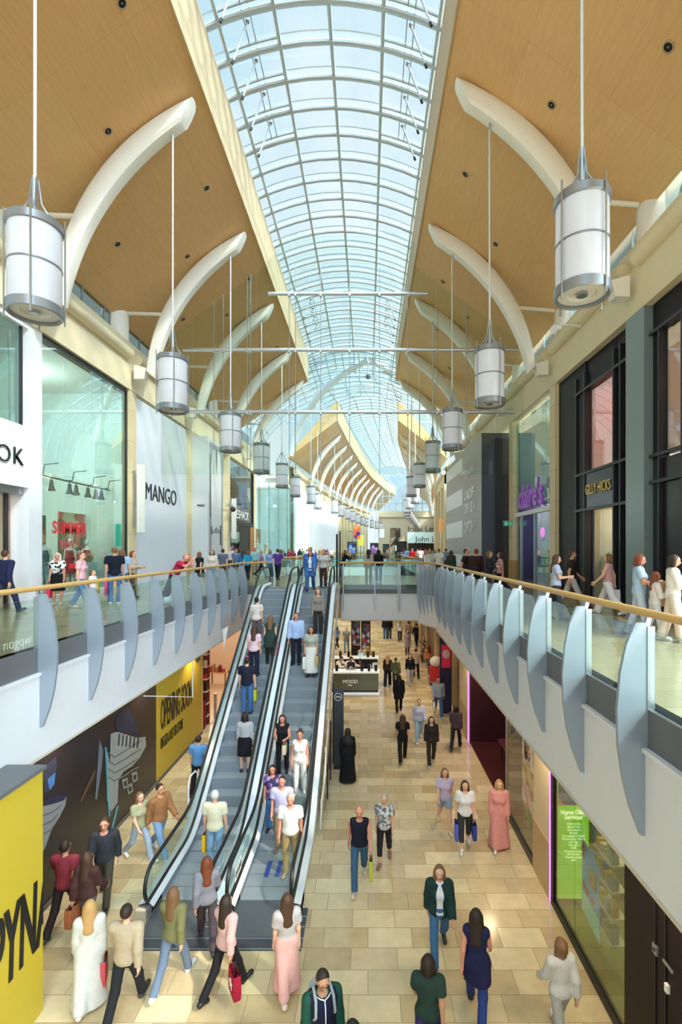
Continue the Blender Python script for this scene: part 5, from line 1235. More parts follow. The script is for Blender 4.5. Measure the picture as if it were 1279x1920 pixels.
POSES = {  # hip swing R,L  knee R,L  shoulder swing R,L  elbow R,L  abduct  lean  head pitch
 'stand':  dict(),
 'easy':   dict(hip=(4, -6), knee=(0, 8), sh=(4, -6), el=(14, 10)),
 'walk':   dict(hip=(24, -20), knee=(4, 24), sh=(-20, 20), el=(18, 26)),
 'walk2':  dict(hip=(-20, 24), knee=(26, 4), sh=(20, -20), el=(26, 18)),
 'stroll': dict(hip=(15, -13), knee=(3, 16), sh=(-4, 4), el=(8, 8)),
 'hold':   dict(hip=(10, -8), knee=(2, 10), sh=(14, 14), el=(82, 78), ab=9, head=10),
 'phone':  dict(hip=(2, -3), knee=(0, 4), sh=(6, 20), el=(12, 105), ab=9, head=16),
 'look':   dict(hip=(2, -2), knee=(0, 3), sh=(6, 4), el=(14, 14), head=14),
 'rail':   dict(hip=(4, -4), knee=(0, 4), sh=(28, 4), el=(38, 10), ab=12),
 'lean':   dict(hip=(-26, -20), knee=(2, 10), sh=(70, 74), el=(70, 118), ab=8, lean=34, head=24),
 'leanrail': dict(hip=(-10, -8), knee=(0, 6), sh=(46, 46), el=(62, 62), ab=12, lean=13, head=8),
 'work':   dict(hip=(-6, -4), knee=(0, 4), sh=(48, 52), el=(50, 46), ab=7, lean=24, head=20),
}
def rotx(v, deg):
    a = math.radians(deg); c, s = math.cos(a), math.sin(a); return V(v[0], v[1]*c+v[2]*s, -v[1]*s+v[2]*c)   # + swings forward (-Y) for a vector pointing down
CACHE = {}
class Figure:
    """body skeleton facing -Y, 1.75 m tall"""
    def __init__(s, pose, fem):
        q = POSES[pose]; s.fem = fem; g = lambda k, d: q.get(k, d)
        hip, knee, sh, el = g('hip', (0, 0)), g('knee', (0, 0)), g('sh', (3, 3)), g('el', (10, 10)); ab, lean, hp = g('ab', 6), g('lean', 0), g('head', 0)
        hw = .092 if not fem else .095; sw = .195 if not fem else .168
        s.legs = []
        for i, sx in enumerate((-1, 1)):
            h = V(sx*hw, 0, .92); kn = h+rotx(V(sx*.012, 0, -.43), hip[i]); an = kn+rotx(V(-sx*.008, 0, -.41), hip[i]-knee[i]); s.legs.append([h, kn, an, hip[i]-knee[i]])
        dz = .078-min(l[2][2] for l in s.legs)
        up = V(0, 0, dz)
        for l in s.legs:
            for j in range(3): l[j] = l[j]+up
        s.pel = V(0, 0, .95)+up
        T = lambda v: s.pel+rotx(V(*v), lean)*np.array([1, 1, 1])
        T = lambda v: s.pel+V(v[0], v[1]*math.cos(math.radians(lean))-v[2]*math.sin(math.radians(lean)), v[1]*math.sin(math.radians(lean))+v[2]*math.cos(math.radians(lean)))
        s.T = T; s.lean = lean; s.ang = math.radians(lean)
        s.spine = V(0, -math.sin(math.radians(lean)), math.cos(math.radians(lean)))
        s.arms = []
        for i, sx in enumerate((-1, 1)):
            S = T((sx*sw, .0, .455)); a = math.radians(ab)
            d1 = rotx(V(sx*math.sin(a), 0, -math.cos(a)), sh[i]); d2 = rotx(V(sx*math.sin(a)*(.5 if el[i] < 60 else -1.6), 0, -math.cos(a)), sh[i]+el[i]); d2 /= np.linalg.norm(d2)
            E = S+d1*.285; Wr = E+d2*.25; s.arms.append((S, E, Wr, d2))
        s.neck = T((0, .012, .49)); h0 = T((0, -.005, .585)); a = math.radians(lean*.5+hp)
        s.hd = lambda v: h0+V(v[0], v[1]*math.cos(a)-v[2]*math.sin(a), v[1]*math.sin(a)+v[2]*math.cos(a)); s.hang = a
    def torso(s):
        T, f, a = s.T, s.fem, s.ang
        P = [Prim(s.pel+V(0, 0, .0), None, (.165 if not f else .172, .115, .13), k=.06), Prim(T((0, -.008, .17)), None, (.145 if not f else .128, .105 if not f else .095, .17), k=.06, ang=a),
             Prim(T((0, -.005, .33)), None, (.165 if not f else .145, .115 if not f else .102, .17), k=.06, ang=a), Prim(T((-.13, .005, .45)), T((.13, .005, .45)), .06, .06, k=.06)]
        if f: P += [Prim(T((x, -.085, .31)), None, (.062, .055, .062), k=.04) for x in (-.068, .068)]
        return P
    def thighs(s, ra=.088, rb=.056): return [Prim(l[0], l[1], ra, rb, k=.04) for l in s.legs]
    def body(s):
        P = s.torso()+s.thighs()
        for l, sx in zip(s.legs, (-1, 1)):
            h, kn, an, ang = l
            P += [Prim(kn, an, .053, .034, k=.03), Prim(kn+(an-kn)*.28+V(0, .018, 0), None, (.046, .05, .115), k=.04, ang=-math.radians(ang)), Prim(an+V(0, .015, -.035), an+rotx(V(sx*.025, -.15, -.045), ang*.5), .036, .026, k=.03)]
        P.append(Prim(s.neck-s.spine*.04, s.hd((0, 0, -.02)), .058, .05, k=.04))
        hd = s.hd; a = s.hang
        P += [Prim(hd((0, -.008, .10)), None, (.078, .094, .104), k=.03, ang=a), Prim(hd((0, -.042, .035)), None, (.052, .052, .058), k=.03, ang=a), Prim(hd((0, -.098, .095)), hd((0, -.118, .062)), .011, .015, k=.018)]
        P += [Prim(hd((x, .0, .085)), None, (.012, .024, .034), k=.01, ang=a) for x in (-.077, .077)]
        P += [Prim(hd((-.05, -.085, .115)), hd((.05, -.085, .115)), .014, .014, k=.02), Prim(hd((-.018, -.098, .03)), hd((.018, -.098, .03)), .011, .011, k=.012)]
        for (S, E, W, d), sx in zip(s.arms, (-1, 1)):
            P += [Prim(S, E, .052, .04, k=.04), Prim(E, W, .041, .026, k=.02)]
            side = np.cross(d, V(0, 1, 0)); side = V(sx, 0, 0)-d*d[0]*sx; side = np.cross(d, side); side /= max(np.linalg.norm(side), 1e-6)   # palm width direction
            fw = side if side[1] < 0 else -side; nrm = np.cross(d, fw); nrm *= (1 if nrm[0]*sx < 0 else -1)                                  # towards the thigh = palm side
            P += [Prim(W, W+d*.045, .026, .03, k=.02), Prim(W+d*.05+fw*.022, W+d*.085+fw*.026, .018, .016, k=.02), Prim(W+d*.05-fw*.020, W+d*.08-fw*.026, .018, .015, k=.02)]
            for j, L_ in enumerate((.068, .078, .072, .055)):
                o = fw*(.034-.023*j); b = W+d*.085+o; kk = b+d*L_*.55+nrm*.012; P += [Prim(b, kk, .0095, .009, k=.006), Prim(kk, kk+d*L_*.4+nrm*.026, .009, .008, k=.004)]
            b = W+d*.03+fw*.03; kk = b+d*.035+fw*.028+nrm*.012; P += [Prim(b, kk, .012, .0105, k=.012), Prim(kk, kk+d*.034+nrm*.008, .0105, .009, k=.004)]
        return P
    def hem(s, z): return (s.T((0, 0, z)), -s.spine)
    def top(s, kind):
        infl = .025; P = s.torso(); pl = [(s.T((0, -.01, .565)), s.spine)]
        sl = {'tank': 0, 'tee': .62, 'long': 2, 'coat': 2, 'jacket': 2, 'dress': .5, 'gown': 2, 'tankdress': 0}[kind]
        for S, E, W, d in s.arms:
            d1 = (E-S)/np.linalg.norm(E-S)
            if 0 < sl < 1: P.append(Prim(S, S+(E-S)*(sl+.3), .056, .056, k=.04, cuts=((S+(E-S)*sl, d1),)))
            elif sl: P += [Prim(S, E, .056, .046, k=.04), Prim(E, W+d*.03, .046, .036, k=.03, cuts=((W-d*.005, d),))]
            else: P.append(Prim(S-V(S[0]*.35, 0, .02), S-V(S[0]*.28, 0, 0), .055, .05, k=.03))
        sub = [Prim(s.T((0, -.025, .53)), s.T((0, -.03, .75)), .078, .09, k=.01)]
        if kind in ('coat', 'dress', 'gown', 'tankdress'):
            ln = {'coat': .62, 'dress': .52, 'tankdress': .62, 'gown': .06}[kind]; fl = {'coat': .20, 'dress': .235, 'tankdress': .25, 'gown': .30}[kind]
            mid = sum(l[1 if ln > .3 else 2] for l in s.legs)/2; zz = ln
            bot = V(0, (mid[1])*.8, zz); P.append(Prim(s.pel+V(0, 0, .05), bot-V(0, 0, fl), .145, fl, k=.06, sy=.82, cuts=((V(0, 0, zz), V(0, 0, -1)),)))
            for l in s.legs: P.append(Prim(l[0], l[1]+(l[2]-l[1])*(.1 if ln > .3 else .95), .1, .075, k=.08, cuts=((V(0, 0, zz), V(0, 0, -1)),)))
        else: pl.append(s.hem({'jacket': -.12, 'tank': -.03}.get(kind, -.07)))
        if kind in ('coat', 'jacket'):
            c = s.T((0, -.14, .2)); sub.append(Prim(s.T((0, -.15, .55)), s.T((0, -.17, -.5)), .065, .085, k=.01)); infl = .036
        return P, infl, sub, pl
    def bottom(s, kind):
        P = [Prim(s.pel, None, (.165 if not s.fem else .172, .118, .14), k=.05), Prim(s.pel+V(0, 0, .08), None, (.14 if not s.fem else .125, .1, .1), k=.05)]; pl = [(s.T((0, 0, .11)), s.spine)]
        for l in s.legs:
            h, kn, an, _ = l; d = (an-kn)/np.linalg.norm(an-kn)
            if kind == 'trousers': P += [Prim(h, kn, .083, .062, k=.04), Prim(kn, an+d*.05, .06, .056, k=.03, cuts=((an+d*.01, d),))]
            elif kind == 'wide': P += [Prim(h, kn, .094, .08, k=.04), Prim(kn, an+d*.06, .08, .088, k=.03, cuts=((an+d*.02, d),))]
            elif kind == 'cropped': P += [Prim(h, kn, .09, .062, k=.04), Prim(kn, an, .058, .05, k=.03, cuts=((kn+(an-kn)*.6, d),))]
            elif kind == 'shorts': d = (kn-h)/np.linalg.norm(kn-h); P.append(Prim(h, kn, .096, .085, k=.04, cuts=((h+(kn-h)*.62, d),)))
        if kind in ('skirt', 'longskirt'):
            zz = .5 if kind == 'skirt' else .16; fl = .225 if kind == 'skirt' else .27
            P.append(Prim(s.pel+V(0, 0, .02), V(0, 0, zz-fl), .15, fl, k=.05, sy=.85, cuts=((V(0, 0, zz), V(0, 0, -1)),)))
            for l in s.legs: P.append(Prim(l[0], l[1] if kind == 'skirt' else l[2], .1, .08, k=.07, cuts=((V(0, 0, zz), V(0, 0, -1)),)))
        return P, .012, (), pl
    def shoe(s, i):
        l = s.legs[i]; sx = (-1, 1)[i]; an, ang = l[2], l[3]*.5
        t = an+rotx(V(sx*.025, -.155, -.042), ang); hl = an+rotx(V(0, .035, -.045), ang)
        return [Prim(hl, t, .042, .036, k=.02), Prim(an+V(0, 0, -.01), hl, .045, .042, k=.02), Prim(t, t+rotx(V(sx*.005, -.025, -.006), ang), .035, .028, k=.02)], .004, (), [(V(0, 0, min(hl[2], t[2])-.036), V(0, 0, -1))] if abs(ang) < 3 else ()
    def hair(s, kind):
        hd, a = s.hd, s.hang
        c = Prim(hd((0, .006, .112)), None, (.086, .100, .102), k=.02, ang=a)
        def pl(p, n): return (hd(p), hd(n)-hd((0, 0, 0)))
        P, infl = [c], .004
        fwd = V(*(hd((0, -1, 0))-hd((0, 0, 0)))); upv = V(*(hd((0, 0, 1))-hd((0, 0, 0))))
        cutf = pl((0, -.052, .165), (0, -.86, -.51))
        if kind == 'short': P[0].cuts = (cutf, pl((0, .0, .045), (0, -.5, -.86)))
        elif kind == 'grey_short': P[0].cuts = (cutf, pl((0, .0, .03), (0, -.5, -.86)))
        elif kind == 'crop': P[0].cuts = (pl((0, -.04, .165), (0, -.8, -.6)), pl((0, .0, .05), (0, -.5, -.86))); infl = -.002
        elif kind == 'bald': P[0].cuts = (pl((0, -.0, .11), (0, -.3, .95)), pl((0, .01, .06), (0, -.6, -.8)), pl((0, -.01, .1), (0, -1, 0))); infl = -.006
        elif kind in ('long', 'bob', 'tail', 'bun'):
            P[0].cuts = (cutf,)
            if kind == 'long':
                P += [Prim(hd((0, .05, .05)), s.T((0, .085, .34)), .075, .07, k=.05, sx=1.25, sy=.7)]+[Prim(hd((x*.07, .0, .1)), s.T((x*.105, .015, .38)), .03, .035, k=.04) for x in (-1, 1)]
            elif kind == 'bob': P += [Prim(hd((x*.066, .015, .12)), hd((x*.078, .01, -.01)), .032, .036, k=.04) for x in (-1, 1)]+[Prim(hd((0, .055, .1)), hd((0, .06, .0)), .06, .055, k=.04)]
            elif kind == 'tail': P += [Prim(hd((0, .1, .13)), s.T((0, .13, .42)), .03, .022, k=.03)]
            else: P += [Prim(hd((0, .09, .19)), None, (.05, .05, .045), k=.02)]
        elif kind == 'hijab':
            P = [Prim(hd((0, .005, .105)), None, (.09, .108, .118), k=.03, ang=a), Prim(hd((0, .01, .05)), s.T((0, .01, .40)), .085, .15, k=.05), Prim(s.T((-.14, .0, .42)), s.T((.14, 0, .42)), .09, .09, k=.06)]
            return P, .006, (Prim(hd((0, -.115, .075)), None, (.055, .06, .08), k=.01),), ()
        return P, infl, (), ()
    def hand(s, i): S, E, W, d = s.arms[i]; return W+d*.1
def fig(pose, fem):
    k = ('F', pose, fem)
    if k not in CACHE: CACHE[k] = Figure(pose, fem)
    return CACHE[k]
def body_mesh(pose, fem, res):
    k = ('B', pose, fem, res)
    if k not in CACHE:
        f = fig(pose, fem); P, Q = surface(f.body(), 0, res); C = P[Q].mean(1); mi = np.zeros(len(Q), int)
        for x in (-.031, .031):                                     # eyes, brows, lips as colour areas of the one skin mesh
            e = f.hd((x, -.093, .098)); mi[(np.abs(C[:, 0]-e[0]) < .010) & (np.abs(C[:, 2]-e[2]) < .005) & (np.abs(C[:, 1]-e[1]) < .03)] = 1
            e = f.hd((x, -.093, .124)); mi[(np.abs(C[:, 0]-e[0]) < .015) & (np.abs(C[:, 2]-e[2]) < .0035) & (np.abs(C[:, 1]-e[1]) < .03)] = 1
        e = f.hd((0, -.1, .03)); mi[(np.abs(C[:, 0]) < .022) & (np.abs(C[:, 2]-e[2]) < .009) & (np.abs(C[:, 1]-e[1]) < .03)] = 2
        CACHE[k] = np_mesh('body', P, Q, [None, None, None], mi)
    return CACHE[k]
def part_mesh(name, key, make, res):
    k = (name,)+key+(res,)
    if k not in CACHE:
        P, infl, sub, pl = make(); a, b = surface(P, infl, res, sub, pl); CACHE[k] = np_mesh(name, a, b, [None])
    return CACHE[k]
SKIN = {'l': mat('#e3b296', .55, var=.04), 'm': mat('#c99272', .55, var=.04), 'd': mat('#8a5a40', .55, var=.04), 'r': mat('#d9957c', .55, var=.04)}
EYE_M, LIP_M = mat('#3a2a24', .4), mat('#b5665c', .5)
HAIRC = {'blk': '#17130f', 'brn': '#4a2f20', 'dbr': '#2b1c14', 'bld': '#b98f5a', 'gry': '#b9b6b0', 'red': '#7d3f22', 'lbr': '#7a5638', 'wht': '#dddad2'}
CLOTH = {}
def cloth(c):
    if not isinstance(c, str): return c
    if c.startswith('#'): return mat(c, .8, var=.12, scale=14, bump=.35, spec=.2)
    return CLOTH[c]
CLOTH.update(stripes=wave('striped_cloth', '#e9e9ee', '#30323f', 14, 'X', .8), hstripes=wave('ringed_cloth', '#d8d6d6', '#8f8c92', 12, 'Z', .8), plaid=wave('plaid_cloth', '#d5dbe2', '#33476b', 7, 'X', .8, second='Z'),
 floral=blotch('floral_cloth', ['#1b1b20', '#f2f2f0', '#f2f2f0', '#26262b', '#e9e9e6'], 16, .8), marl=blotch('marl_cloth', ['#c9c9c9', '#6f7076', '#e4e4e2', '#94969c'], 18, .8), leaf=blotch('leaf_cloth', ['#6b5a48', '#b7a68e', '#3c362e', '#8d7a63'], 14, .8), plum=blotch('plum_cloth', ['#5b3f86', '#8d6fb0', '#3a2c5c', '#b59ac9'], 12, .8))
PEOPLE = []
def person(loc, label, pose='easy', fem=False, face=0, h=None, top=('tee', '#444'), bot=('trousers', '#334'), hair=('short', 'brn'), skin='l', shoe='#2a2a2c', group=None, res=.0125, coarse=False, under=None):
    """face in degrees: 0 looks towards the camera, 180 away from it, 90 towards the black-shopfront side"""
    h = h or (1.65 if fem else 1.76); f = fig(pose, fem); r = res if not coarse else .02; rc = r*1.25
    t = thing('person', label, 'person', loc, group, math.radians(face), h/1.75)
    def add(name, me, ms, par=t):
        o = bpy.data.objects.new(name, me); COL.objects.link(o); o.parent = par
        for i, m in enumerate(ms): o.material_slots[i].link = 'OBJECT'; o.material_slots[i].material = m
        return o
    add('body', body_mesh(pose, fem, r), [SKIN[skin], EYE_M, LIP_M])
    add({'coat': 'coat', 'jacket': 'jacket', 'dress': 'dress', 'tankdress': 'dress', 'gown': 'robe'}.get(top[0], 'shirt'), part_mesh('top_garment', (pose, fem, top[0]), lambda: f.top(top[0]), rc), [cloth(top[1])])
    if under: add('shirt', part_mesh('under_garment', (pose, fem, 'u'), lambda: (f.torso(), .016, (), [(f.T((0, -.01, .52)), f.spine), f.hem(-.05)]), rc), [cloth(under)])
    if bot: add({'trousers': 'trousers', 'wide': 'trousers', 'cropped': 'trousers', 'shorts': 'shorts'}.get(bot[0], 'skirt'), part_mesh('lower_garment', (pose, fem, bot[0]), lambda: f.bottom(bot[0]), rc), [cloth(bot[1])])
    if hair[0]: add('headscarf' if hair[0] == 'hijab' else 'hair', part_mesh('hair', (pose, fem, hair[0]), lambda: f.hair(hair[0]), r), [mat(HAIRC.get(hair[1], hair[1]), .6, var=.2, scale=30, stretch=(4, 4, 1))])
    for i in (0, 1): add('shoe', part_mesh('shoe', (pose, fem, i), lambda: f.shoe(i), rc), [mat(shoe, .5)])
    PEOPLE.append((t, f)); return t
def hand_of(t, i):
    """world position of a person's hand (0 = their right, 1 = their left)"""
    f = dict((id(a), b) for a, b in PEOPLE)[id(t)]; p = f.hand(i); a = t.rotation_euler.z; s = t.scale.x
    return Vector(t.location)+Vector((p[0]*math.cos(a)-p[1]*math.sin(a), p[0]*math.sin(a)+p[1]*math.cos(a), p[2]))*s
def bag(t, hand, label, color, w=.32, h=.36, d=.12, kind='shopping_bag', drop=.16, off=(0, 0), turn=0):
    p = hand_of(t, hand); a = t.rotation_euler.z+math.radians(90+turn); p = p+Vector((off[0], off[1], 0))
    o = thing(kind, label, 'bag', (p.x, p.y, p.z-drop-h), rz=a); WLOC[o.name] = Vector((0, 0, 0))
    m = MB(); rows = []
    for z, e in ((0, .93), (.03, 1), (h*.5, 1.03), (h*.9, .97), (h, .92)):
        rows.append([(x*w/2*e, y*d/2*e, z) for x, y in ((-1, -.8), (-.9, -1), (.9, -1), (1, -.8), (1, .8), (.9, 1), (-.9, 1), (-1, .8))])
    m.strip(rows, True); m.f.append(list(range(8))); m.m.append(0); m.build('bag_body', cloth(color), o)
    for s in (-1, 1): MB().tube([(-w*.22, s*d*.3, h*.95), (-w*.16, s*.02, h+drop*.8), (0, s*.012, h+drop), (w*.16, s*.02, h+drop*.8), (w*.22, s*d*.3, h*.95)], .008, 5).build('handle', M['dark'], o)
    return o
def backpack(t, label, color, out=0.0):
    f = dict((id(a), b) for a, b in PEOPLE)[id(t)]; o = thing('backpack', label, 'bag', t.location, None, t.rotation_euler.z, t.scale.x); WLOC[o.name] = Vector((0, 0, 0))
    a = f.T((0, .20, .42)); b = f.T((0, .21, .10)); P, Q = surface([Prim(a, b, .10, .11, k=.03, sx=1.3, sy=.75)], 0, .018); x = bpy.data.objects.new('pack_body', np_mesh('pack_body', P, Q, [cloth(color)])); COL.objects.link(x); x.parent = o
    for sx in (-1, 1):
        pts = [f.T((sx*.1, .14, .44)), f.T((sx*.11, .03, .535+out)), f.T((sx*.12, -.09-out, .47+out)), f.T((sx*.13, -.125-out, .33)), f.T((sx*.15, -.02, .16)), f.T((sx*.14, .14, .12))]
        MB().tube([tuple(p) for p in pts], .02, 6).build('shoulder_strap', cloth(color), o)
    return o
# ------------------------------------------------------------------ who stands where
def G(px, py): return on_floor(px, py)                       # ground floor, by the feet
def U(px, D): return Vector(((px-VX)*D/F, D, UP))            # upper floor
def ES(x, D): return Vector((x, D, nose(math.floor((D-YB)/.4)*.4+YB+.22)+.012))   # on an escalator step
P_ = person
# ground floor, middle
P_(G(652, 1466), 'person in long black robe and headscarf standing beside the notice stand, back turned', 'stand', True, 180, 1.66, ('gown', '#1b1a1f'), None, ('hijab', '#1b1a1f'), 'm', '#161616')
t = P_(G(674, 1658), 'bald person in navy vest top and blue jeans walking with a yellow-green carrier bag', 'walk', False, 0, 1.76, ('tank', '#1d2030'), ('trousers', '#3f5f82'), ('bald', 'gry'), 'r', '#cfc6b8', res=.011)
bag(t, 1, 'yellow-green carrier bag held by the bald walker in the navy vest top', '#c3cc3c', .24, .42, .07, drop=.06)
P_(G(721, 1616), 'older person in grey and white patterned blouse and dark cropped trousers walking towards the camera', 'stroll', True, -8, 1.6, ('tee', 'marl'), ('cropped', '#2b2a2e'), ('grey_short', 'gry'), 'l', '#8d6a5a', res=.011)
P_(G(834, 1553), 'young person in lilac top and denim shorts with sandals walking towards the stone pier', 'walk2', True, 0, 1.62, ('tee', '#c3b4d2'), ('shorts', '#8fa3b8'), ('long', 'lbr'), 'l', '#d9c3a6')
t = P_(G(872, 1590), 'person with long brown hair in a white blouse and dark trousers carrying blue bags', 'stroll', True, -5, 1.66, ('tee', '#e6e6ea'), ('cropped', '#3a3b40'), ('long', 'brn'), 'l', '#e9e9e9', res=.011)
bag(t, 0, 'periwinkle blue carrier bag in the right hand of the person in the white blouse', '#5b6fe0', .26, .42, .08, drop=.08); bag(t, 1, 'deep blue tote bag on the far arm of the person in the white blouse', '#3b449c', .34, .36, .1, drop=.04)
P_(G(936, 1588), 'person in a long pink dress walking beside the poster window', 'stroll', True, -10, 1.66, ('gown', '#e29a98'), None, ('long', 'bld'), 'l', '#ece6e4')
P_(G(824, 1795), 'person with long hair in an open dark green jacket, white shirt and jeans stepping forward', 'walk', True, -4, 1.7, ('jacket', '#1f3a38'), ('trousers', '#416a94'), ('long', 'lbr'), 'l', '#252a3c', res=.011, under='#e2e4ea')
P_(G(893, 1905), 'person with long brown hair in a navy dress walking away at the lower edge', 'walk2', True, 165, 1.72, ('tankdress', '#232448'), ('trousers', '#2e3f78'), ('long', 'dbr'), 'r', '#2a2a30', res=.011)
t = P_(G(803, 2010), 'person in dark green top carrying a violet bag at the bottom edge of the picture', 'walk', True, 170, 1.68, ('tee', '#2c4038'), ('trousers', '#3a2f63'), ('bob', 'dbr'), 'm', '#2a2a2a')
bag(t, 0, 'violet shoulder bag carried by the walker in dark green at the bottom edge', '#6f45a0', .3, .4, .1, drop=.02)
t = P_(G(604, 2064), 'person with glasses in a navy gilet with white zip and green sleeves', 'look', False, 22, 1.74, ('long', '#1f4a3e'), ('trousers', '#2a2c38'), ('short', 'dbr'), 'm', '#2a2a2a', res=.008)
f = PEOPLE[-1][1]
k = part_mesh('gilet', ('g',), lambda: ([p for p in f.torso()], .042, (Prim(f.T((0, -.03, .5)), f.T((0, -.04, .75)), .085, .1, k=.01),), [(f.T((0, 0, .535)), f.spine), f.hem(-.05)]), .010)
o = bpy.data.objects.new('gilet', k); COL.objects.link(o); o.parent = t; o.material_slots[0].link = 'OBJECT'; o.material_slots[0].material = cloth('#1c1d38'); WLOC[t.name] = Vector((0, 0, 0))
zp = [f.T((0, -.165, z)) for z in (.0, .1, .2)]+[f.T((0, -.168, .3)), f.T((0, -.155, .4)), f.T((0, -.125, .48))]
MB().tube([tuple(p) for p in zp], .008, 6).build('zip', M['white'], t)
for sx in (-1, 1): MB().tube([tuple(f.T(q)) for q in ((0, -.125, .48), (sx*.06, -.105, .50), (sx*.1, -.07, .52))], .007, 6).build('collar_piping', M['white'], t)
gl = MB()
for sx in (-1, 1):
    c = f.hd((sx*.033, -.108, .095)); gl.tube([(c[0]+.025*math.cos(2*PI*i/16), c[1], c[2]+.018*math.sin(2*PI*i/16)) for i in range(16)], .0028, 5, closed=True); e = f.hd((sx*.08, .0, .1)); gl.tube([(c[0]+sx*.024, c[1], c[2]+.004), tuple(e)], .0028, 5)
c = f.hd((0, -.115, .1)); gl.tube([(-.01, c[1], c[2]), (.01, c[1], c[2])], .0028, 5); gl.build('glasses', M['black'], t)
backpack(t, 'grey backpack worn by the person with glasses and navy gilet', '#9aa2a8', .035)
P_(G(662, 2190), 'dark haired person seen only by the top of the head at the bottom edge', 'stand', False, 30, 1.72, ('tee', '#33363c'), ('trousers', '#2a2a30'), ('short', 'blk'), 'm')
P_(G(694, 2230), 'person in a green hooded scarf cut off at the bottom edge', 'stand', True, 20, 1.66, ('long', '#2e4a40'), ('trousers', '#2a2a30'), ('hijab', '#2e4a40'), 'm')
P_(G(1052, 1960), 'person in pale grey clothes by the health shop window at the bottom edge', 'walk', True, 190, 1.62, ('long', '#c9c6c0'), ('trousers', '#a7a59f'), ('bob', 'lbr'), 'l', '#dcdad6')
# ground floor, escalator side
t = P_(G(237, 1900), 'person in beige top and black trousers walking away at the lower corner', 'walk', False, 180, 1.76, ('long', '#b7a58c'), ('trousers', '#26272c'), ('short', 'dbr'), 'l', '#3a3638', res=.011)
bag(t, 1, 'crimson bag swinging from the hand of the walker in beige top', '#b3243f', .22, .4, .07, drop=.05)
t = P_(G(168, 1880), 'person in white flowing clothes walking past the yellow hoarding', 'stroll', True, 200, 1.66, ('gown', '#cdcac4'), None, ('long', 'bld'), 'l', '#d9d4cc')
bag(t, 0, 'pale red bag beside the walker in white flowing clothes', '#c7545a', .26, .4, .08, drop=.04)
t = P_(G(163, 1762), 'person in dark brown jacket with a rust shoulder bag beside the dark hoarding', 'walk2', True, 175, 1.68, ('long', '#4b2f2c'), ('trousers', '#5b5e66'), ('long', 'brn'), 'm', '#4a4a4e')
bag(t, 1, 'rust brown shoulder bag of the walker in the dark brown jacket', '#a8623c', .3, .34, .12, drop=.0)
P_(G(122, 1742), 'person in dusky red shirt close to the dark printed hoarding', 'walk', False, 180, 1.74, ('tee', '#8a3440'), ('trousers', '#2e2428'), ('short', 'dbr'), 'm', '#2a2424')
P_(G(196, 1690), 'person in charcoal zip top walking towards the camera along the dark hoarding', 'walk2', False, 15, 1.78, ('long', '#35363c'), ('trousers', '#4a4438'), ('short', 'brn'), 'r')
P_(G(300, 1604), 'person in orange-brown shirt and pale jeans striding near the hoarding', 'walk', False, 60, 1.76, ('long', '#9a6a45'), ('trousers', '#7f9fc2'), ('short', 'dbr'), 'm', '#e2e0dc')
P_(G(262, 1612), 'person in pale olive top and light jeans walking beside the orange-brown shirt', 'walk2', True, 60, 1.64, ('tee', '#a9a583'), ('trousers', '#a8b6c8'), ('bob', 'lbr'), 'l', '#e9e7e3')
P_(G(372, 1488), 'person in sky blue shirt and black trousers beside the ascending escalator', 'stroll', False, 180, 1.74, ('tee', '#5f95cf'), ('trousers', '#1f1f26'), ('short', 'dbr'), 'l')
P_(G(325, 1846), 'person in olive jacket and grey jeans walking away at the foot of the ascending escalator', 'walk', True, 170, 1.68, ('long', '#7d7a52'), ('trousers', '#6f7f98'), ('long', 'lbr'), 'l', '#d5d6da')
P_(G(388, 1770), 'person in striped grey jacket turning towards the ascending escalator', 'walk2', True, 200, 1.66, ('long', '#8b8a93'), ('trousers', '#4a4046'), ('long', 'red'), 'r', '#3c3438')
t = P_(G(424, 1862), 'person in dusty pink top and black trousers leaving the escalator foot', 'walk', True, 150, 1.66, ('long', '#c9a3a3'), ('trousers', '#1e1e22'), ('long', 'dbr'), 'm', '#1c1c1e', res=.011)
b = bag(t, 0, 'crimson carrier bag with white star held by the person in dusty pink top', '#a31d3a', .34, .38, .12, drop=.10, off=(.08, -.05), turn=60)
m = MB()
for k in range(5):
    a0, a1 = PI/2+4*PI*k/5, PI/2+4*PI*(k+1)/5; m.tube([(.09*math.cos(a0), -.064, .19+.09*math.sin(a0)), (.09*math.cos(a1), -.064, .19+.09*math.sin(a1))], .005, 4)
    m.tube([(.09*math.cos(a0), .064, .19+.09*math.sin(a0)), (.09*math.cos(a1), .064, .19+.09*math.sin(a1))], .005, 4)
m.build('star_print', M['white'], b)
P_(G(538, 1862), 'person in pale pink skirt and grey top by the escalator landing plate', 'stroll', True, 200, 1.64, ('tee', '#b9b0b4'), ('longskirt', '#dba7a4'), ('long', 'brn'), 'l', '#e0c8c0')
# ground floor, further in
P_(G(755, 1428), 'slim person in black T-shirt and black trousers walking away in mid concourse', 'walk', True, 180, 1.66, ('tee', '#1e1e22'), ('trousers', '#1d1d21'), ('long', 'brn'), 'r', '#5a4436')
P_(G(809, 1434), 'person with long dark hair in a dark brown top facing the camera in mid concourse', 'stroll', True, 0, 1.64, ('long', '#322a2b'), ('trousers', '#35322f'), ('long', 'dbr'), 'l', '#bfb6ae')
P_(G(786, 1389), 'person in lilac open shirt and pale blue jeans walking towards the camera', 'walk', True, 0, 1.64, ('long', '#c9c9e2'), ('trousers', '#9db9d6'), ('tail', 'lbr'), 'l', '#e4e4e6')
t = P_(G(822, 1343), 'person in blue checked shirt and jeans carrying a white bag', 'walk2', False, 0, 1.76, ('long', 'plaid'), ('trousers', '#3d5f8c'), ('short', 'brn'), 'r', '#cbb59a')
bag(t, 0, 'white carrier bag held by the person in blue checked shirt', '#e3e4e2', .26, .36, .1, drop=.08)
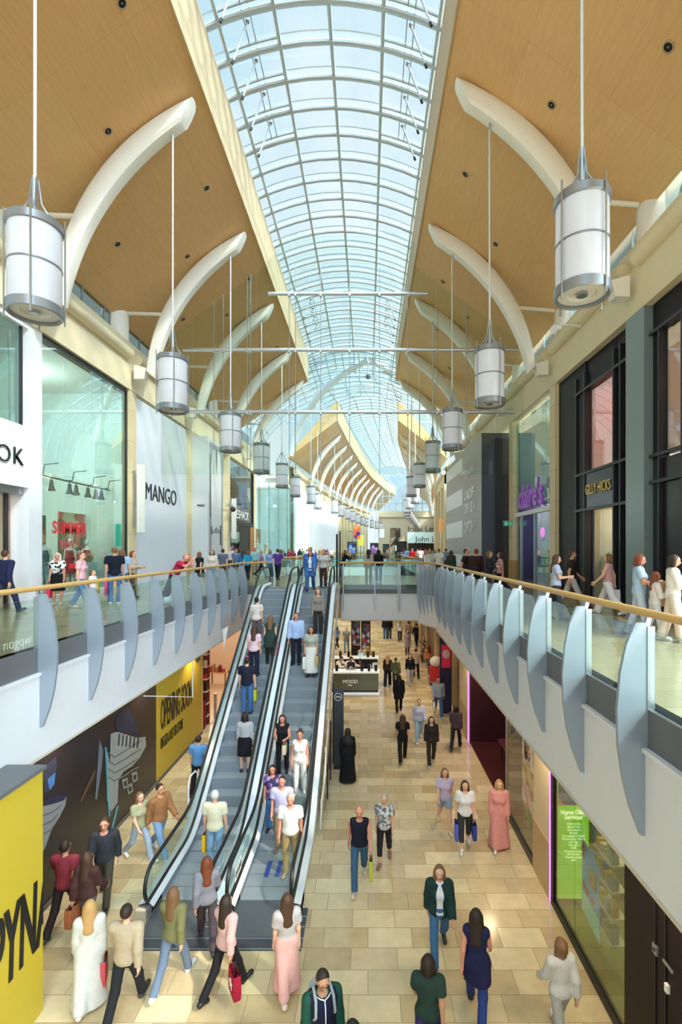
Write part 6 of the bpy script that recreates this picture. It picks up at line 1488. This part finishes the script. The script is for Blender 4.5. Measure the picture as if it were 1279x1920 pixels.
t = P_(G(855, 1404), 'person in mauve and black walking beside the violet lit stone pier', 'walk', True, 160, 1.64, ('long', '#57454f'), ('trousers', '#2c2c34'), ('bob', 'dbr'), 'r', '#2c2c30')
bag(t, 1, 'lime yellow carrier bag of the walker by the violet lit pier', '#cfd43f', .28, .4, .08, drop=.06)
P_(G(748, 1334), 'person in a long black coat walking away past the kiosk corner', 'stroll', True, 180, 1.68, ('coat', '#1f1b1b'), ('trousers', '#1c1a1a'), ('long', 'blk'), 'm', '#4a3a30', under='#2a2424')
P_(G(727, 1286), 'person in dark jacket with blond hair walking beside the kiosk', 'stroll', True, 170, 1.66, ('long', '#2b2725'), ('wide', '#242225'), ('long', 'bld'), 'l')
P_(G(742, 1290), 'person in olive green coat and dark trousers next to the kiosk', 'walk', True, 180, 1.64, ('jacket', '#5f6348'), ('trousers', '#2b2b2f'), ('tail', 'brn'), 'l', under='#3c3c34')
P_(G(769, 1284), 'person in black top and light grey trousers coming past the kiosk', 'stroll', True, 0, 1.66, ('long', '#1f1e22'), ('wide', '#b5b6ba'), ('long', 'dbr'), 'l', '#d8d8d8')
P_(G(780, 1272), 'person in beige top and black trousers behind the grey trousers', 'walk2', False, 180, 1.74, ('tee', '#b9a79a'), ('trousers', '#222125'), ('short', 'brn'), 'l')
t = P_(G(804, 1262), 'person in orange hooded top by the dark panelled shops', 'stroll', True, 200, 1.66, ('long', '#e09a70'), ('trousers', '#4b4666'), ('long', 'red'), 'l')
bag(t, 0, 'indigo carrier bag hanging from the orange hooded walker', '#4f4a94', .3, .38, .12, drop=.03)
P_(G(794, 1242), 'person in brown patterned dress near the dark panelled shops', 'stroll', True, 180, 1.66, ('dress', 'leaf'), ('trousers', '#2d2823'), ('bob', 'bld'), 'l')
P_(G(781, 1212), 'person in black jacket walking far under the footbridge', 'walk', False, 190, 1.76, ('long', '#1d1c20'), ('trousers', '#1b1b1f'), ('short', 'blk'), 'm')
P_(G(764, 1226), 'person in lilac-grey dress far under the footbridge', 'stroll', True, 0, 1.64, ('dress', '#b2a6b8'), ('trousers', '#4a3f46'), ('long', 'brn'), 'l')
P_(G(766, 1206), 'person in light brown jacket far under the footbridge', 'walk2', False, 180, 1.74, ('long', '#a98c6f'), ('trousers', '#35312e'), ('short', 'brn'), 'l')
P_(G(750, 1202), 'person in white top and dark trousers far under the footbridge', 'walk', True, 180, 1.66, ('tee', '#e1e1df'), ('trousers', '#26262b'), ('long', 'bld'), 'l')
P_(G(723, 1198), 'person in dark top and blue jeans beyond the kiosk by the screens', 'stand', False, 180, 1.76, ('long', '#23262c'), ('trousers', '#4a6c98'), ('short', 'blk'), 'm')
P_(G(730, 1197), 'person in black clothes standing beside the blue jeans beyond the kiosk', 'stand', False, 170, 1.72, ('long', '#1b1b1f'), ('trousers', '#1c1c22'), ('short', 'blk'), 'd')
P_(G(650, 1222), 'person in grey T-shirt and light jeans walking behind the kiosk', 'walk', False, 0, 1.76, ('tee', '#8e9698'), ('trousers', '#6e8fb5'), ('short', 'dbr'), 'l')
P_(G(632, 1216), 'person in blue and white shirt passing behind the kiosk end', 'walk2', True, 150, 1.66, ('tee', '#6f7fb5'), ('trousers', '#34343c'), ('long', 'dbr'), 'l')
# kiosk staff and customers
P_(Vector((-1.05, 25.4, 0)), 'kiosk assistant in white shirt and black waistcoat bending over the counter', 'work', False, 40, 1.78, ('long', '#e6e6e4'), ('trousers', '#1a1a1c'), ('short', 'blk'), 'm')
P_(Vector((-1.62, 25.6, 0)), 'second kiosk assistant in white shirt at the escalator end of the counter', 'work', False, 60, 1.72, ('long', '#dededc'), ('trousers', '#1a1a1c'), ('short', 'blk'), 'm')
P_(Vector((-.35, 25.5, 0)), 'kiosk assistant in black top leaning on the counter beside the till', 'work', True, -10, 1.6, ('long', '#1d1d20'), ('trousers', '#1a1a1c'), ('bun', 'blk'), 'd')
P_(Vector((-.35, 28.2, 0)), 'customer in pale mint top standing behind the kiosk', 'stand', True, 20, 1.66, ('long', '#dfe8e0'), ('trousers', '#3b3b40'), ('short', 'blk'), 'm')
P_(Vector((.0, 28.4, 0)), 'customer in mustard yellow top with blond hair behind the kiosk', 'stand', True, 0, 1.6, ('long', '#cdb86a'), ('trousers', '#3b3b40'), ('bob', 'bld'), 'l')
P_(Vector((-7.6, 21.2, 0)), 'shop assistant in black uniform standing inside the peach lit shop', 'easy', True, 10, 1.68, ('tee', '#26201f'), ('trousers', '#1f1b1c'), ('long', 'dbr'), 'l')
# ascending escalator
P_(ES(-3.45, 11.1), 'passenger in cream shirt and light blue jeans at the foot of the ascending escalator', 'stand', False, 180, 1.76, ('tee', '#e3dcc0'), ('trousers', '#84a8cc'), ('short', 'wht'), 'l', '#d5d0c8', res=.011)
bag(PEOPLE[-1][0], 1, 'bright yellow carrier bag held by the passenger in the cream shirt', '#e8b828', .26, .40, .08, drop=.03)
P_(ES(-3.42, 13.7), 'passenger in black and white striped shirt and black skirt on the ascending escalator', 'stand', True, 180, 1.64, ('long', 'stripes'), ('skirt', '#1b1a1f'), ('bob', 'dbr'), 'l')
bag(PEOPLE[-1][0], 0, 'mustard carrier bag beside the passenger in the striped shirt', '#d3a83a', .24, .36, .08, drop=.05)
P_(ES(-3.72, 15.15), 'passenger in navy T-shirt and jeans halfway up the ascending escalator', 'stand', False, 180, 1.74, ('tee', '#1f2436'), ('trousers', '#44699c'), ('short', 'dbr'), 'l')
bag(PEOPLE[-1][0], 0, 'lime green carrier bag by the jeans of the passenger in navy', '#b9c23c', .26, .34, .08, drop=.04)
P_(ES(-3.78, 16.35), 'passenger in pale pink blouse and navy trousers on the ascending escalator', 'stand', True, 180, 1.66, ('tee', '#e6c3cf'), ('trousers', '#23263a'), ('long', 'brn'), 'l')
bag(PEOPLE[-1][0], 1, 'rose pink carrier bag low beside the pale pink blouse', '#dd5f92', .26, .34, .1, drop=.05)
P_(ES(-3.35, 16.9), 'passenger with long fair hair in dark green dress on the ascending escalator', 'stand', True, 180, 1.66, ('tankdress', '#2f423c'), ('trousers', '#26302c'), ('long', 'lbr'), 'l')
bag(PEOPLE[-1][0], 0, 'hot pink carrier bag held by the passenger in the dark green dress', '#e8387e', .28, .40, .1, drop=.05)
P_(ES(-4.0, 17.7), 'passenger in off-white top high up on the ascending escalator', 'stand', True, 180, 1.64, ('tee', '#dcd2cc'), ('trousers', '#6c5f62'), ('bun', 'dbr'), 'l')
# descending escalator
P_(ES(-2.35, 20.1), 'passenger in long blue denim coat and white top stepping onto the descending escalator', 'walk', True, 0, 1.68, ('coat', '#3f6fae'), ('trousers', '#3a5f94'), ('long', 'brn'), 'm', under='#e6e6ea')
P_(Vector((-2.5, 21.35, UP)), 'dark haired passenger in bright blue shirt behind the long denim coat', 'stroll', False, 0, 1.8, ('long', '#4f63c4'), ('trousers', '#2b3a5c'), ('short', 'blk'), 'm')
P_(Vector((-1.98, 21.9, UP)), 'passenger in pale checked top waiting above the descending escalator', 'stand', True, -10, 1.68, ('tee', '#d3d0cc'), ('trousers', '#4a3a3c'), ('tail', 'red'), 'l')
P_(ES(-1.82, 18.0), 'passenger in grey cardigan leaning on the rail high on the descending escalator', 'stand', True, 0, 1.66, ('long', '#8d8580'), ('trousers', '#3c3634'), ('long', 'lbr'), 'l')
P_(ES(-2.45, 16.8), 'passenger in light blue shirt and dark trousers on the descending escalator', 'stand', False, 0, 1.78, ('long', '#a9c0ea'), ('trousers', '#262a38'), ('short', 'brn'), 'r')
P_(ES(-1.88, 16.3), 'passenger in sage top and white skirt on the descending escalator', 'stand', True, 0, 1.66, ('tee', '#a7ada0'), ('longskirt', '#dcdcd8'), ('long', 'dbr'), 'm')
bag(PEOPLE[-1][0], 0, 'white carrier bag in front of the sage topped passenger', '#e6e4de', .32, .40, .1, drop=.04); bag(PEOPLE[-1][0], 1, 'sand coloured paper bag on the arm of the sage topped passenger', '#c2a878', .26, .32, .1, drop=.02)
P_(ES(-2.35, 13.55), 'passenger in black clothes with a cream bag on the descending escalator', 'hold', True, 0, 1.66, ('tank', '#1f1d22'), ('trousers', '#242228'), ('long', 'brn'), 'r')
bag(PEOPLE[-1][0], 1, 'cream handbag carried by the passenger in black', '#d8cdb0', .28, .26, .1, 'handbag', .08)
P_(ES(-1.8, 13.05), 'passenger in white waistcoat suit on the lower part of the descending escalator', 'easy', True, 0, 1.68, ('tank', '#eceae8'), ('trousers', '#e6e3e0'), ('bun', 'brn'), 'r', '#e0d8d0')
P_(ES(-2.38, 12.3), 'passenger in violet patterned top near the foot of the descending escalator', 'stand', True, 0, 1.62, ('tee', 'plum'), ('trousers', '#3f6ca0'), ('long', 'dbr'), 'r')
P_(ES(-2.05, 11.75), 'passenger in lilac shirt and tan trousers near the foot of the descending escalator', 'stand', False, 0, 1.74, ('tee', '#c5c2e6'), ('trousers', '#a58a66'), ('crop', 'dbr'), 'r', '#8a6f58')
P_(ES(-1.72, 10.95), 'passenger in white T-shirt and khaki trousers stepping off the descending escalator', 'easy', False, 0, 1.76, ('tee', '#eeece8'), ('trousers', '#b09468'), ('grey_short', 'gry'), 'r', '#b9a88c', res=.011)
# upper floor, escalator side
P_(U(10, 13.2), 'person in navy jacket passing the peach lit doorway', 'walk', False, 170, 1.76, ('long', '#26294a'), ('trousers', '#2c3350'), ('short', 'brn'), 'l')
t = P_(U(108, 15.0), 'white haired person in black and white floral blouse and black skirt beside the glass window', 'stand', True, 15, 1.6, ('tee', 'floral'), ('skirt', '#17171b'), ('bob', 'wht'), 'r', '#d9c0b0', res=.011)
bag(t, 0, 'rose red carrier bag held by the white haired person in floral blouse', '#d8425f', .3, .44, .1, drop=.04)
t = P_(U(152, 14.2), 'person in pale pink top and jeans strolling along the glass window', 'stroll', True, 100, 1.66, ('tee', '#e9b7c2'), ('trousers', '#5f86b0'), ('tail', 'lbr'), 'l', '#d8b9a4')
P_(U(174, 13.9), 'child in white top beside the pale pink walker', 'stroll', True, 95, 1.15, ('tee', '#ece4e6'), ('shorts', '#5d6a7c'), ('tail', 'lbr'), 'l')
t = P_(U(215, 15.25), 'person in navy polo shirt and jeans looking at the shop window', 'easy', False, 200, 1.78, ('tee', '#171d2c'), ('trousers', '#3f6a9e'), ('crop', 'lbr'), 'r', '#d5cdc4', res=.011)
bag(t, 1, 'yellow-green carrier bag in the hand of the person in navy polo', '#c9cf3a', .26, .4, .08, drop=.04, off=(-.2, -.1)); bag(t, 1, 'hot pink carrier bag beside the navy polo shirt', '#e0427f', .2, .44, .08, drop=.06, off=(.05, -.05)); bag(t, 1, 'brown paper bag behind the pink bag of the navy polo', '#c2986a', .3, .42, .1, drop=.06, off=(.25, .1))
P_(U(229, 16.3), 'person in light blue shirt standing behind the navy polo shirt', 'stand', False, 190, 1.72, ('tee', '#a3c4e2'), ('trousers', '#5a6f86'), ('bob', 'lbr'), 'l')
P_(U(248, 17.3), 'person in beige top and brown trousers by the first stone column', 'hold', True, 90, 1.66, ('long', '#cdb8a6'), ('trousers', '#5b4c46'), ('bob', 'red'), 'l')
t = P_(Vector((-6.28, 15.95, UP)), 'bald person in raspberry T-shirt leaning on the oak handrail with head in hand', 'lean', False, 85, 1.76, ('tee', '#b5274e'), ('trousers', '#2a2c34'), ('bald', 'lbr'), 'r', '#3a3a3e', res=.011)
o = thing('tote_bag', 'white and blue cloth bag lying on the floor against the balcony glass', 'bag', (-6.1, 15.2, UP)); WLOC[o.name] = Vector((0, 0, 0))
P, Q = surface([Prim(V(-.12, 0, .12), V(.12, .03, .12), .12, .1, k=.04), Prim(V(.05, 0, .2), None, (.1, .08, .09), k=.05)], 0, .018); x = bpy.data.objects.new('bag_body', np_mesh('bag_body', P, Q, [mat('#cfdbe6', .8, var=.3, scale=12)])); COL.objects.link(x); x.parent = o
P_(U(374, 21.2), 'person in short black dress walking by the boxed hoarding', 'walk', True, 150, 1.64, ('dress', '#1f1f24'), None, ('bob', 'lbr'), 'l', '#d8d0c8')
P_(U(398, 22.0), 'person in off-white blouse and jeans facing the camera by the boxed hoarding', 'easy', True, 0, 1.66, ('long', '#ddd4cc'), ('trousers', '#8aa5c4'), ('long', 'brn'), 'l')
P_(U(418, 25), 'person in slate blue top in front of the printed hoarding', 'walk', False, 180, 1.76, ('tee', '#5d6780'), ('trousers', '#3b3d46'), ('short', 'brn'), 'l')
P_(U(432, 33), 'person in pale shirt with rucksack straps at the dark doorway', 'stand', False, 0, 1.82, ('tee', '#d9c9c9'), ('trousers', '#4a4c56'), ('short', 'brn'), 'l')
LC = [(443, 29, '#6f7fa8', 'dusty blue'), (455, 28, '#2f7fc4', 'bright blue'), (465, 27, '#2a9bd4', 'azure'), (478, 33, '#9fd0d8', 'pale aqua'), (490, 30, '#a98fc4', 'mauve'), (506, 29, '#8fa9dc', 'cornflower blue'), (521, 26.5, '#5a3a8c', 'violet'), (527, 34, '#8f9fc8', 'greyish blue'), (531, 38, '#26262a', 'black'), (541, 42, '#a83250', 'wine red'), (550, 40, '#b0294c', 'raspberry'), (562, 50, '#23303c', 'dark slate'), (567, 54, '#4c8a54', 'leaf green'), (576, 49.5, '#e4e2e4', 'white'), (592, 52, '#4a4f55', 'graphite'), (601, 56, '#7d7458', 'khaki'), (608, 52, '#dfe0e4', 'chalk white'), (614, 58, '#7d6fa0', 'lavender'), (622, 56, '#d9b9a8', 'peach'), (648, 56, '#5a6a80', 'steel blue'), (655, 60, '#8a7a6a', 'taupe')]
TOPN = ['T-shirt', 'long-sleeved top']
for i, (px, D, c, n) in enumerate(LC):
    P_(U(px, D), f'passer-by in {n} {TOPN[i % 2]} in the crowd beyond the escalators', ['walk', 'stroll', 'walk2', 'easy'][i % 4], i % 3 != 0, [0, 180, 170, 10, 90][i % 5], None, (['tee', 'long'][i % 2], c), (['trousers', 'wide', 'trousers', 'skirt'][i % 4] if i % 3 else 'trousers', ['#34384a', '#4a6a94', '#23232a', '#8d8678'][i % 4]), (['short', 'long', 'bob'][i % 3], ['dbr', 'brn', 'lbr', 'blk', 'bld'][i % 5]), 'lmlr'[i % 4], group='crowd beyond the escalators', coarse=True)
# footbridge
t = P_(U(611, 23.9), 'person in white T-shirt looking down at a phone, holding a yellow bag', 'phone', True, 40, 1.62, ('tee', '#e3e3e4'), ('shorts', '#c9b0a4'), ('bob', 'blk'), 'r', '#e6e2dc')
b = bag(t, 0, 'yellow bag with a black flower print held beside the white T-shirt', '#e6e23a', .42, .36, .12, drop=.02, turn=60)
m = MB()
for s in (-1, 1):
    for k in range(5): a = 2*PI*k/5; m.ball((.07*math.cos(a), s*.062, .18+.07*math.sin(a)), (.045, .006, .045), 8)
m.build('flower_print', M['black'], b)
P_(Vector((-1.45, 28.6, UP)), 'person in black with long brown hair leaning on the handrail behind the wayfinding post', 'leanrail', True, 120, 1.66, ('long', '#1d1d20'), ('trousers', '#1f2024'), ('long', 'lbr'), 'l')
P_(U(691, 24.9), 'person with black hair in beige top and olive trousers on the footbridge, back turned', 'stand', True, 180, 1.68, ('long', '#b9aaa0'), ('trousers', '#7d7f58'), ('long', 'blk'), 'm', '#b3453c', res=.011)
t = P_(U(710, 25.1), 'person in black jacket and blue jeans on the footbridge, back turned', 'stand', True, 180, 1.66, ('long', '#1b1b1f'), ('trousers', '#5d7da4'), ('bob', 'blk'), 'm', '#d8d8da', res=.011)
bag(t, 1, 'purple shoulder bag at the hip of the black jacketed person', '#7d5cc0', .28, .26, .1, drop=-.1)
# upper floor, black-shopfront side
RC = [(773, 45, '#d8232f', 'scarlet', 0), (757, 46, '#8fb0d8', 'powder blue', 180), (764, 50, '#6f8fc0', 'denim blue', 180), (788, 42, '#ebe9e8', 'bright white', 180), (783, 56, '#c9a9a0', 'rosy beige', 0), (798, 55, '#b56a70', 'dusty rose', 180), (806, 58, '#c98a90', 'coral', 0), (814, 52, '#7f8f9a', 'blue-grey', 180), (836, 36, '#8a9cae', 'pale slate', 180), (740, 62, '#6f8a9a', 'teal grey', 0), (748, 66, '#3b3d44', 'anthracite', 180), (728, 64, '#b3a58f', 'sand', 0)]
for i, (px, D, c, n, fc) in enumerate(RC):
    P_(U(px, D), f'shopper in {n} {TOPN[(i+1) % 2]} in the crowd before the department store', ['walk', 'stroll', 'walk2', 'easy'][i % 4], i % 3 == 1, fc, None, (['long', 'tee'][i % 2], c), ('trousers', ['#34384a', '#d8d2c6', '#23232a', '#5f6a7c'][i % 4]), (['short', 'long', 'short'][i % 3], ['dbr', 'brn', 'lbr', 'blk', 'bld'][i % 5]), 'lmlr'[i % 4], group='crowd before the department store', coarse=True)
P_(U(806, 28.5), 'person in long white dress with curly fair hair walking away beside the balcony corner', 'stroll', True, 180, 1.66, ('gown', '#e3dcd2'), None, ('bob', 'bld'), 'l', '#e2dcd4')
P_(U(823, 27.4), 'broad person in white T-shirt walking away before the striped hoarding', 'walk', False, 180, 1.78, ('tee', '#e6e4de'), ('trousers', '#3c3e48'), ('crop', 'lbr'), 'l')
P_(U(846, 24.8), 'person in dark green top beside the striped hoarding', 'stroll', True, 180, 1.64, ('long', '#3b443a'), ('trousers', '#2f3330'), ('long', 'brn'), 'm')
P_(U(874, 19.0), 'person in dark plum T-shirt walking past the striped hoarding lettering', 'walk', False, 60, 1.78, ('tee', '#33242c'), ('trousers', '#2a2a30'), ('short', 'brn'), 'r', res=.011)
P_(U(893, 18.5), 'person in dark brown jacket beside the plum T-shirt', 'stroll', False, 180, 1.74, ('long', '#3a2626'), ('trousers', '#29262a'), ('short', 'red'), 'r')
P_(U(917, 17.6), 'person in charcoal top with fair hair before the dark hoarding end', 'hold', True, 60, 1.66, ('long', '#2b2b33'), ('trousers', '#3a3236'), ('bob', 'lbr'), 'l')
t = P_(U(938, 18.0), 'person in dusty pink shirt walking by the accessories shop column', 'walk2', True, 250, 1.66, ('tee', '#cba3a6'), ('trousers', '#26262c'), ('bob', 'brn'), 'r')
bag(t, 0, 'taupe carrier bag held by the person in dusty pink shirt', '#a89a88', .36, .36, .12, drop=.02)
P_(U(1042, 12.0), 'person in pale lilac-blue shirt walking beside the handrail near the accessories shop', 'hold', True, 80, 1.6, ('tee', '#b4bcd4'), ('trousers', '#3a3c46'), ('long', 'brn'), 'l')
P_(U(1072, 14.2), 'dark haired person in black and ringed grey top before the black shop front', 'walk', False, 75, 1.74, ('tee', '#26201f'), ('trousers', 'hstripes'), ('short', 'brn'), 'm')
t = P_(U(1141, 12.9), 'person in dusty pink cropped top and white trousers at the black shop doorway', 'walk', True, 230, 1.66, ('tank', '#c99a98'), ('wide', '#e6e4ea'), ('bob', 'lbr'), 'l', '#dcd6d2', res=.011)
bag(t, 0, 'white carrier bag hanging beside the white trousers', '#e9e6e4', .26, .34, .1, drop=.04)
t = P_(U(1198, 9.9), 'person with brown hair in light blue top carrying a large paper bag', 'hold', True, 70, 1.64, ('tee', '#a9c6e0'), ('trousers', '#b9c9e0'), ('bob', 'red'), 'r', '#c9c3bc', res=.011)
b = bag(t, 0, 'large brown paper bag with white print held by the person in light blue top', '#c9a878', .46, .48, .16, drop=-.02, off=(-.02, -.16), turn=20)
m = MB(); m.ball((-.05, -.083, .2), (.12, .006, .05), 10); m.ball((.07, -.083, .18), (.09, .006, .045), 10); m.build('white_print', M['white'], b)
P_(U(1228, 9.5), 'child in pale grey top between the two shoppers at the black shop front', 'hold', True, 80, 1.3, ('long', '#d6cfd0'), ('trousers', '#c2c8d8'), ('long', 'red'), 'r')
P_(U(1262, 9.2), 'person with dark hair in white top and cream trousers at the picture edge', 'hold', True, 70, 1.64, ('long', '#eeebe8'), ('wide', '#d9cdc4'), ('bob', 'dbr'), 'r', '#dcd6d2', res=.011)
_seen = {}
for o in bpy.data.objects:
    if o.parent is None and o.get('label') and o.get('category'): _seen.setdefault(o['label'].lower(), []).append(o.name)
for k, v in _seen.items():
    if len(v) > 1: print('DUPLABEL', k, v)
# ------------------------------------------------------------------ shop lights and added fill
def spot(name, loc, e, color='#ffe9cc', size=2.2, rad=.15, d=(0, 0, -1)):
    o = lamp('SPOT', name, loc, e, color, spot_size=size, spot_blend=.6, shadow_soft_size=rad); o.rotation_euler = Vector(d).to_track_quat('-Z', 'Y').to_euler(); return o
def point(name, loc, e, color='#fff4e4', rad=.3): return lamp('POINT', name, loc, e, color, shadow_soft_size=rad)
# pendant lanterns
if LAN:
  for D in (8, 14, 20.3, 26.5, 33, 39, 45, 51):
      for x in (-5.75, 3.45): point('lantern_bulb', (x, D, 10.9), LAN, '#fff3e2', .42)
# added spots without fittings, assumed overhead to brighten the ground floor
for D in (6, 10, 14, 18, 22): 
    spot('ground_fill_spot', (VR+.45, D, 3.6), LOW_FILL, '#ffe3b8'); spot('ground_fill_spot', (VL-.4, D, 3.6), LOW_FILL, '#ffe3b8')
for D in (25, 29, 34, 39, 44, 50, 56):
    for x in (-3.5, -.5, 2.2): spot('ground_fill_spot', (x, D, 3.85), LOW_FILL*1.2, '#ffe9c8')
# shop interiors
for loc, e, c in (((-12.5, 11.5, 8.2), 60, '#ffd9bf'), ((-12, 11.5, 13), 60, '#eaf6ff'), ((-12, 17.5, 12.5), 220, '#e6f6f4'), ((-11.2, 17, 9.3), 110, '#fff0e0'), ((-12, 39, 12), 120, '#ffe6c0'), ((-10.6, 48, 12.0), 420, '#ffffff'),
    ((XR+1.5, 16.3, 8.2), 70, '#ffdcb0'), ((XR+1.2, 16.3, 12.2), 18, '#ff7d70'), ((XR+1.2, 10.5, 12.2), 18, '#ffb0a0'), ((XR+1.8, 23, 8.6), 60, '#f0e2ff'), ((XR+1.5, 23, 13), 60, '#f4fbff'),
    ((LX-2, 22.5, 3.3), 120, '#ffe6cf'), ((LX-2, 27, 3.3), 120, '#ffe6cf'), ((RX+2.5, 16, 3.3), 60, '#ff8fa8'), ((RX+1.6, 8.6, 3.3), 110, '#f4f0c0'), ((RX+.6, 12.2, 3.4), 40, '#fff0d8')):
    point('shop_light', loc, e*SHOP, c, .1)
